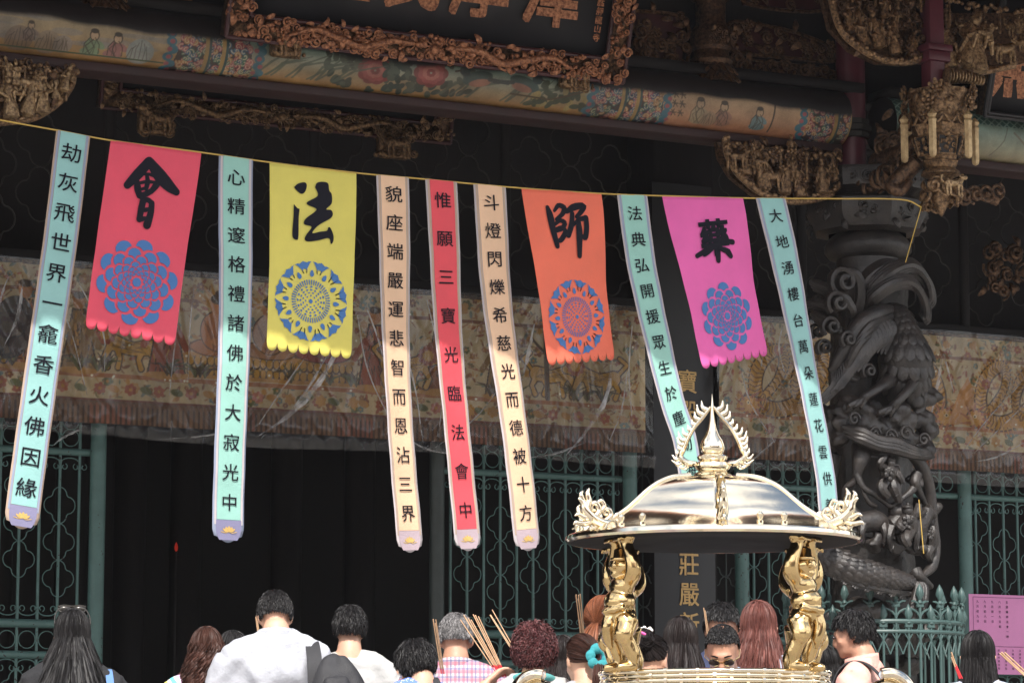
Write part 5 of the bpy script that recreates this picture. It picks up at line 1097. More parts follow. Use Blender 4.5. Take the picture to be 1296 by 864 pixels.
nk = MB(); nk.lathe([(.2, zc(298)), (.235, zc(304)), (.262, zc(312)), (.262, zc(320)), (.235, zc(327)), (.19, zc(330)), (.185, zc(352)), (.19, zc(400))], (XC, YC, 0), 48); nk.build('neck', ST, col)
def shaft():
    mb = MB()
    def f(U, Vv):
        a = U * 2 * math.pi; z = FLOOR + .25 + Vv * (zc(345) - FLOOR - .25); P0 = np.stack([np.cos(a) * 2.2, np.sin(a) * 2.2, z * 3.2], 1)
        n = vnoise(P0, 1.0, 3) * .5 + vnoise(P0, 2.6, 9) * .28 + vnoise(P0, 6, 5) * .1; r = .235 + .045 * n
        return np.stack([XC + r * np.cos(a), YC + r * np.sin(a), z], 1)
    mb.grid(f, 72, 220); return mb
shaft().build('shaft', ST, col, ang=180)
MB().lathe([(.05, FLOOR), (.42, FLOOR), (.42, FLOOR + .12), (.36, FLOOR + .16), (.40, FLOOR + .24), (.33, FLOOR + .32), (.25, FLOOR + .34)], (XC, YC, 0), 8).build('base', M['granite'], col, ang=30, bevel=.01)
# everything below is carved in the round on the side towards the court; c(px,py,d): d metres in front of the axis plane
c = lambda px, py, d=.3: at(px, py, YC - d)
def tb(mb, pts, r, n=28, seg=10): P = smooth_path([c(*p) for p in pts], n); mb.tube(P, lerpr(r, n), seg); return P
ph = MB()   # phoenix body
scaled_tube(ph, [c(1122, 392, .30), c(1136, 402, .36), c(1143, 424, .40), c(1146, 452, .42), c(1144, 476, .38), c(1140, 496, .30)], [.05, .08, .10, .165, .15, .08], 0, 18, face=(-.25, -1, .15), ds=.34, n=60)
ph.ell(c(1147, 462, .36), (.15, .14, .18), None, 20, 14)
tb(ph, [(1162, 470, .40), (1152, 490, .54), (1138, 506, .58), (1130, 515, .56)], [.055, .03, .024, .028]); tb(ph, [(1132, 478, .40), (1114, 490, .54), (1098, 500, .56), (1092, 505, .54)], [.055, .03, .024, .028])
for fx, fy in ((1130, 517), (1092, 508)):
    for k in (-1, 0, 1): tb(ph, [(fx, fy - 2, .56), (fx - 9 + 7 * k, fy + 4, .58), (fx - 12 + 9 * k, fy + 10, .54)], [.022, .018, .005], 8, 7)
ph.build('phoenix_body', ST, col)
wg = MB()   # drooping wing with ribbed feathers
P = tb(wg, [(1132, 392, .34), (1110, 396, .44), (1088, 412, .46), (1072, 438, .44), (1058, 462, .40), (1050, 470, .38)], [.03, .05, .055, .05, .04, .02], 30)
for i in range(4, 28, 1):
    p = P[i]; t = i / 28; L2 = .26 * (1 - .35 * abs(t - .45)); d = nrm(V3(.28 - .75 * t, -.08, -1)); q = smooth_path([p, p + d * L2 * .5 + V3(.03, -.03, 0), p + d * L2 + V3(-.02, -.01, .02 * math.sin(i))], 10); wg.tube(q, lerpr([.014, .026, .024, .006], 10), 6, flat=.6, up=(0, -1, 0))
for k in range(3): tb(wg, [(1128 - 6 * k, 400 + 8 * k, .42), (1100 - 4 * k, 412 + 9 * k, .5), (1080 - 2 * k, 440 + 8 * k, .48), (1078 - 3 * k, 462 + 6 * k, .44), (1084, 474 + 3 * k, .44), (1092, 466, .44)], [.02, .028, .024, .02, .014, .006], 26, 8)
wg.build('wing', ST, col)
for j, pts in enumerate(([(1098, 388, .32), (1104, 366, .42), (1128, 344, .46), (1154, 336, .42), (1172, 352, .36), (1178, 376, .32), (1172, 386, .3)], [(1096, 392, .34), (1106, 374, .46), (1130, 358, .5), (1154, 358, .46), (1168, 376, .42), (1172, 398, .38), (1168, 404, .36)], [(1092, 386, .3), (1094, 358, .36), (1120, 338, .38), (1150, 342, .36), (1172, 362, .3)])):
    tp = MB(); 
    for k in range(5): tb(tp, [(x + (k - 2) * 1.6, y + (k - 2) * 2.6, d + .02 * (2 - abs(k - 2))) for x, y, d in pts], [.018, .026, .026, .022, .014], 40, 7)
    tp.build('tail_plume', ST, col)
cu = MB()   # curled plumes at the left
for cx_, cy_, s, d in ((1063, 357, .085, .38), (1056, 384, .07, .4), (1048, 414, .06, .38), (1070, 430, .05, .46), (1040, 440, .05, .34), (1096, 470, .045, .46), (1034, 384, .05, .2), (1032, 420, .05, .2)):
    fr = Fr(c(cx_, cy_, d)); th = np.linspace(0, 9.4, 34); rr = s * (1 - .8 * th / 9.4)
    for k in (-1, 0, 1): cu.tube(fr.P(np.stack([rr * np.cos(th + 2.2), -rr * np.sin(th + 2.2), .02 + s * .5 * th / 9.4 + .0 * th + k * .012], 1)), s * .2, 7)
for pts in ([(1063, 348, .38), (1086, 352, .42), (1090, 378, .4), (1082, 400, .36)], [(1056, 376, .4), (1074, 384, .44), (1078, 404, .4)], [(1028, 360, .2), (1044, 366, .26), (1058, 372, .34)], [(1024, 386, .2), (1044, 388, .3), (1060, 394, .38)], [(1030, 400, .26), (1050, 410, .36), (1064, 416, .42)]):
    for k in (-1, 0, 1): tb(cu, [(x + 2.2 * k, y + 4 * k, d) for x, y, d in pts], [.02, .032, .03, .016], 20, 8)
cu.build('curled_plume', ST, col)
# rocky ledge with holes
def lump(pts, seed, rmin, rmax, n=3, vox=.016):
    mb = MB(); rd = random.Random(seed)
    for px, py, d in pts:
        for _ in range(n): mb.ell(c(px + rd.uniform(-7, 7), py + rd.uniform(-5, 5), d + rd.uniform(-.05, .04)), (rd.uniform(rmin, rmax), rd.uniform(rmin, rmax) * .8, rd.uniform(rmin, rmax) * .8), None, 10, 8)
    out = remesh(mb, vox, 2); V = out.V[0]; out.V[0] = V + out.N * (vnoise(V, 16, seed) * .014 + vnoise(V, 34, seed) * .007)[:, None]; return out
rk = lump([(1046, 530, .2), (1052, 545, .28), (1062, 520, .36), (1070, 538, .4), (1080, 512, .44), (1094, 516, .46), (1104, 524, .46), (1088, 540, .44), (1108, 540, .46), (1122, 528, .48), (1134, 524, .48), (1130, 546, .46), (1148, 536, .44), (1150, 556, .44), (1166, 528, .38), (1172, 548, .36), (1168, 566, .36), (1160, 506, .36), (1176, 500, .28), (1062, 556, .36), (1112, 556, .46), (1136, 564, .46)], 4, .045, .085)
rk.build('rock_ledge', ST, col, ang=180)
le = MB()
for k in range(3):
    tb(le, [(1066 + 2 * k, 540 + 5 * k, .48), (1090, 546 + 5 * k, .54), (1110, 556 + 4 * k, .56), (1132, 560 + 4 * k, .56), (1152, 568 + 3 * k, .52), (1172, 573 + 2 * k, .44), (1182, 578, .36)], [.01, .034, .03, .034, .03, .026, .008], 34, 8)
for px, py, s in ((1146, 548, .05), (1126, 552, .045), (1106, 548, .04), (1080, 530, .04), (1168, 556, .04)):
    th = np.linspace(0, 9, 26); fr = Fr(c(px, py, .55)); rr = s * (1 - .85 * th / 9); le.tube(fr.P(np.stack([rr * np.cos(th), rr * np.sin(th), .01 + 0 * th], 1)), .008, 6)
le.build('ledge_edge', ST, col)
# twisted tree and cloud band framing the lower scene
tr_ = MB(); tb0 = tb; tbt = lambda mb, pts, r, n=28, seg=10: tb0(mb, pts, np.asarray(r) * .68, n, seg)
tbt(tr_, [(1092, 566, .42), (1090, 580, .46), (1086, 594, .46), (1082, 608, .44), (1070, 618, .4), (1066, 634, .36)], [.10, .085, .05, .035, .024, .01], 26); tbt(tr_, [(1084, 600, .46), (1092, 616, .48), (1104, 624, .48), (1118, 634, .46), (1128, 640, .46), (1140, 632, .46), (1152, 622, .46), (1160, 612, .44)], [.035, .026, .024, .022, .024, .024, .03, .05], 34)
tbt(tr_, [(1088, 604, .46), (1092, 622, .47), (1100, 636, .46), (1108, 640, .44)], [.02, .016, .02, .024], 20); tbt(tr_, [(1096, 577, .48), (1110, 579, .5), (1126, 583, .5)], [.03, .014, .008], 12)
tbt(tr_, [(1160, 600, .44), (1158, 612, .46), (1166, 628, .42), (1172, 640, .38)], [.05, .045, .03, .02], 18); tbt(tr_, [(1152, 574, .42), (1166, 590, .40), (1176, 620, .36), (1180, 660, .34), (1184, 690, .34), (1180, 715, .36), (1168, 728, .4)], [.04, .06, .055, .05, .045, .05, .03], 40, 12)
tbt(tr_, [(1058, 575, .26), (1048, 620, .22), (1046, 660, .2), (1050, 700, .22)], [.05, .07, .06, .05], 24)
tr_.build('twisted_tree', ST, col)
md = lump([(1094, 688, .4), (1106, 690, .42), (1120, 692, .44), (1134, 694, .44), (1150, 690, .42), (1164, 694, .4), (1110, 684, .44), (1176, 700, .36), (1160, 610, .42), (1180, 640, .32)], 9, .03, .05); md.build('cloud_band', ST, col, ang=180)
# little warriors and mounts
def mini(pts, hd, label=None, extra=None, name='warrior'):
    mb = MB()
    for seg, r in pts: tb(mb, seg, r, 10, 8)
    mb.ell(c(*hd), (.03, .03, .034), None, 10, 8); mb.ell(c(hd[0] - .5, hd[1] - 4, hd[2]), (.034, .034, .018), None, 10, 6); mb.ell(c(hd[0], hd[1] - 8, hd[2]), .012, None, 8, 6)
    for i in range(8): mb.ell(c(hd[0] + random.uniform(-6, 6), hd[1] + random.uniform(8, 22), hd[2] + .03), .016, None, 7, 5)
    if extra: extra(mb)
    mb.build(name, ST, col)
def bow_(mb): tb(mb, [(1129, 588, .54), (1138, 590, .54), (1140, 604, .54), (1140, 618, .54), (1134, 628, .54)], [.006] * 4, 18, 6)
mini([([(1126, 606, .48), (1125, 596, .5), (1124, 590, .5)], [.05, .06, .04]), ([(1124, 606, .48), (1116, 618, .5), (1124, 628, .5)], [.045, .036, .024]), ([(1128, 606, .48), (1132, 618, .52), (1138, 634, .5)], [.045, .036, .024]), ([(1120, 594, .5), (1114, 586, .54), (1120, 578, .54)], [.03, .022, .018]), ([(1130, 594, .5), (1138, 602, .54), (1142, 610, .54)], [.03, .022, .018])], (1127, 586, .52), extra=bow_)
def horse(px, py, k, d, flip=1):
    mb = MB(); q = lambda dx, dy, dd=0: (px + flip * dx * k, py + dy * k, d + dd)
    tb(mb, [q(-20, -28), q(-8, -32), q(10, -30), q(20, -32)], np.array([.05, .075, .07, .06]) * k, 16); tb(mb, [q(18, -32), q(26, -44), q(28, -50)], np.array([.055, .045, .035]) * k, 10); tb(mb, [q(26, -50), q(34, -44), q(38, -40)], np.array([.036, .03, .018]) * k, 10)
    for lx, kx, dd in ((-18, -3, .03), (-12, 4, -.03), (12, 2, .04), (18, 5, -.03)): tb(mb, [q(lx, -26, dd), q(lx + kx, -14, dd + .02), q(lx + kx * .4, -2, dd), q(lx + kx * .4 + 2, 0, dd)], np.array([.035, .022, .018, .024]) * k, 12, 7)
    tb(mb, [q(-22, -30), q(-28, -22), q(-27, -12)], np.array([.02, .028, .01]) * k, 10)
    for i in range(7): tb(mb, [q(16 + 2 * i * .8, -36 - 2 * i, .05), q(12 + 2 * i * .8, -32 - 2 * i, .07)], [.012, .004], 5, 5)
    mb.build('horse', ST, col)
horse(1102, 686, .85, .44, -1); horse(1146, 694, 1.0, .44, 1)
mini([([(1150, 672, .48), (1149, 660, .5), (1149, 652, .5)], [.055, .06, .045]), ([(1150, 672, .5), (1146, 682, .56), (1150, 690, .56)], [.045, .034, .022]), ([(1145, 656, .5), (1138, 664, .54), (1144, 670, .56)], [.03, .024, .018]), ([(1154, 655, .5), (1160, 648, .52), (1163, 638, .52)], [.03, .024, .02])], (1149, 646, .52))
mini([([(1178, 690, .38), (1178, 674, .4), (1178, 666, .4)], [.045, .05, .036]), ([(1178, 690, .38), (1174, 700, .4), (1178, 708, .38)], [.04, .03, .02]), ([(1174, 670, .4), (1166, 676, .44), (1168, 684, .44)], [.026, .02, .016])], (1177, 660, .4))
fl = MB(); tb(fl, [(1130, 660, .42), (1136, 648, .44), (1144, 652, .42)], [.02, .07, .02], 12); fl.build('banner_cloth', ST, col)
# dragon tail sweeping out at the lower left, with fringe
tl = MB(); TP = [c(1024, 690, .46), c(1040, 700, .52), (c(1058, 712, .56)), c(1080, 722, .58), c(1106, 728, .56), c(1132, 734, .5), c(1152, 738, .42)]
scaled_tube(tl, TP, [.06, .085, .09, .082, .074, .06, .045], 0, 16, face=(-.35, -1, .12), ds=.55, n=64)
S = smooth_path(TP, 60)
for i in range(0, 58, 1): a = S[i] + V3(0, -.02, -.062); tl.tube([a, a + V3(-.02, -.01, -.03 - .012 * math.sin(i * 1.1))], [.022, .008], 6)
tl.tube(S + V3(-.0, -.02, -.072), lerpr([.014, .026, .022, .012], 60), 8)
tl.build('dragon_tail', ST, col)
sc_ = MB(); 
for k in range(4): tb(sc_, [(1148 + 4 * k, 738, .44), (1160 + 3 * k, 742, .46), (1158 + 4 * k, 756, .48), (1152 + 5 * k, 776, .48), (1150 + 5 * k, 800, .46), (1150 + 5 * k, 830, .42)], [.02, .028, .026, .024, .022, .02], 24, 8)
tb(sc_, [(1158, 722, .42), (1164, 730, .44), (1178, 742, .4)], [.04, .036, .02], 12); sc_.build('ribbon', ST, col)
lw = lump([(1080, 770, .34), (1110, 775, .38), (1140, 790, .36), (1090, 800, .38), (1120, 815, .38), (1080, 830, .36), (1110, 850, .38), (1150, 840, .34), (1170, 800, .26), (1060, 790, .24)], 15, .05, .09); lw.build('lower_rocks', ST, col, ang=180)
MB().tube(smooth_path([at(1163, 632, YC - .6), at(1165, 655, YC - .6), at(1169, 700, YC - .6)], 10), .0028, 6).build('rope', M['string'], None)
tag(bpy.data.objects['rope'], 'short yellow rope hanging down the carved stone column', 'rope')

# ------------------------------------------------------------------ spear fence round the column foot
fe = thing('spear_fence', 'round green iron fence of spear-topped bars about the foot of the stone column', 'iron fence', (XC, YC, FLOOR), 0)
M['iron_fence'] = mat('iron_fence', (.04, .078, .074), .5, var=.2, scale=9); FR = .52; zt = [at(1100, y, YC - FR)[2] for y in (738, 764, 784, 797)]
def spear(a, zt_, big):
    x, y = XC + FR * math.cos(a), YC + FR * math.sin(a); mb = MB().tube([(x, y, FLOOR), (x, y, zt_ - .09)], 0.0085 if big else .0075, 8)
    mb.lathe([(.010, zt_ - .11), (.018, zt_ - .10), (.009, zt_ - .085), (.026, zt_ - .05), (.018, zt_ - .02), (.001, zt_ + .01)], (x, y, 0), 8); T = V3(-math.sin(a), math.cos(a), 0)
    for s in (-1, 1): mb.tube(smooth_path([V3(x, y, zt_ - .12), V3(x, y, zt_ - .095) + T * s * .03, V3(x, y, zt_ - .092) + T * s * .058], 8), lerpr([.008, .008, .004], 8), 6)
    mb.tube([V3(x, y, zt_ - .118) - T * .022, V3(x, y, zt_ - .118) + T * .022], .011, 6); mb.build('spear', M['iron_fence'], fe)
for i in range(22):
    a = (i + .3) * 6.2832 / 22; spear(a, zt[0], True); spear(a + 3.1416 / 22, zt[1], False)
th = np.linspace(0, 6.2832, 61)
for z, r_ in ((zt[2], .014), (zt[3], .012), (FLOOR + .15, .014)): MB().tube(np.stack([XC + FR * np.cos(th), YC + FR * np.sin(th), np.full(61, z)], 1), r_, 8, caps=False).build('rail', M['iron_fence'], fe)
sw = MB()
for i in range(22):
    a0 = (i + .3) * 6.2832 / 22; b_ = np.linspace(0, math.pi, 9); aa = a0 + (math.pi / 22) * (1 - np.cos(b_)); sw.tube(np.stack([XC + FR * np.cos(aa), YC + FR * np.sin(aa), zt[2] + .01 + .062 * np.sin(b_)], 1), .007, 6)
    for k in (0, 1):
        am = a0 + (.5 + k) * math.pi / 22; q = np.linspace(0, 6.2832, 13); sw.tube(np.stack([XC + FR * np.cos(am + .05 * np.cos(q)), YC + FR * np.sin(am + .05 * np.cos(q)), (zt[2] + zt[3]) / 2 + .026 * np.sin(q)], 1), .004, 5, caps=False)
        for s in (-1, 1): sw.tube(smooth_path([V3(XC + FR * math.cos(am), YC + FR * math.sin(am), zt[3] - .13), V3(XC + FR * math.cos(am + s * .05), YC + FR * math.sin(am + s * .05), zt[3] - .07), V3(XC + FR * math.cos(am + s * .13), YC + FR * math.sin(am + s * .13), zt[3])], 8), .005, 5)
sw.build('scrollwork', M['iron_fence'], fe)
# pink notice on the right screen
nx, nz0 = pxz(1226, 752, 17.12)[0], pxz(1226, 852, 17.12)[1]; nz1 = pxz(1226, 751, 17.12)[1]; nw = .62; nh = nz1 - nz0
no = thing('pink_notice', 'pink paper notice with columns of small dark writing on the iron screen', 'notice', (nx + nw / 2, 17.12, nz0))
MB().grid(lambda U, Vv: np.stack([nx + nw * U, 17.12 - .006 * np.sin(U * 5) * np.sin(Vv * 3), nz0 + nh * Vv], 1), 12, 8).build('paper', mat('notice_paper', (.66, .26, .50), .8, var=.05), no, ang=180)
lt = MB(); fn = lambda u, v, w_: V3(nx + u, 17.12 - .007 - w_, nz0 + v)
for a_, b_ in (((.03, .02), (.03, nh - .02)), ((.03, nh - .02), (nw - .02, nh - .02)), ((.03, .19), (nw - .02, .19))): lt.tube([fn(*a_, .001), fn(*b_, .001)], .0012, 5)
tx = ['九月初九日', '九月初八日', '九月初一日', '八月廿九日起', '主題藥師法會一時', '敬請信眾參加']
for i, s_ in enumerate(tx[:5]):
    for j, ch in enumerate(s_): letters(lt, ch, .020, fn, .065 + .062 * i, nh - .05 - .034 * j, bold=.02)
for i in range(9):
    for j, ch in enumerate('法會時間地點'): letters(lt, ch, .016, fn, .055 + .06 * i, .165 - .025 * j, bold=.02)
lt.build('lettering', M['ink'], no)
# ================================================================== BRASS INCENSE BURNER
BD = 10.5; bx, by, _ = atd(903, 690, BD); BA = math.atan2(bx, by); K = BD / FPX
bu = thing('incense_burner', 'polished brass incense burner with domed hexagonal roof held up by strongman figures', 'incense burner', (bx, by, 0), -BA)
zb = lambda py: 1.0 + (980 - py) * K
def bl(mb, name, m, parent=None, **k): return mb.build(name, m, parent or bu, local=True, **k)
NB, RO = 6, R(-90 + 3)
# roof
hexr = lambda r, a, wt: r * (1 - wt) + wt * r * math.cos(math.pi / 6) / np.cos((a - RO) % (math.pi / 3) - math.pi / 6) * (1 + .03 * np.cos(6 * (a - RO) + math.pi) * 0)
prof = [(26, 606), (40, 606.5), (56, 609), (74, 615), (89, 625), (101, 638), (114, 652), (131, 663), (152, 671), (172, 677), (184, 681)]
pr = smooth_path([(r * K, zb(y), 0) for r, y in prof], 60)[:, :2]
wts = lerpr([.7, .74, .74, .74, .74, .72, .65, .45, .2, 0], 60)
rm = MB()
q_ = np.stack([np.interp(np.linspace(0, 59, 240), np.arange(60), pr[:, c_]) for c_ in (0, 1)], 1)
for _ in range(3):
    e_ = np.vstack([2 * q_[0] - q_[24:0:-1], q_, 2 * q_[-1] - q_[-2:-26:-1]]); q_ = np.stack([np.convolve(e_[:, c_], np.ones(49) / 49, 'valid') for c_ in (0, 1)], 1)
pr = np.stack([np.interp(np.linspace(0, len(q_) - 1, 60), np.arange(len(q_)), q_[:, c_]) for c_ in (0, 1)], 1)
n = 192; a = np.arange(n) * 2 * math.pi / n; V = []
for (r, z), wt in zip(pr, wts): rr = hexr(r * (1 + .13 * wt), a, wt); V.append(np.stack([rr * np.cos(a), rr * np.sin(a), np.full(n, z)], 1))
RV = np.array(V); i = np.arange(59)[:, None] * n; j = np.arange(n)[None, :]; k = (j + 1) % n
rm.add(np.concatenate(V), np.stack([i + j, i + n + j, i + n + k, i + k], -1).reshape(-1, 4))
bl(rm, 'roof', M['brass'], ang=28)
rim = MB(); R0 = 184 * K; rim.lathe([(R0, zb(681)), (R0 + .008, zb(683)), (R0 + .010, zb(687)), (R0 + .004, zb(690)), (R0 - .012, zb(690))], (0, 0, 0), 128); bl(rim, 'rim', M['brass'])
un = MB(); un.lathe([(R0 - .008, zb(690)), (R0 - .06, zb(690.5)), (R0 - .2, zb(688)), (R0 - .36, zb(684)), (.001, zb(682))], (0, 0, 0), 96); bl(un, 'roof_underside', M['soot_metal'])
for q in range(6):
    ang = RO + q * math.pi / 3; ix = int(round((ang % (2 * math.pi)) / (2 * math.pi) * n)) % n; P = RV[2:, ix] + np.array([0, 0, .002])
    rg = MB().tube(P, .006, 10).tube(P + np.array([0, 0, .005]), .0035, 8); o = bl(rg, 'ridge', M['brass'])
    # flaming scroll at the tip of the ridge
    er = nrm(V3(math.cos(ang), math.sin(ang), 0)); fr = Fr(P[-9] + V3(0, 0, .01), er, (0, 0, 1), np.cross(er, V3(0, 0, 1))); tip = MB(); S_ = K * .92
    def sp(pts, r, nn=22): tip.tube(fr.P(smooth_path([(x * S_, y * S_, d * S_) for x, y, d in [(p + (0,))[:3] for p in pts]], nn)), lerpr(r, nn) * S_, 8)
    sp([(-26, 0), (-8, -3), (10, 2), (22, 12), (26, 24), (34, 30)], [5, 7, 8, 7, 5, 1.5]); sp([(14, 6), (24, 4), (34, 8), (40, 6)], [5, 5, 3, 1]); sp([(22, 14), (18, 26), (20, 36), (17, 44)], [5, 5, 4, 1]); sp([(24, 20), (30, 34), (27, 40)], [4, 3.4, .8])
    sp([(10, 4), (2, 14), (6, 24), (14, 22), (13, 15), (8, 15)], [5, 4.4, 4, 3.4, 3, 2]); sp([(-6, 0), (-16, 8), (-14, 16), (-7, 16), (-7, 10), (-11, 10)], [4.4, 4, 3.6, 3, 2.6, 2]); sp([(-22, 0), (-30, 6), (-27, 11), (-22, 8)], [4, 3.4, 2.6, 1.6]); sp([(2, 12), (-6, 20), (-2, 28), (4, 26)], [3.6, 3.4, 2.8, 1.6])
    sp([(12, 0), (26, -4), (38, -3), (42, -6)], [4, 4, 3, .8])
    bl(tip, 'flame_scroll', M['brass'], ang=60)
    # little beast riding the ridge and knobs along the eave
    bm = MB(); fr2 = Fr(P[40] + V3(0, 0, .01), er, (0, 0, 1), np.cross(er, V3(0, 0, 1))); s2 = K
    for pts, r in (([(0, 0, 0), (3, 10, 0), (0, 22, 0), (4, 34, 0)], [7, 6, 5, 4]), ([(4, 32, 0), (9, 38, 0)], [6, 4]), ([(0, 16, 3), (8, 10, 4), (12, 2, 3)], [4, 3, 2.4]), ([(0, 16, -3), (8, 10, -4), (12, 2, -3)], [4, 3, 2.4]), ([(-3, 12, 0), (-10, 20, 0), (-8, 30, 0)], [4, 4, 1.5])): bm.tube(fr2.P(np.array(smooth_path(pts, 12)) * s2), lerpr(r, 12) * s2, 8)
    if q == 0: bl(bm, 'ridge_figure', M['brass_deep'], ang=60)
    for f_ in (.18, .30):
        a2 = ang + f_ * math.pi / 3 * 1.5; km = MB(); rr = R0 - .032; km.lathe([(.012, 0), (.012, .012), (.007, .016), (.011, .026), (.012, .034), (.006, .042), (.001, .044)], (rr * math.cos(a2), rr * math.sin(a2), zb(682) + .006), 12); bl(km, 'knob', M['brass'])
# finial: rings, onion bulb, flame wreath
fi = MB(); fi.lathe([(p * K, zb(y)) for p, y in [(20, 610), (23, 608), (24, 604), (21, 601), (18, 599), (21, 597), (23.5, 593), (22, 589), (16, 586), (19, 584), (20, 581), (17, 578), (12, 577), (14, 575.5), (16, 572), (16, 567), (13.5, 560), (9, 553), (5.5, 545), (3.4, 534), (2.2, 520), (.1, 500)]], (0, 0, 0), 40); bl(fi, 'finial', M['brass'], ang=35)
for sx in (-1, 1):
    fm = MB(); W_ = lambda x, y: V3(sx * x * K, 0, zb(y))
    P = smooth_path([W_(20, 590), W_(33, 588), W_(41, 580), W_(36, 569), W_(31, 557), W_(23, 543), W_(12, 530), W_(2, 517)], 44); fm.tube(P, lerpr([3.4, 4.4, 4, 3.4, 3, 2.8, 2.6, 2], 44) * K, 8, flat=1.6, up=(0, 1, 0)); fm.tube(P + V3(0, -.006, 0), .004, 8)
    T = nrm(np.gradient(P, axis=0))
    for q in range(5, 43, 3):
        nn = V3(-T[q][2] * 1, 0, T[q][0]) * (-sx); nn = nn if nn[0] * sx > -.2 or nn[2] > 0 else -nn; L2 = (13 + 4 * math.sin(q * 1.7)) * K; up_ = V3(0, 0, 1)
        fm.tube(smooth_path([P[q], P[q] + nrm(nn + V3(sx * .5, 0, .1)) * L2 * .5, P[q] + nrm(nn + V3(sx * .2, 0, .9)) * L2], 9), lerpr([3.0, 3.2, 1.8, .4], 9) * K, 7, flat=.7, up=(0, 1, 0))
    bl(fm, 'flame_wreath', M['brass'], ang=60)
# strongmen
def strongman():
    mb = MB(); k = K
    def t(pts, r, nn=12): mb.tube(smooth_path(np.array(pts, float) * k, nn), lerpr(r, nn) * k, 12)
    for s in (-1, 1):
        t([(s * 13, 0, 62), (s * 20, -8, 44), (s * 19, -4, 34)], [13, 12, 9]); t([(s * 19, -4, 36), (s * 20, 2, 20), (s * 19, 3, 6)], [9.5, 9, 6]); t([(s * 19, 6, 5), (s * 20, -8, 4), (s * 21, -16, 3)], [6.5, 6.5, 4.5])
        t([(s * 13, 2, 108), (s * 24, 2, 118), (s * 25, 0, 134), (s * 17, -2, 150), (s * 15, -2, 160)], [9, 9.5, 8.5, 7, 8]); t([(s * 8, -6, 162), (s * 16, -4, 163), (s * 24, 2, 162)], [5, 7, 5])
        for f in range(4): t([(s * (9 + 4 * f), -8, 160), (s * (8 + 4.4 * f), -13, 162), (s * (8 + 4.4 * f), -15, 157)], [2.6, 2.4, 1.8], 6)
        mb.ell(np.array((s * 5.5, -13, 128)) * k, np.array((4.6, 4, 4)) * k); mb.ell(np.array((s * 11, -2, 127)) * k, np.array((2.4, 3.4, 5)) * k)
    mb.ell(np.array((0, -2, 66)) * k, np.array((21, 16, 13)) * k); mb.ell(np.array((0, -5, 84)) * k, np.array((20, 18, 17)) * k, None, 16, 12); mb.ell(np.array((0, -2, 103)) * k, np.array((20, 14, 14)) * k, None, 16, 12); t([(0, 0, 110), (0, -1, 120)], [9, 9])
    mb.ell(np.array((0, -3, 127)) * k, np.array((11.5, 12, 13)) * k, None, 16, 12); mb.ell(np.array((0, -14, 126)) * k, np.array((3, 4, 4)) * k); mb.ell(np.array((0, -11, 118)) * k, np.array((7, 5, 4)) * k); t([(-7, -12, 133), (0, -14, 132), (7, -12, 133)], [2.6, 2.2, 2.6])
    t([(-20, -8, 76), (0, -22, 72), (20, -8, 76)], [4, 4.6, 4]); mb.ell(np.array((0, -22, 88)) * k, np.array((2.4, 2, 2.4)) * k)
    t([(0, -16, 70), (2, -20, 54), (-1, -18, 38), (2, -16, 26)], [7, 8, 7, 3]); t([(-16, -8, 64), (-24, -8, 40)], [8, 6]); t([(16, -8, 64), (24, -8, 40)], [8, 6])
    out = remesh(mb, .0038, 7); V = out.V[0]; w_ = np.clip((V[:, 2] / k - 55) / 10, 0, 1) * np.clip((82 - V[:, 2] / k) / 8, 0, 1); out.V[0] = V * np.array([1.12, 1.1, 1]) + out.N * (vnoise(V, 60) * .0035 * w_)[:, None]
    cap_ = MB().lathe([(12.5 * k, 134 * k), (15 * k, 135 * k), (14.5 * k, 138 * k), (11 * k, 139 * k), (10 * k, 148 * k), (7 * k, 151 * k), (.001, 151 * k)], (0, -2 * k, 0), 24); return out, cap_
sman, scap = strongman(); mesh_b = sman.mesh('strongman'); mesh_b.materials.append(M['brass_deep']); mesh_c = scap.mesh('cap'); mesh_c.materials.append(M['brass_deep'])
for me in (mesh_b, mesh_c): me.polygons.foreach_set('use_smooth', np.ones(len(me.polygons), bool))
TOP = zb(852)
for q, (dx, dy) in enumerate(((-111, -.26), (108, -.26), (-117, .27), (113, .27))):
    o = bpy.data.objects.new('strongman', mesh_b); COL.objects.link(o); o.parent = bu; o.location = (dx * K, dy, TOP - .004); o.rotation_euler = (0, 0, math.atan2(dy, dx * K) + math.pi / 2 + (0.25 if q == 1 else -.3 if q == 0 else 0)); WORLD[o.name] = np.zeros(3)
    c_ = bpy.data.objects.new('cap', mesh_c); COL.objects.link(c_); c_.parent = o
# bowl with bamboo-like rings, ash, legs and scroll ears
BRR = 141 * K
for kz, y in enumerate((855, 860.5, 866.5, 872.5)):
    rg = MB(); th = np.linspace(0, 6.2832, 97); r_ = BRR + (.006 if kz == 0 else .002); rg.tube(np.stack([r_ * np.cos(th), r_ * np.sin(th), np.full(97, zb(y))], 1), .0085 if kz == 0 else .0078, 10, caps=False)
    for q in range(22):
        a_ = (q + (.5 if kz % 2 else 0)) * 6.2832 / 22; d = .014; rg.tube([(r_ * math.cos(a_ - d), r_ * math.sin(a_ - d), zb(y)), (r_ * math.cos(a_ + d), r_ * math.sin(a_ + d), zb(y))], .0105, 8)
    bl(rg, 'bamboo_ring', M['brass'])
bw = MB(); bw.lathe([(BRR - .02, zb(856)), (BRR - .012, zb(875)), (BRR - .03, zb(886)), (BRR - .03, 1.22), (BRR + .02, 1.1), (BRR + .03, .95), (BRR - .03, .8), (BRR - .16, .68), (.1, .62), (.001, .62)], (0, 0, 0), 96); bw.lathe([(BRR - .03, zb(857)), (BRR - .05, 1.24), (BRR - .05, 1.2)], (0, 0, 0), 64); bl(bw, 'bowl', M['brass'])
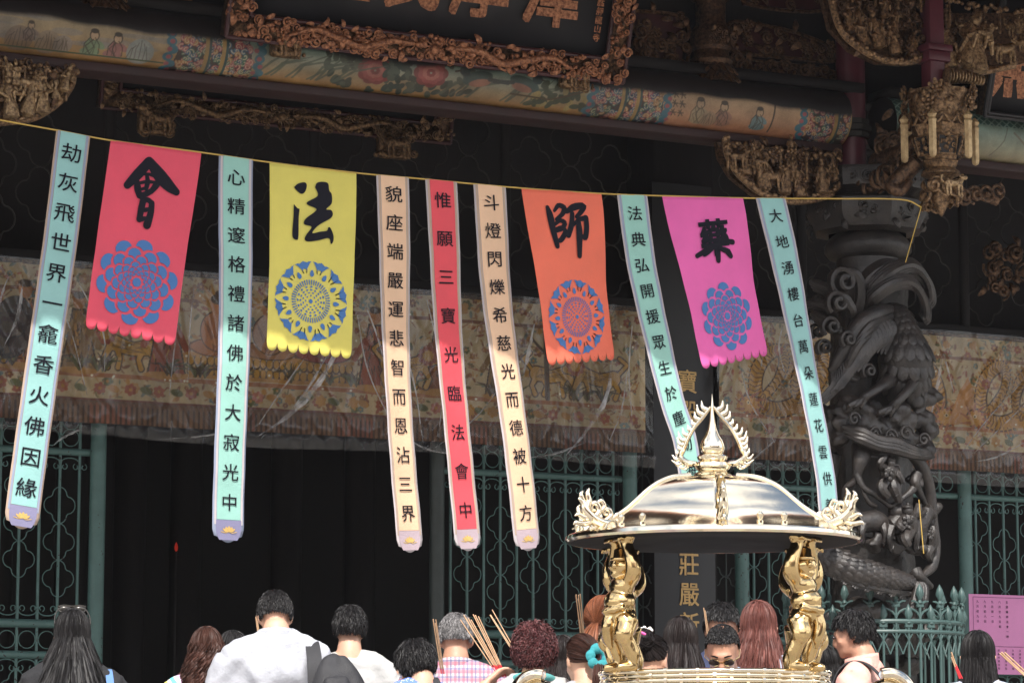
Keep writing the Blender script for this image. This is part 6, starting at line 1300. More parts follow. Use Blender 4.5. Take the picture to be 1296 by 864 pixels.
bl(MB().lathe([(BRR - .045, 1.27), (.2, 1.29), (.001, 1.3)], (0, 0, 0), 64), 'ash', M['ash'])
for q in range(3):
    a_ = q * 2.0944 + .5; P = smooth_path([V3(.26 * math.cos(a_), .26 * math.sin(a_), .72), V3(.36 * math.cos(a_), .36 * math.sin(a_), .55), V3(.33 * math.cos(a_), .33 * math.sin(a_), .3), V3(.38 * math.cos(a_), .38 * math.sin(a_), .02)], 20); bl(MB().tube(P, lerpr([.09, .08, .05, .07], 20), 12), 'leg', M['brass_deep'])
for s in (-1, 1):
    e = MB(); cx_ = s * (223 if s < 0 else 216) * K; cz_ = zb(886); th = np.linspace(-.3, 8.6, 70); rr = 30 * K * (1 - .62 * np.clip(th, 0, 9) / 8.6); w2 = lerpr([9, 9.5, 9, 7, 5], 70) * K
    e.tube(np.stack([cx_ - s * rr * np.cos(th + 1.6) * 1, -.05 + .02 * np.sin(th * .3), cz_ + rr * np.sin(th + 1.6)], 1), w2, 12, flat=2.2, up=(0, 1, 0))
    e.ell((cx_, -.06, cz_), (.022, .03, .022), None, 14, 10); e.tube(smooth_path([(cx_ - s * .05, 0, cz_ - .06), (s * .45, 0, cz_ - .14), (s * .38, 0, cz_ - .12)], 14), lerpr([.035, .045, .05], 14), 12)
    bl(e, 'scroll_ear', M['brass'], ang=60)
# ================================================================== PEOPLE
SKN = {'f': M['skin'], 'd': M['skin_dark']}
def rotm(x=0, y=0, z=0): return np.array(Matrix.Rotation(z, 3, 'Z') @ Matrix.Rotation(y, 3, 'Y') @ Matrix.Rotation(x, 3, 'X'))
def hair_mat(name, c, c2=None, rough=.5):
    m = mat(name, c, rough, var=.35, scale=14, col2=c2, spec=.22); t = m.node_tree; b = t.nodes['Principled BSDF']; src = b.inputs['Base Color'].links[0].from_socket
    a = _n(t, 'ShaderNodeVertexColor', layer_name='Col'); mx = _n(t, 'ShaderNodeMix', data_type='RGBA'); mx.blend_type = 'MULTIPLY'; mx.inputs[0].default_value = 1.0
    t.links.new(src, mx.inputs[6]); t.links.new(a.outputs[0], mx.inputs[7]); t.links.new(mx.outputs[2], b.inputs['Base Color']); return m
HM = {'black': hair_mat('hair_black', (.008, .0075, .008), (.017, .0155, .016)), 'brown': hair_mat('hair_brown', (.035, .018, .014), (.07, .03, .022)), 'maroon': hair_mat('hair_maroon', (.05, .016, .018), (.10, .034, .034)), 'auburn': hair_mat('hair_auburn', (.11, .035, .016), (.24, .085, .04)), 'redbrown': hair_mat('hair_redbrown', (.075, .026, .022), (.16, .06, .048)), 'grey': hair_mat('hair_grey', (.05, .048, .05), (.22, .21, .21)), 'dark': hair_mat('hair_dark', (.012, .0095, .0095), (.026, .019, .018))}
class Body: pass
def skeleton(H, fem, bow, tilt, turn, arms, bulk, nk=.055):
    """joints in metres, facing +Y, feet on z=0"""
    s = H / 1.7; b = Body(); b.S = s; b.s = s * .945; sw = (.185 if fem else .205) * s * bulk; b.sw = sw
    P = lambda x, y, z: V3(x, y, z) * s
    b.pelvis = P(0, 0, .93); b.waist = P(0, .0, 1.08); b.chest = P(0, .0, 1.27); b.nb = P(0, -.02 , 1.425)
    b.Rh = rotm(-bow, 0, 0) @ rotm(0, tilt, turn); b.Rn = rotm(-bow * .5, tilt * .5, 0)
    b.hc = b.nb + b.Rn @ P(0, .015 + .25 * max(0, bow - .2) * .1, nk) + b.Rh @ P(0, .012, .075)
    b.sh = {}; b.el = {}; b.wr = {}; b.hn = {}
    for k, sg in (('l', -1), ('r', 1)):
        b.sh[k] = V3(sg * sw, -.015 * s, 1.315 * s); a = arms.get(k, 'pray')
        if a == 'pray': b.el[k] = V3(sg * (sw + .05 * s), .06 * s, 1.10 * s); b.wr[k] = V3(sg * .06 * s, .30 * s, 1.28 * s); b.hn[k] = V3(sg * .015 * s, .33 * s, 1.36 * s)
        elif a == 'down': b.el[k] = V3(sg * (sw + .05 * s), -.02 * s, 1.09 * s); b.wr[k] = V3(sg * (sw + .04 * s), .08 * s, .86 * s); b.hn[k] = V3(sg * (sw + .03 * s), .11 * s, .78 * s)
        else: b.el[k], b.wr[k], b.hn[k] = [np.array(q, float) for q in a]
    return b
def hand_(mb, wr, tip, pn, s, curl=.7, side=1):
    """palm, four jointed fingers and a thumb; pn = palm normal"""
    d = nrm(tip - wr); pn = nrm(pn - d * (pn @ d)); ac = np.cross(d, pn) * side; pc = wr + d * .045 * s
    mb.tube([wr - d * .01, wr + d * .035 * s, wr + d * .085 * s], np.array([.024, .033, .034]) * s, 10, flat=.5, up=pn)
    for i, (o, L) in enumerate(((-.030, .066), (-.010, .076), (.010, .072), (.028, .056))):
        p = wr + d * .085 * s + ac * o * s; dd = d; P = [p - d * .02 * s, p]
        for j, f in enumerate((.45, .32, .23)): a = curl * (.5, .9, .6)[j]; dd = nrm(dd * math.cos(a) + pn * math.sin(a)); p = p + dd * L * f * s; P.append(p)
        mb.tube(P, np.array([.0095, .0095, .0088, .008, .0062]) * s, 8)
    p = wr + d * .03 * s - ac * .03 * s; d2 = nrm(d * .7 - ac * .6 + pn * .5); mb.tube([p - d2 * .01, p + d2 * .03 * s, p + d2 * .055 * s + d * .012 * s], np.array([.014, .0115, .008]) * s, 8)
def head_(mb, b, fem):
    f = lambda p: b.hc + b.Rh @ (V3(*p) * b.s); Rm = b.Rh; s = b.s; E = lambda p, r: mb.ell(f(p), np.array(r) * s, Rm, 18, 12)
    E((0, -.014, .018), (.073, .092, .09)); E((0, .03, -.03), (.06, .064, .082)); E((0, .042, -.075), (.047, .048, .042)); E((0, .076, -.102), (.02, .018, .017))
    mb.tube([f((0, .088, .004)), f((0, .1, -.02)), f((0, .113, -.043))], np.array([.008, .0105, .013]) * s, 8); E((.011, .098, -.046), (.009, .01, .008)); E((-.011, .098, -.046), (.009, .01, .008))
    mb.tube([f((-.042, .07, .014)), f((-.018, .088, .018)), f((.018, .088, .018)), f((.042, .07, .014))], .009 * s, 8)
    for q in (-1, 1):
        E((q * .036, .068, -.035), (.022, .018, .02)); E((q * .031, .079, -.004), (.015, .011, .01)); mb.ell(f((q * .073, -.006, -.022)), np.array((.009, .02, .031)) * s, Rm @ rotm(.2, 0, q * .45), 12, 10); mb.tube([f((q * .078, -.014, .0)), f((q * .084, -.026, -.012)), f((q * .081, -.022, -.036)), f((q * .075, -.004, -.05))], np.array([.006, .0065, .006, .006]) * s, 8)
    E((0, .088, -.071), (.021, .009, .0065)); E((0, .086, -.081), (.018, .01, .008))
    mb.tube(smooth_path([f((0, -.025, -.03)), f((0, -.015, -.085)), b.nb + V3(0, .005, .03) * s, b.nb - V3(0, 0, .04) * s], 12), np.array(lerpr([.05, .052 if fem else .06, .055 if fem else .064, .075], 12)) * s, 16)
def body_mesh(b, fem, voxel):
    mb = MB(); s = b.S
    head_(mb, b, fem)
    t = lambda pts, r, n=14, **k: mb.tube(smooth_path(pts, n), lerpr(r, n) * s, 14, **k)
    t([b.pelvis - V3(0, 0, .05) * s, b.waist, b.chest, b.nb - V3(0, 0, .07) * s], [.15, .125, .15, .10], flat=.7, up=(0, 1, 0))
    for k, sg in (('l', -1), ('r', 1)):
        t([b.nb - V3(0, 0, .02) * s, (b.nb + b.sh[k]) / 2 + V3(0, 0, .005), b.sh[k]], [.05, .05, .055]); t([b.sh[k], (b.sh[k] + b.el[k]) / 2, b.el[k]], [.052, .046, .038]); t([b.el[k], b.el[k] * .6 + b.wr[k] * .4, b.wr[k]], [.039, .036, .025])
        hand_(mb, b.wr[k], b.hn[k], V3(-sg, .2, 0) if b.hn[k][2] > b.wr[k][2] else V3(-sg, 0, 0), s, .8, sg)
        t([V3(sg * .085, 0, .92) * s, V3(sg * .09, .01, .5) * s, V3(sg * .09, -.01, .09) * s], [.088, .058, .04]); t([V3(sg * .09, -.03, .05) * s, V3(sg * .095, .08, .035) * s, V3(sg * .1, .15, .03) * s], [.045, .042, .03])
    return remesh(mb, voxel, 3)
def shirt_mesh(b, fem, sleeve, loose, neck=.0):
    mb = MB(); s = b.S; g = loose
    t = lambda pts, r, n=16, **k: mb.tube(smooth_path(pts, n), (lerpr(r, n) + g) * s, 18, **k)
    t([b.pelvis - V3(0, 0, .02) * s, b.waist, b.chest, b.nb - V3(0, 0, .075 + neck) * s], [.158, .135, .155, .108], flat=.72, up=(0, 1, 0))
    mb.ell(b.nb + V3(0, -.03, -.045 - neck) * s, V3(.075, .05, .05) * s); mb.ell(V3(0, -.012, 1.275) * s, V3(b.sw / s * .92, .115, .125) * s, None, 20, 14)
    for k, sg in (('l', -1), ('r', 1)):
        a0 = b.nb - V3(0, 0, .035 + neck) * s + V3(sg * .03 * s, 0, 0); t([a0, a0 * .45 + b.sh[k] * .55 + V3(0, 0, .008), b.sh[k]], [.05, .052, .058])
        e = b.el[k] if sleeve > .5 else b.sh[k] * .45 + b.el[k] * .55; t([b.sh[k], (b.sh[k] + e) / 2, e], [.06, .056, .052])
        if sleeve > .8: t([b.el[k], b.el[k] * .5 + b.wr[k] * .5, b.wr[k]], [.052, .044, .034])
    out = remesh(mb, .0125, 6); V = out.V[0]; sd = random.uniform(0, 50)
    st = V * np.array([1, 1, .55]); out.V[0] = V + out.N * (vnoise(st, 8, sd) * .014 + (1 - np.abs(vnoise(V * np.array([1, 1.3, .6]), 13, sd)) * 2) * .010 + vnoise(V, 30, sd) * .003)[:, None] * s
    return out
def ellpush(P, c, r, Rm):
    q = (P - c) @ Rm / r; n = np.linalg.norm(q, axis=-1, keepdims=True); m = n < 1; return np.where(m, (q / np.maximum(n, 1e-6) * r) @ Rm.T + c, P)
def hair(b, style, n=2600, seed=0, L=.05, wave=0.0, bald=None, wd=.0021, part=0.0, spread=.2):
    """hair cap and strands; style: short, long, curly, bun, tail"""
    rg = np.random.default_rng(seed + 100); s = b.s; Rm = b.Rh; hc = b.hc; cr = np.array([.0765, .096, .095]) * s; cc = hc + Rm @ (V3(0, -.014, .018) * s)
    front = {'short': .035, 'long': .045, 'curly': .035, 'bun': .05, 'tail': .05}[style]
    def ok(d):  # d unit directions in head space
        x, y, z = d[:, 0], d[:, 1], d[:, 2]; hl = np.where(y > .25, .45 + .35 * (y - .25), np.where(y > -.25, .45 - (.25 - y) * 1.7, -.40 - (-.25 - y) * .45))
        if style == 'short': hl = np.where(y < -.25, np.maximum(hl, -.30), hl); hl = np.where(np.abs(x) > .62, np.maximum(hl, .0 - (y < -.35) * .25), hl)
        return z > np.where(np.abs(x) > .8, np.minimum(hl, -.1 - (y < 0) * .25 + (y > .1) * .5), hl)
    mb = MB()
    # cap
    nu, nv = 56, 36; U, Vv = np.meshgrid(np.linspace(0, 2 * math.pi, nu, endpoint=False), np.linspace(.02, 2.75, nv)); D = np.stack([np.sin(Vv) * np.cos(U), np.sin(Vv) * np.sin(U), np.cos(Vv)], -1).reshape(-1, 3); m = ok(D)
    lift = 1.0 + (.05 if style == 'curly' else 0.0); P = cc + (D * cr * lift * (.995 if style != 'short' else .985)) @ Rm.T
    if bald is not None: m &= ~((D @ nrm(np.array(bald[0]))) > math.cos(bald[1]))
    i = np.arange(nv - 1)[:, None] * nu; j = np.arange(nu)[None, :]; k = (j + 1) % nu; F = np.stack([i + j, i + nu + j, i + nu + k, i + k], -1).reshape(-1, 4); F = F[m[F].all(1)]; mb.add(P, F, C=np.tile([.45, .45, .45, 1], (len(P), 1)))
    d = nrm(rg.standard_normal((n * 4, 3))); d = d[ok(d)]
    if bald is not None: t = d @ nrm(np.array(bald[0])); d = d[(t < math.cos(bald[1])) | (rg.random(len(d)) < .25)]
    d = d[:n]; m = len(d); steps = {'short': 7, 'long': 26, 'curly': 10, 'bun': 14, 'tail': 14}[style]; P = cc + (d * cr) @ Rm.T
    crown = cc + Rm @ (V3(part * .03, -.035, .10) * s); target = {'bun': hc + Rm @ (V3(0, -.10, .045) * s), 'tail': hc + Rm @ (V3(.03, -.115, -.03) * s)}.get(style)
    Ls = L * s * rg.uniform(.75, 1.1, (m, 1)); st = Ls / steps; ph = rg.uniform(0, 6.3, (m, 1)); out = [P]; lift = rg.uniform(1.005, 1.05, (m, 1)); rad0 = nrm((P - cc))
    shR = {k: b.sh[k] for k in 'lr'}
    for q in range(steps):
        rad = nrm((P - cc) @ Rm / cr / cr) @ Rm.T
        if style in ('bun', 'tail'):
            v = target - P; fl = nrm(v); st_ = np.linalg.norm(target - out[0], axis=1, keepdims=True) * 1.22 / steps; P = P + fl * st_ * np.minimum(1, np.linalg.norm(v, axis=1, keepdims=True) / np.maximum(st_, 1e-6))
        else:
            fl = (P - crown); fl = nrm(fl - rad * (fl * rad).sum(1, keepdims=True)); g = V3(0, 0, -1)
            if style == 'short': dr = nrm(fl * 1.0 + rad * (.55 - .5 * q / steps) + .28 * rg.standard_normal((m, 3)) + g * .22)
            elif style == 'curly': dr = nrm(fl * .5 + rad * .4 + .55 * np.stack([np.sin(ph[:, 0] + q * 1.4), np.cos(ph[:, 0] * 2 + q * 1.4), np.sin(ph[:, 0] * 3 + q)], 1) + g * .2)
            else:
                below = ((P - hc) @ Rm[:, 2])[:, None] < -.02 * s; dr = nrm(np.where(below, 0.0, 1.0) * fl * .7 + g * 1.0 + wave * .9 * np.stack([np.sin(ph[:, 0] + q * .9), np.cos(ph[:, 0] + q * .9), 0 * ph[:, 0]], 1) * (q > 6) + np.where(below, -.12 * rad * 0, 0) + .07 * rg.standard_normal((m, 3)) + np.where(below, 1.0, 0) * spread * nrm((P - hc) * np.array([1, .5, 0])))
            P = P + dr * st
        P = ellpush(P, cc, cr * 1.004, Rm) if style == 'short' else cc + (ellpush(P, cc, cr, Rm) - cc) * 1.0; P = ellpush(P, cc, cr * 1.07, Rm) * (lift - 1.005) / .045 + ellpush(P, cc, cr * 1.01, Rm) * (1 - (lift - 1.005) / .045) if style != 'short' else P
        if style in ('long',):
            P = ellpush(P, hc + Rm @ (V3(0, .03, -.04) * s), np.array([.068, .068, .095]) * s, Rm); P = ellpush(P, b.nb + V3(0, 0, .02) * s, np.array([.068, .062, .14]) * s, np.eye(3)); P = ellpush(P, b.chest + V3(0, 0, -.02) * s, np.array([b.sw / s * .95, .135, .215]) * s * 1.02, np.eye(3))
            fy = (P - hc) @ Rm; keep = (fy[:, 1] > .035 * s) & (fy[:, 2] < .05 * s); P[keep] -= np.outer(fy[keep, 1] - .035 * s, Rm[:, 1])
        out.append(P.copy())
    S = np.stack(out, 1); _strips(mb, S, cc, wd * s * (1.5 if style in ('long', 'curly') else 1.0), style == 'long')
    if style == 'bun':
        c0 = hc + Rm @ (V3(0, -.125, .06) * s); th = np.linspace(0, 9, 26)
        mb.ell(c0, .046 * s, None, 16, 12)
        SS = []
        for q in range(420):
            a = rg.uniform(0, 6.3); ax = nrm(rg.standard_normal(3)); u = nrm(np.cross(ax, V3(.3, .5, .8))); v = np.cross(ax, u); r_ = .049 * s * rg.uniform(.96, 1.12); t2 = a + np.linspace(0, 2.6, 15); SS.append(c0 + ax * .25 * r_ * math.sin(a) + r_ * (np.cos(t2)[:, None] * u + np.sin(t2)[:, None] * v))
        _strips(mb, np.array(SS), c0, wd * s, False)
    if style == 'tail':
        c0 = target; SS = []
        for q in range(700):
            a = rg.uniform(0, 6.3); r_ = .028 * s * math.sqrt(rg.random()); o = V3(r_ * math.cos(a), r_ * math.sin(a) * .8, 0); t2 = np.linspace(0, 1, 15)[:, None]; Lq = .26 * s * rg.uniform(.7, 1.1)
            SS.append(c0 + (Rm @ V3(0, -.05, -.01) * s) * np.sin(np.minimum(t2 * 3, 1.57)) + o * (.5 + 1.1 * np.sin(t2 * 2.6)) + V3(.0, .0, -1) * Lq * t2 ** 1.15 + V3(.03, 0, 0) * t2 * math.sin(a))
        _strips(mb, np.array(SS), c0 - V3(0, -.1, .1), wd * s * 1.3, True)
    return mb
def _strips(mb, S, c, w, horiz):
    m, k, _ = S.shape; T = nrm(np.gradient(S, axis=1)); Rd = S - c
    if horiz: Rd = Rd * np.array([1, 1, .15])
    B = nrm(np.cross(T, nrm(Rd))); Nn = np.cross(B, T); a = np.random.default_rng(m).uniform(-1.25, 1.25, (m, 1, 1)); B = B * np.cos(a) + Nn * np.sin(a); tint = np.clip(np.random.default_rng(m + 1).normal(1, .2 if horiz else .38, (m, 1)), .35, 2.2); ww = (w * np.array(lerpr([.8, 1, 1, .9, .25], k)))[None, :, None]; V = np.stack([S - B * ww, S + B * ww], 2).reshape(m * k * 2, 3)
    i = np.arange(m)[:, None] * (2 * k) + np.arange(k - 1)[None, :] * 2; mb.add(V, np.stack([i, i + 1, i + 3, i + 2], -1).reshape(-1, 4), C=np.concatenate([np.repeat(np.repeat(tint, 3, 1), k * 2, 0), np.ones((m * k * 2, 1))], 1))
def cloth(name, c, **k): return mat(name, c, .85, var=.06, bump=.6, bscale=28, **k)
def plaid():
    m = cloth('plaid_shirt', (.7, .66, .66)); t = m.node_tree; b = t.nodes['Principled BSDF']; tc = _n(t, 'ShaderNodeTexCoord'); sx = _n(t, 'ShaderNodeSeparateXYZ'); t.links.new(tc.outputs['Object'], sx.inputs[0]); last = None
    base = _n(t, 'ShaderNodeRGB'); base.outputs[0].default_value = (.46, .43, .44, 1); last = base.outputs[0]
    for ax, per, off, w_, c in (('Z', .034, 0, .42, (.42, .09, .14, 1)), ('X', .034, .2, .30, (.40, .10, .16, 1)), ('Z', .034, .55, .2, (.09, .09, .22, 1)), ('X', .034, .7, .2, (.09, .09, .22, 1))):
        mu = _n(t, 'ShaderNodeMath', operation='MULTIPLY_ADD'); mu.inputs[1].default_value = 1 / per; mu.inputs[2].default_value = off + 50; t.links.new(sx.outputs[ax], mu.inputs[0]); fr = _n(t, 'ShaderNodeMath', operation='FRACT'); t.links.new(mu.outputs[0], fr.inputs[0]); lt_ = _n(t, 'ShaderNodeMath', operation='LESS_THAN'); lt_.inputs[1].default_value = w_; t.links.new(fr.outputs[0], lt_.inputs[0]); sc_ = _n(t, 'ShaderNodeMath', operation='MULTIPLY'); sc_.inputs[1].default_value = .6; t.links.new(lt_.outputs[0], sc_.inputs[0])
        mx = _n(t, 'ShaderNodeMix', data_type='RGBA'); mx.inputs[7].default_value = c; t.links.new(sc_.outputs[0], mx.inputs[0]); t.links.new(last, mx.inputs[6]); last = mx.outputs[2]
    t.links.new(last, b.inputs['Base Color']); return m
def stripes():
    m = cloth('striped_top', (.6, .6, .6)); t = m.node_tree; b = t.nodes['Principled BSDF']; tc = _n(t, 'ShaderNodeTexCoord'); sx = _n(t, 'ShaderNodeSeparateXYZ'); t.links.new(tc.outputs['Object'], sx.inputs[0]); mu = _n(t, 'ShaderNodeMath', operation='MULTIPLY_ADD'); mu.inputs[1].default_value = 6.0; mu.inputs[2].default_value = 20; a = _n(t, 'ShaderNodeMath', operation='MULTIPLY_ADD'); a.inputs[1].default_value = .8
    t.links.new(sx.outputs['Z'], a.inputs[0]); t.links.new(sx.outputs['X'], a.inputs[2]); t.links.new(a.outputs[0], mu.inputs[0]); fr = _n(t, 'ShaderNodeMath', operation='FRACT'); t.links.new(mu.outputs[0], fr.inputs[0]); r = _n(t, 'ShaderNodeValToRGB'); r.color_ramp.interpolation = 'CONSTANT'; e = r.color_ramp.elements
    cs = [(0, (.75, .62, .16)), (.14, (.72, .72, .70)), (.24, (.14, .52, .56)), (.38, (.72, .72, .70)), (.46, (.62, .40, .60)), (.6, (.74, .72, .70)), (.68, (.66, .12, .2)), (.8, (.74, .74, .7)), (.88, (.2, .46, .6))]
    e[0].position, e[0].color = cs[0][0], (*cs[0][1], 1); e[1].position, e[1].color = cs[1][0], (*cs[1][1], 1)
    for p_, c in cs[2:]: q = e.new(p_); q.color = (*c, 1)
    t.links.new(fr.outputs[0], r.inputs[0]); t.links.new(r.outputs[0], b.inputs['Base Color']); return m
def dotted():
    m = cloth('dotted_top', (.09, .16, .55)); t = m.node_tree; b = t.nodes['Principled BSDF']; tc = _n(t, 'ShaderNodeTexCoord'); vo = _n(t, 'ShaderNodeTexVoronoi', Scale=75.0); t.links.new(tc.outputs['Object'], vo.inputs['Vector']); lt_ = _n(t, 'ShaderNodeMath', operation='LESS_THAN'); lt_.inputs[1].default_value = .26; t.links.new(vo.outputs['Distance'], lt_.inputs[0]); mx = _n(t, 'ShaderNodeMix', data_type='RGBA'); mx.inputs[6].default_value = (.11, .19, .58, 1); mx.inputs[7].default_value = (.6, .66, .78, 1); t.links.new(lt_.outputs[0], mx.inputs[0]); t.links.new(mx.outputs[2], b.inputs['Base Color']); return m
CL = {'white': cloth('white_shirt', (.39, .40, .44)), 'tee': cloth('white_tee', (.40, .40, .395)), 'black': cloth('black_top', (.012, .012, .014)), 'plaid': plaid(), 'stripe': stripes(), 'dots': dotted(), 'grey': cloth('grey_top', (.33, .34, .36)), 'salmon': cloth('salmon_shirt', (.66, .36, .30)), 'blue': cloth('pale_blue_shirt', (.40, .52, .68)), 'lilac': cloth('lilac_shirt', (.36, .38, .47)), 'cream': cloth('cream_top', (.44, .41, .37)), 'teal': cloth('teal_top', (.10, .36, .36)), 'navy': cloth('navy_top', (.03, .04, .09))}
PEOPLE = {}; KD = 1.05; TZ = .12
def person(key, label, px, top, D, turn=0, bow=10, tilt=0, hturn=0, fem=False, shirt='white', sleeve=1.0, hs='short', hc='black', hk={}, skin='f', arms={}, bulk=1.0, collar=False, loose=.012, voxel=.009, neck=0.0, eyes=False, nk=.055, hsz=1.0):
    X, Y, Z = atd(px, top, D * KD); Z -= TZ; bow, tilt, hturn = R(bow), R(tilt), R(hturn); random.seed(hash(key) % 1 + len(PEOPLE) * 7)
    H = 1.7
    for _ in range(4):
        b = skeleton(H, fem, bow, tilt, hturn, {}, bulk, nk); b.s *= hsz; tp = b.hc[2] + b.s * (.018 * b.Rh[2, 2] - .014 * b.Rh[2, 1] + math.sqrt((.098 * b.Rh[2, 2]) ** 2 + (.1 * b.Rh[2, 1]) ** 2)) + (.02 if hs == 'curly' else .008); H *= Z / tp
    b = skeleton(H, fem, bow, tilt, hturn, {k: ([np.array(q) * H / 1.7 for q in v] if not isinstance(v, str) else v) for k, v in arms.items()}, bulk, nk); b.s *= hsz
    az = math.atan2(X, Y); rz = -az + R(turn); fx, fy = b.hc[0], b.hc[1]; ox = X - (fx * math.cos(rz) - fy * math.sin(rz)); oy = Y - (fx * math.sin(rz) + fy * math.cos(rz))
    o = thing('person', label, 'person', (ox, oy, TZ), rz, None); b.o = o; b.mw = lambda p: np.array([ox + p[0] * math.cos(rz) - p[1] * math.sin(rz), oy + p[0] * math.sin(rz) + p[1] * math.cos(rz), p[2] + TZ]); b.rz = rz
    body_mesh(b, fem, voxel).build('body', SKN[skin], o, local=True, ang=180)
    so_ = shirt_mesh(b, fem, sleeve, loose, neck).build('shirt', CL[shirt], o, local=True, ang=180); s = b.S; b.shirt = so_; s = b.S
    if collar:
        c = MB(); 
        def f(U, Vv): a = U * 6.2832 - 1.5708 + .25; r = .068 + .012 * Vv; aa = U * 5.8 + 1.5708 + .24; return np.stack([b.nb[0] + r * s * np.cos(aa) * 1.05, b.nb[1] + .012 * s + r * s * np.sin(aa), b.nb[2] + (-.046 + .062 * (1 - np.abs(Vv * 2 - 1)) - .015 * np.sin(aa)) * s + .004], 1)
        c.grid(f, 40, 8).build('collar', CL[shirt], so_, local=True, ang=180)
        yk = MB(); P_ = [V3((-1 + 2 * q / 20) * b.sw * .9, 0, 0) for q in range(21)]
    t = MB()
    for sg in (-1, 1): t.tube(smooth_path([V3(sg * .085, 0, .95) * s, V3(sg * .09, .01, .5) * s, V3(sg * .09, -.01, .1) * s], 14), lerpr([.115, .08, .065], 14) * s, 14)
    t.tube([V3(0, 0, .88) * s, V3(0, 0, .99) * s], .16 * s, 16, flat=.75, up=(0, 1, 0)); t.build('trousers', M['trousers'], o, local=True)
    if hs: hair(b, hs, seed=len(PEOPLE), **hk).build('hair', HM[hc], o, local=True, ang=180)
    if eyes:
        f = lambda p: b.hc + b.Rh @ (V3(*p) * s); mb = MB()
        for q in (-1, 1): mb.ell(f((q * .031, .082, -.003)), np.array((.011, .009, .0075)) * s, b.Rh, 12, 8)
        mb.build('eyes', M['lens'], o, local=True); mb = MB()
        for q in (-1, 1): mb.tube([f((q * .014, .096, .018)), f((q * .03, .093, .023)), f((q * .046, .079, .018))], np.array([.0035, .004, .002]) * s, 6)
        mb.build('eyebrows', HM['black'], o, local=True)
    PEOPLE[key] = b; return b
def hp_(b, p): return b.hc + b.Rh @ (V3(*p) * b.s)
def part(b, mb, name, m, parent=None): return mb.build(name, m, parent or b.o, local=True, ang=60)
# --- left side
b = person('a', 'woman with long straight black hair and sunglasses pushed up on her head', 92, 767, 11.6, 4, 4, 0, 0, True, 'black', .4, 'long', 'black', dict(n=8000, L=.62, wd=.0024, spread=.42))
g = MB()
gp = lambda x, y, z: hp_(b, (x, .035 + y, .118 + z))
for sg in (-1, 1):
    g.tube([gp(sg * .034 + .027 * math.cos(a), .014 * math.sin(a), .016 * math.sin(a)) for a in np.linspace(0, 6.2832, 21)], .0035, 6, caps=False); g.ell(gp(sg * .034, 0, 0), (.026, .012, .015), b.Rh @ rotm(.7), 12, 8); g.tube(smooth_path([gp(sg * .06, 0, .004), gp(sg * .078, -.02, -.03), gp(sg * .082, -.05, -.075)], 10), .0028, 6)
g.tube(smooth_path([gp(-.064, -.002, .012), gp(-.034, .012, .019), gp(0, .008, .014), gp(.034, .012, .019), gp(.064, -.002, .012)], 24), .0042, 6)
sgm = g.build('sunglasses', mat('sunglass_frame', (.06, .055, .05), .2, metal=.5, var=.1), None); sgm.matrix_world = Matrix.Translation(Vector(b.o.location)) @ Matrix.Rotation(b.rz, 4, 'Z') @ Matrix.Translation(sgm.location); tag(sgm, 'dark sunglasses with bright rim pushed up on long black hair', 'sunglasses')
def strap(b, side, m, w_=.022, name='strap', front=True, label=None, cat='bag strap', zend=.95, x0=.62):
    s = b.S; sg = 1 if side == 'r' else -1; x = sg * b.sw * x0; zz = (.65 - x0) * .09
    P = smooth_path([V3(x * 1.1, -.165, zend + .12) * V3(1, s, s), V3(x, -.150, 1.24) * V3(1, s, s), V3(x, -.115, 1.345 + zz) * V3(1, s, s), V3(x * .98, -.03, 1.412 + zz) * V3(1, s, s), V3(x, .06, 1.375 + zz) * V3(1, s, s), V3(x, .13, 1.2) * V3(1, s, s)], 40); mb = MB(); mb.tube(P, w_ * s, 8, flat=.22, up=(1, 0, 0)) if False else mb.tube(P, w_ * s, 10, flat=1.0 / .3 * .3, up=(1, 0, 0)) if False else None
    T = nrm(np.gradient(P, axis=0)); U = V3(1, 0, 0) + 0 * T; N = nrm(np.cross(T, U)); V = np.concatenate([np.stack([P[i] - U[i] * w_ * s, P[i] + U[i] * w_ * s, P[i] + U[i] * w_ * s - N[i] * .006, P[i] - U[i] * w_ * s - N[i] * .006]) for i in range(len(P))]); F = [(4 * i + k, 4 * i + (k + 1) % 4, 4 * i + 4 + (k + 1) % 4, 4 * i + 4 + k) for i in range(len(P) - 1) for k in range(4)]
    mb.add(V, F); return mb
def place(mb, b, name, m, label, cat, group=None):
    o = mb.build(name, m, None); o.matrix_world = Matrix.Translation(Vector(b.o.location)) @ Matrix.Rotation(b.rz, 4, 'Z') @ Matrix.Translation(o.location); return tag(o, label, cat, group)
blue_strap = cloth('blue_strap', (.10, .2, .42))
place(strap(b, 'r', blue_strap, .016, x0=.86), b, 'bag_strap', blue_strap, 'blue bag strap over the right shoulder of the long-haired woman in black', 'bag strap')
b = person('b2', 'dark-haired person half hidden between the wavy-haired woman and the man in white', 295, 795, 12.9, 0, 6, 0, 0, True, 'navy', .4, 'long', 'black', dict(n=2400, L=.2))
b = person('b', 'woman with wavy dark brown hair in a colourful striped top', 262, 790, 12.3, -4, 6, 0, 0, True, 'stripe', .4, 'long', 'brown', dict(n=5200, L=.40, wave=1.0, wd=.0024, spread=.34), bulk=1.02)
b = person('c', 'man in white collared shirt with short black hair, head bowed', 348, 744, 12.2, 6, 26, 0, 0, False, 'white', 1.0, 'short', 'black', dict(n=9000, L=.034), collar=True, bulk=.90, nk=.03, hsz=.93, arms={'l': [(-.27, .02, 1.06), (-.1, .26, 1.2), (-.06, .3, 1.27)]})
bp_ = strap(b, 'r', M['black_cloth'], .03, x0=.80); s = b.S; bt = thing('backpack', 'black backpack slung on the right shoulder of the man in the white shirt', 'backpack', b.o.location, b.rz)
bp_.build('shoulder_strap', M['black_cloth'], bt, local=True); s = b.S; x = b.sw * .95
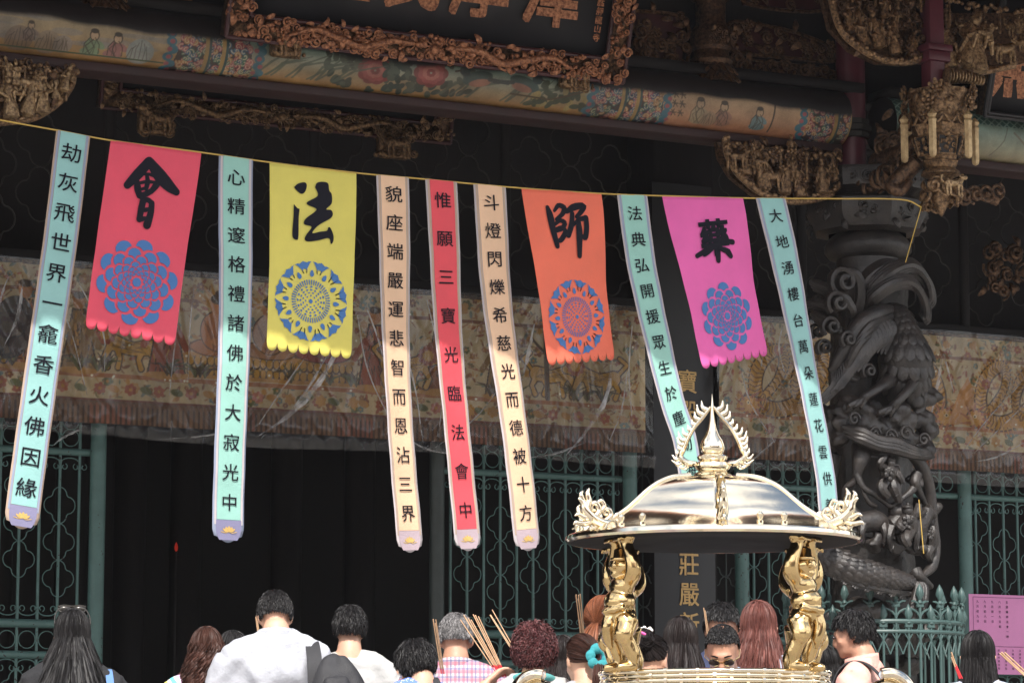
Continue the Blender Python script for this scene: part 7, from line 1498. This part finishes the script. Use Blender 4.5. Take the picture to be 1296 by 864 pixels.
pk = MB(); pk.tube(smooth_path([V3(x + .05, -.20, 1.33) * V3(1, s, s), V3(x + .06, -.23, 1.2) * V3(1, s, s), V3(x + .07, -.24, 1.0) * V3(1, s, s), V3(x + .07, -.22, .86) * V3(1, s, s)], 16), lerpr([.05, .12, .14, .11], 16), 18, flat=.75, up=(0, 1, 0)); pk = remesh(pk, .01, 4); V = pk.V[0]; pk.V[0] = V + pk.N * (vnoise(V * np.array([1, 1, .5]), 16, 4) * .02)[:, None]; pk.build('bag_body', M['black_cloth'], bt, local=True, ang=180)
pc = MB(); pc.tube(smooth_path([V3(x + .04, -.30, 1.24) * V3(1, s, s), V3(x + .06, -.36, 1.1) * V3(1, s, s), V3(x + .07, -.35, .92) * V3(1, s, s)], 14), lerpr([.05, .085, .08], 14), 16, flat=.5, up=(0, 1, 0)); pc = remesh(pc, .01, 3); V = pc.V[0]; pc.V[0] = V + pc.N * (vnoise(V * np.array([1, 1, .5]), 18, 9) * .016)[:, None]; pc.build('front_pocket', M['black_cloth'], bt, local=True, ang=180)
for q in range(4): MB().ell(V3(x + .02 + .035 * q, -.385 + .01 * q, 1.20 - .025 * q) * V3(1, s, s), .011, None, 10, 8).build('buckle', M['iron_dark'], bt, local=True)
b = person('d', 'man in plain white tee with short black hair behind the backpack', 443, 763, 12.7, -2, 8, 0, 0, False, 'tee', .4, 'short', 'black', dict(n=9000, L=.05), bulk=.95, hsz=.93)
b = person('e', 'person with short black hair in a blue dotted top, head bent left', 526, 806, 11.5, 14, 24, -10, 10, True, 'dots', .4, 'short', 'black', dict(n=9500, L=.075), nk=.03)
place(strap(b, 'r', M['black_cloth'], .016, x0=.3), b, 'bag_strap', M['black_cloth'], 'black bag strap across the blue dotted top', 'bag strap')
b = person('f', 'grey-haired man with thinning crown in a checked shirt', 577, 772, 11.9, 0, 12, 0, 0, False, 'plaid', 1.0, 'short', 'grey', dict(n=8000, L=.028, bald=((0, -.25, 1), .38)), skin='d', collar=True, bulk=1.06)
b = person('g2', 'person with dark bobbed hair just behind the curly-haired woman', 711, 801, 11.9, 0, 6, 0, 0, True, 'cream', .4, 'long', 'dark', dict(n=2600, L=.17))
b = person('g', 'woman with curly maroon hair in white raising incense in her left hand', 676, 783, 11.0, -3, 10, 0, 0, True, 'tee', .4, 'curly', 'maroon', dict(n=8000, L=.085, wd=.0022), voxel=.0062, arms={'l': [(-.32, -.03, 1.22), (-.215, .05, 1.405), (-.135, .10, 1.47)]})
GB = b
tc_ = MB(); q = np.linspace(0, 6.2832, 30); tc_.tube(np.stack([b.nb[0] + .075 * np.cos(q), b.nb[1] + .075 * np.sin(q), b.nb[2] - .01 - .02 * np.sin(q)], 1), .014, 8, caps=False); part(b, tc_, 'neckline', CL['teal'], b.shirt)
br = MB(); w0 = b.el['l'] * .25 + b.wr['l'] * .75; d = nrm(b.wr['l'] - b.el['l']); u = nrm(np.cross(d, V3(0, 0, 1))); v = np.cross(d, u); br.tube(np.array([w0 + .036 * (u * math.cos(a) + v * math.sin(a)) for a in q]), .006, 6, caps=False)
place(br, b, 'bracelet', M['brass'], 'gold bracelet on the raised wrist of the curly-haired woman', 'bracelet')
b = person('i', 'woman with smooth auburn hair tucked behind her ear, left of the brass strongman', 765, 751, 12.0, -35, 10, 0, 0, True, 'navy', .4, 'tail', 'auburn', dict(n=5200, L=.2))
b = person('h', 'woman with a ponytail held by a teal scrunchie, in a grey top', 736, 799, 10.9, 22, 14, 0, 0, True, 'grey', .4, 'tail', 'brown', dict(n=4200, L=.2))
sc_ = MB(); c0 = hp_(b, (.03, -.135, -.03)); rr = random.Random(2); dx_ = b.Rh[:, 1]; u = nrm(np.cross(dx_, V3(0, 0, 1))); v = np.cross(u, dx_)
for k in range(26): a = k * 6.2832 / 26; sc_.ell(c0 + (.03 + .006 * rr.random()) * (u * math.cos(a) + v * math.sin(a)), np.array((.018, .013, .018)) * rr.uniform(.7, 1.2), None, 8, 6)
sm_ = cloth('teal_satin', (.03, .25, .28)); sm_.node_tree.nodes['Principled BSDF'].inputs['Roughness'].default_value = .3
place(sc_, b, 'scrunchie', sm_, 'shiny teal scrunchie round the brown ponytail', 'scrunchie')
# --- behind the burner
b = person('j', 'woman with dark hair twisted into a bun with a beaded clip', 826, 800, 11.2, -26, 16, 0, 0, True, 'cream', .4, 'bun', 'dark', dict(n=4600, L=.2))
ck = MB(); rr = random.Random(4)
for k in range(9): ck.ell(hp_(b, (-.03 + .0075 * k, -.12 + .01 * math.sin(k), .112 + .006 * math.sin(k * 2))), .008, None, 8, 6)
place(ck, b, 'hair_clip', mat('pearl', (.7, .64, .6), .25, var=.1), 'beaded white hair clip on the dark bun', 'hair clip')
pb = MB(); pb.tube(smooth_path([hp_(b, (-.03, -.17, .07)), hp_(b, (0, -.18, .08)), hp_(b, (.03, -.165, .07))], 10), .006, 8); place(pb, b, 'hair_tie', mat('pink_tie', (.7, .06, .3), .5), 'bright pink hair tie round the dark bun', 'hair tie')
b = person('k', 'woman with long dark hair fading to reddish ends in front of the couplet board', 861, 777, 11.9, 4, 6, 0, 0, True, 'black', .4, 'long', 'dark', dict(n=5200, L=.5, wd=.0024, spread=.26))
b = person('m', 'black-haired person whose forehead shows above the man in glasses', 913, 759, 12.5, 178, 18, 0, 0, False, 'navy', .4, 'short', 'black', dict(n=8000, L=.045), skin='d', eyes=True)
b = person('n', 'woman with long reddish brown hair beside the right strongman', 960, 757, 11.8, -4, 4, 0, 0, True, 'lilac', .4, 'long', 'redbrown', dict(n=5600, L=.62, wd=.0024, wave=.2, spread=.22))
b = person('l', 'man facing us with cropped black hair and dark glasses, head bowed', 914, 786, 11.3, 176, 34, 0, 0, False, 'blue', .4, 'short', 'black', dict(n=9000, L=.016, bald=((0, -.3, 1), .45)), skin='d', collar=True, eyes=True)
gl = MB()
for sg in (-1, 1): gl.tube(np.array([hp_(b, (sg * .033 + .025 * math.cos(a), .098 - .012 * abs(math.cos(a) * sg + 1) * 0 - .01 * (math.cos(a) * sg > 0), -.012 + .017 * math.sin(a))) for a in np.linspace(0, 6.2832, 19)]), .0022, 6, caps=False); gl.tube([hp_(b, (sg * .057, .088, -.006)), hp_(b, (sg * .08, .05, -.008)), hp_(b, (sg * .08, -.005, -.006))], .002, 6)
gl.tube([hp_(b, (-.009, .1, -.008)), hp_(b, (.009, .1, -.008))], .002, 6); lz_ = MB()
for sg in (-1, 1): lz_.ell(hp_(b, (sg * .033, .094, -.012)), (.023, .003, .0155), b.Rh, 14, 8)
gt = thing('eyeglasses', 'thin metal glasses with dark lenses on the face of the bowed man', 'glasses', b.o.location, b.rz); gl.build('frame', M['brass_deep'], gt, local=True); lz_.build('lens', M['lens'], gt, local=True)
b = person('o', 'man in salmon shirt with black hair seen in profile facing left', 1078, 769, 11.9, 78, 14, 0, 8, False, 'salmon', .4, 'short', 'black', dict(n=9000, L=.06), collar=True, eyes=True, skin='d', hsz=.9)
place(strap(b, 'l', M['black_cloth'], .03, x0=.62), b, 'bag_strap', M['black_cloth'], 'black backpack strap on the salmon shirt', 'bag strap')
b = person('p', 'woman in pink patterned top partly hidden between the strongman and the man in salmon', 1036, 812, 12.3, 60, 20, 0, 0, True, 'cream', .4, 'long', 'black', dict(n=2400, L=.18)); b.shirt.data.materials[0] = cloth('pink_print', (.72, .20, .38))
b = person('q', 'woman with black bob haircut in a pale blue shirt near the pink notice', 1237, 795, 11.5, 0, 6, 0, 0, True, 'lilac', .4, 'long', 'black', dict(n=5600, L=.24, wd=.0024, spread=.12))
place(strap(b, 'r', CL['cream'], .012, x0=.45), b, 'bag_strap', CL['cream'], 'cream bag strap on the pale blue shirt of the woman with the bob', 'bag strap')
# --- incense
def incense(label, p0, p1, D0, D1, n, spread, red=.22, r=.0021, gap=.008):
    a, e = atd(*p0, D0 * KD), atd(*p1, D1 * KD); o = thing('incense_bundle', label, 'incense', a, 0, 'bundles of lit incense held up in prayer'); rd = random.Random(int(p0[0])); d = e - a; L = np.linalg.norm(d)
    for k in range(n):
        t = (k / max(1, n - 1) - .5); off = V3(t * spread * 1.0 + rd.uniform(-.002, .002), rd.uniform(-.006, .006), rd.uniform(-.012, .012)); b0 = a + V3(t * gap * n * .5, rd.uniform(-.004, .004), 0); tp = e + off; m_ = b0 + (tp - b0) * red
        mb = MB(); mb.tube([b0, m_], r * .8, 6, mi=1); mb.tube([m_, tp], r, 6, mi=0); mb.build('stick', [M['stick'], M['stick_red']], o)
    return o
hw = GB.mw(GB.wr['l'] * .25 + GB.hn['l'] * .75)
hpx = lambda p: ((lambda d: (648 + FPX * (d @ _r) / (d @ _f), 432 - FPX * (d @ _u) / (d @ _f), d @ _f))(np.asarray(p) - CAM))
h_ = hpx(hw)
incense('bundle of tan incense sticks with red ends in the hand of the curly-haired woman', (h_[0] + 4, h_[1] + 6), (594, 780), h_[2] / KD, 11.1, 8, .07, .2)
incense('two dark incense sticks slanting left of the curly maroon hair', (655, 830), (621, 774), 11.3, 11.4, 3, .012, .1, .002)
incense('upright incense sticks in front of the checked shirt man, by his left ear', (560, 852), (549, 785), 11.55, 11.5, 4, .014, .1)
incense('single pair of incense sticks by the left ear of the man in white', (331, 825), (324, 778), 12.7, 12.7, 2, .005, .1, .003)
incense('upright incense sticks left of the auburn-haired woman', (738, 812), (731, 754), 11.5, 11.4, 5, .022, .1)
incense('two incense sticks against the couplet board by the bowed man', (898, 812), (891, 772), 11.6, 11.6, 2, .008, .1, .002)
incense('incense sticks slanting across the pink notice at the right edge', (1312, 866), (1268, 828), 11.1, 11.1, 6, .02, .1, .003)
incense('incense sticks with red ends left of the woman with the bob', (1216, 858), (1204, 828), 11.2, 11.2, 3, .006, .55, .003)
# ================================================================== far side of the court (behind the camera, seen in the polished brass)
gh = thing('gate_hall', 'tiled gate hall across the court mirrored in the polished burner roof', 'gate hall', (2, -16, 0))
MB().box2((-16, -20, 0), (20, -15, 4.6)).build('wall', M['granite'], gh, smooth=False)
g2 = MB(); g2.grid(lambda U, Vv: np.stack([-18 + 40 * U, -13.6 - 8 * Vv, 4.4 + 3.2 * np.sin(np.clip(Vv, 0, .5) * 3.1416) - 3.2 * np.clip(Vv - .5, 0, 1) * 2 * np.clip(Vv - .5, 0, 1) * 2 + .6 * np.abs(2 * U - 1) ** 3 + .04 * np.cos((-18 + 40 * U) * 26)], -1), 700, 20); g2.build('roof', bpy.data.materials['roof_tile'], gh)
for k in range(5): MB().box2((-9 + 5 * k, -15.02, 0), (-6.6 + 5 * k, -14.9, 3.2)).build('door', M['red_wood'], gh, smooth=False)
leaf = mat('leaf', (.045, .085, .025), .6, var=.4, scale=3)
for k, (x, y, h) in enumerate(((-12, -6, 8.5), (16, -9, 9.5))):
    t = thing('court_tree', ['leafy tree mirrored at the left of the polished burner roof', 'leafy tree mirrored at the right of the polished burner roof'][k], 'tree', (x, y, 0), 0, 'trees in the court'); MB().tube(smooth_path([(x, y, 0), (x + .2, y, h * .4), (x, y + .3, h * .7)], 10), lerpr([.28, .2, .1], 10), 10).build('trunk', M['dark_wood'], t)
    r_ = np.random.default_rng(k); n = 9000; cl = r_.normal(0, 1, (26, 3)) * np.array([1.5, 1.5, 1.1]) + np.array([x, y, h * .72]); c_ = cl[r_.integers(0, 26, n)] + r_.normal(0, .42, (n, 3)); u = nrm(r_.standard_normal((n, 3))); v = nrm(np.cross(u, r_.standard_normal((n, 3)))); q = .11
    m_ = MB(); m_.add(np.stack([c_ - u * q, c_ + v * q * .6, c_ + u * q, c_ - v * q * .6], 1).reshape(-1, 3), np.arange(n * 4).reshape(n, 4)); m_.build('crown', leaf, t)

# ------------------------------------------------------------------ incense haze in the court
hz = bpy.data.materials.new('haze'); hz.use_nodes = True; t = hz.node_tree; t.nodes.clear(); out = _n(t, 'ShaderNodeOutputMaterial'); pv = _n(t, 'ShaderNodeVolumePrincipled')
pv.inputs['Color'].default_value = (.86, .88, .95, 1); pv.inputs['Density'].default_value = .00032; pv.inputs['Anisotropy'].default_value = .25; t.links.new(pv.outputs[0], out.inputs['Volume'])
tag(MB().box2((-505, -505, -1), (505, 505, 13)).build('haze', hz, smooth=False), kind='stuff')
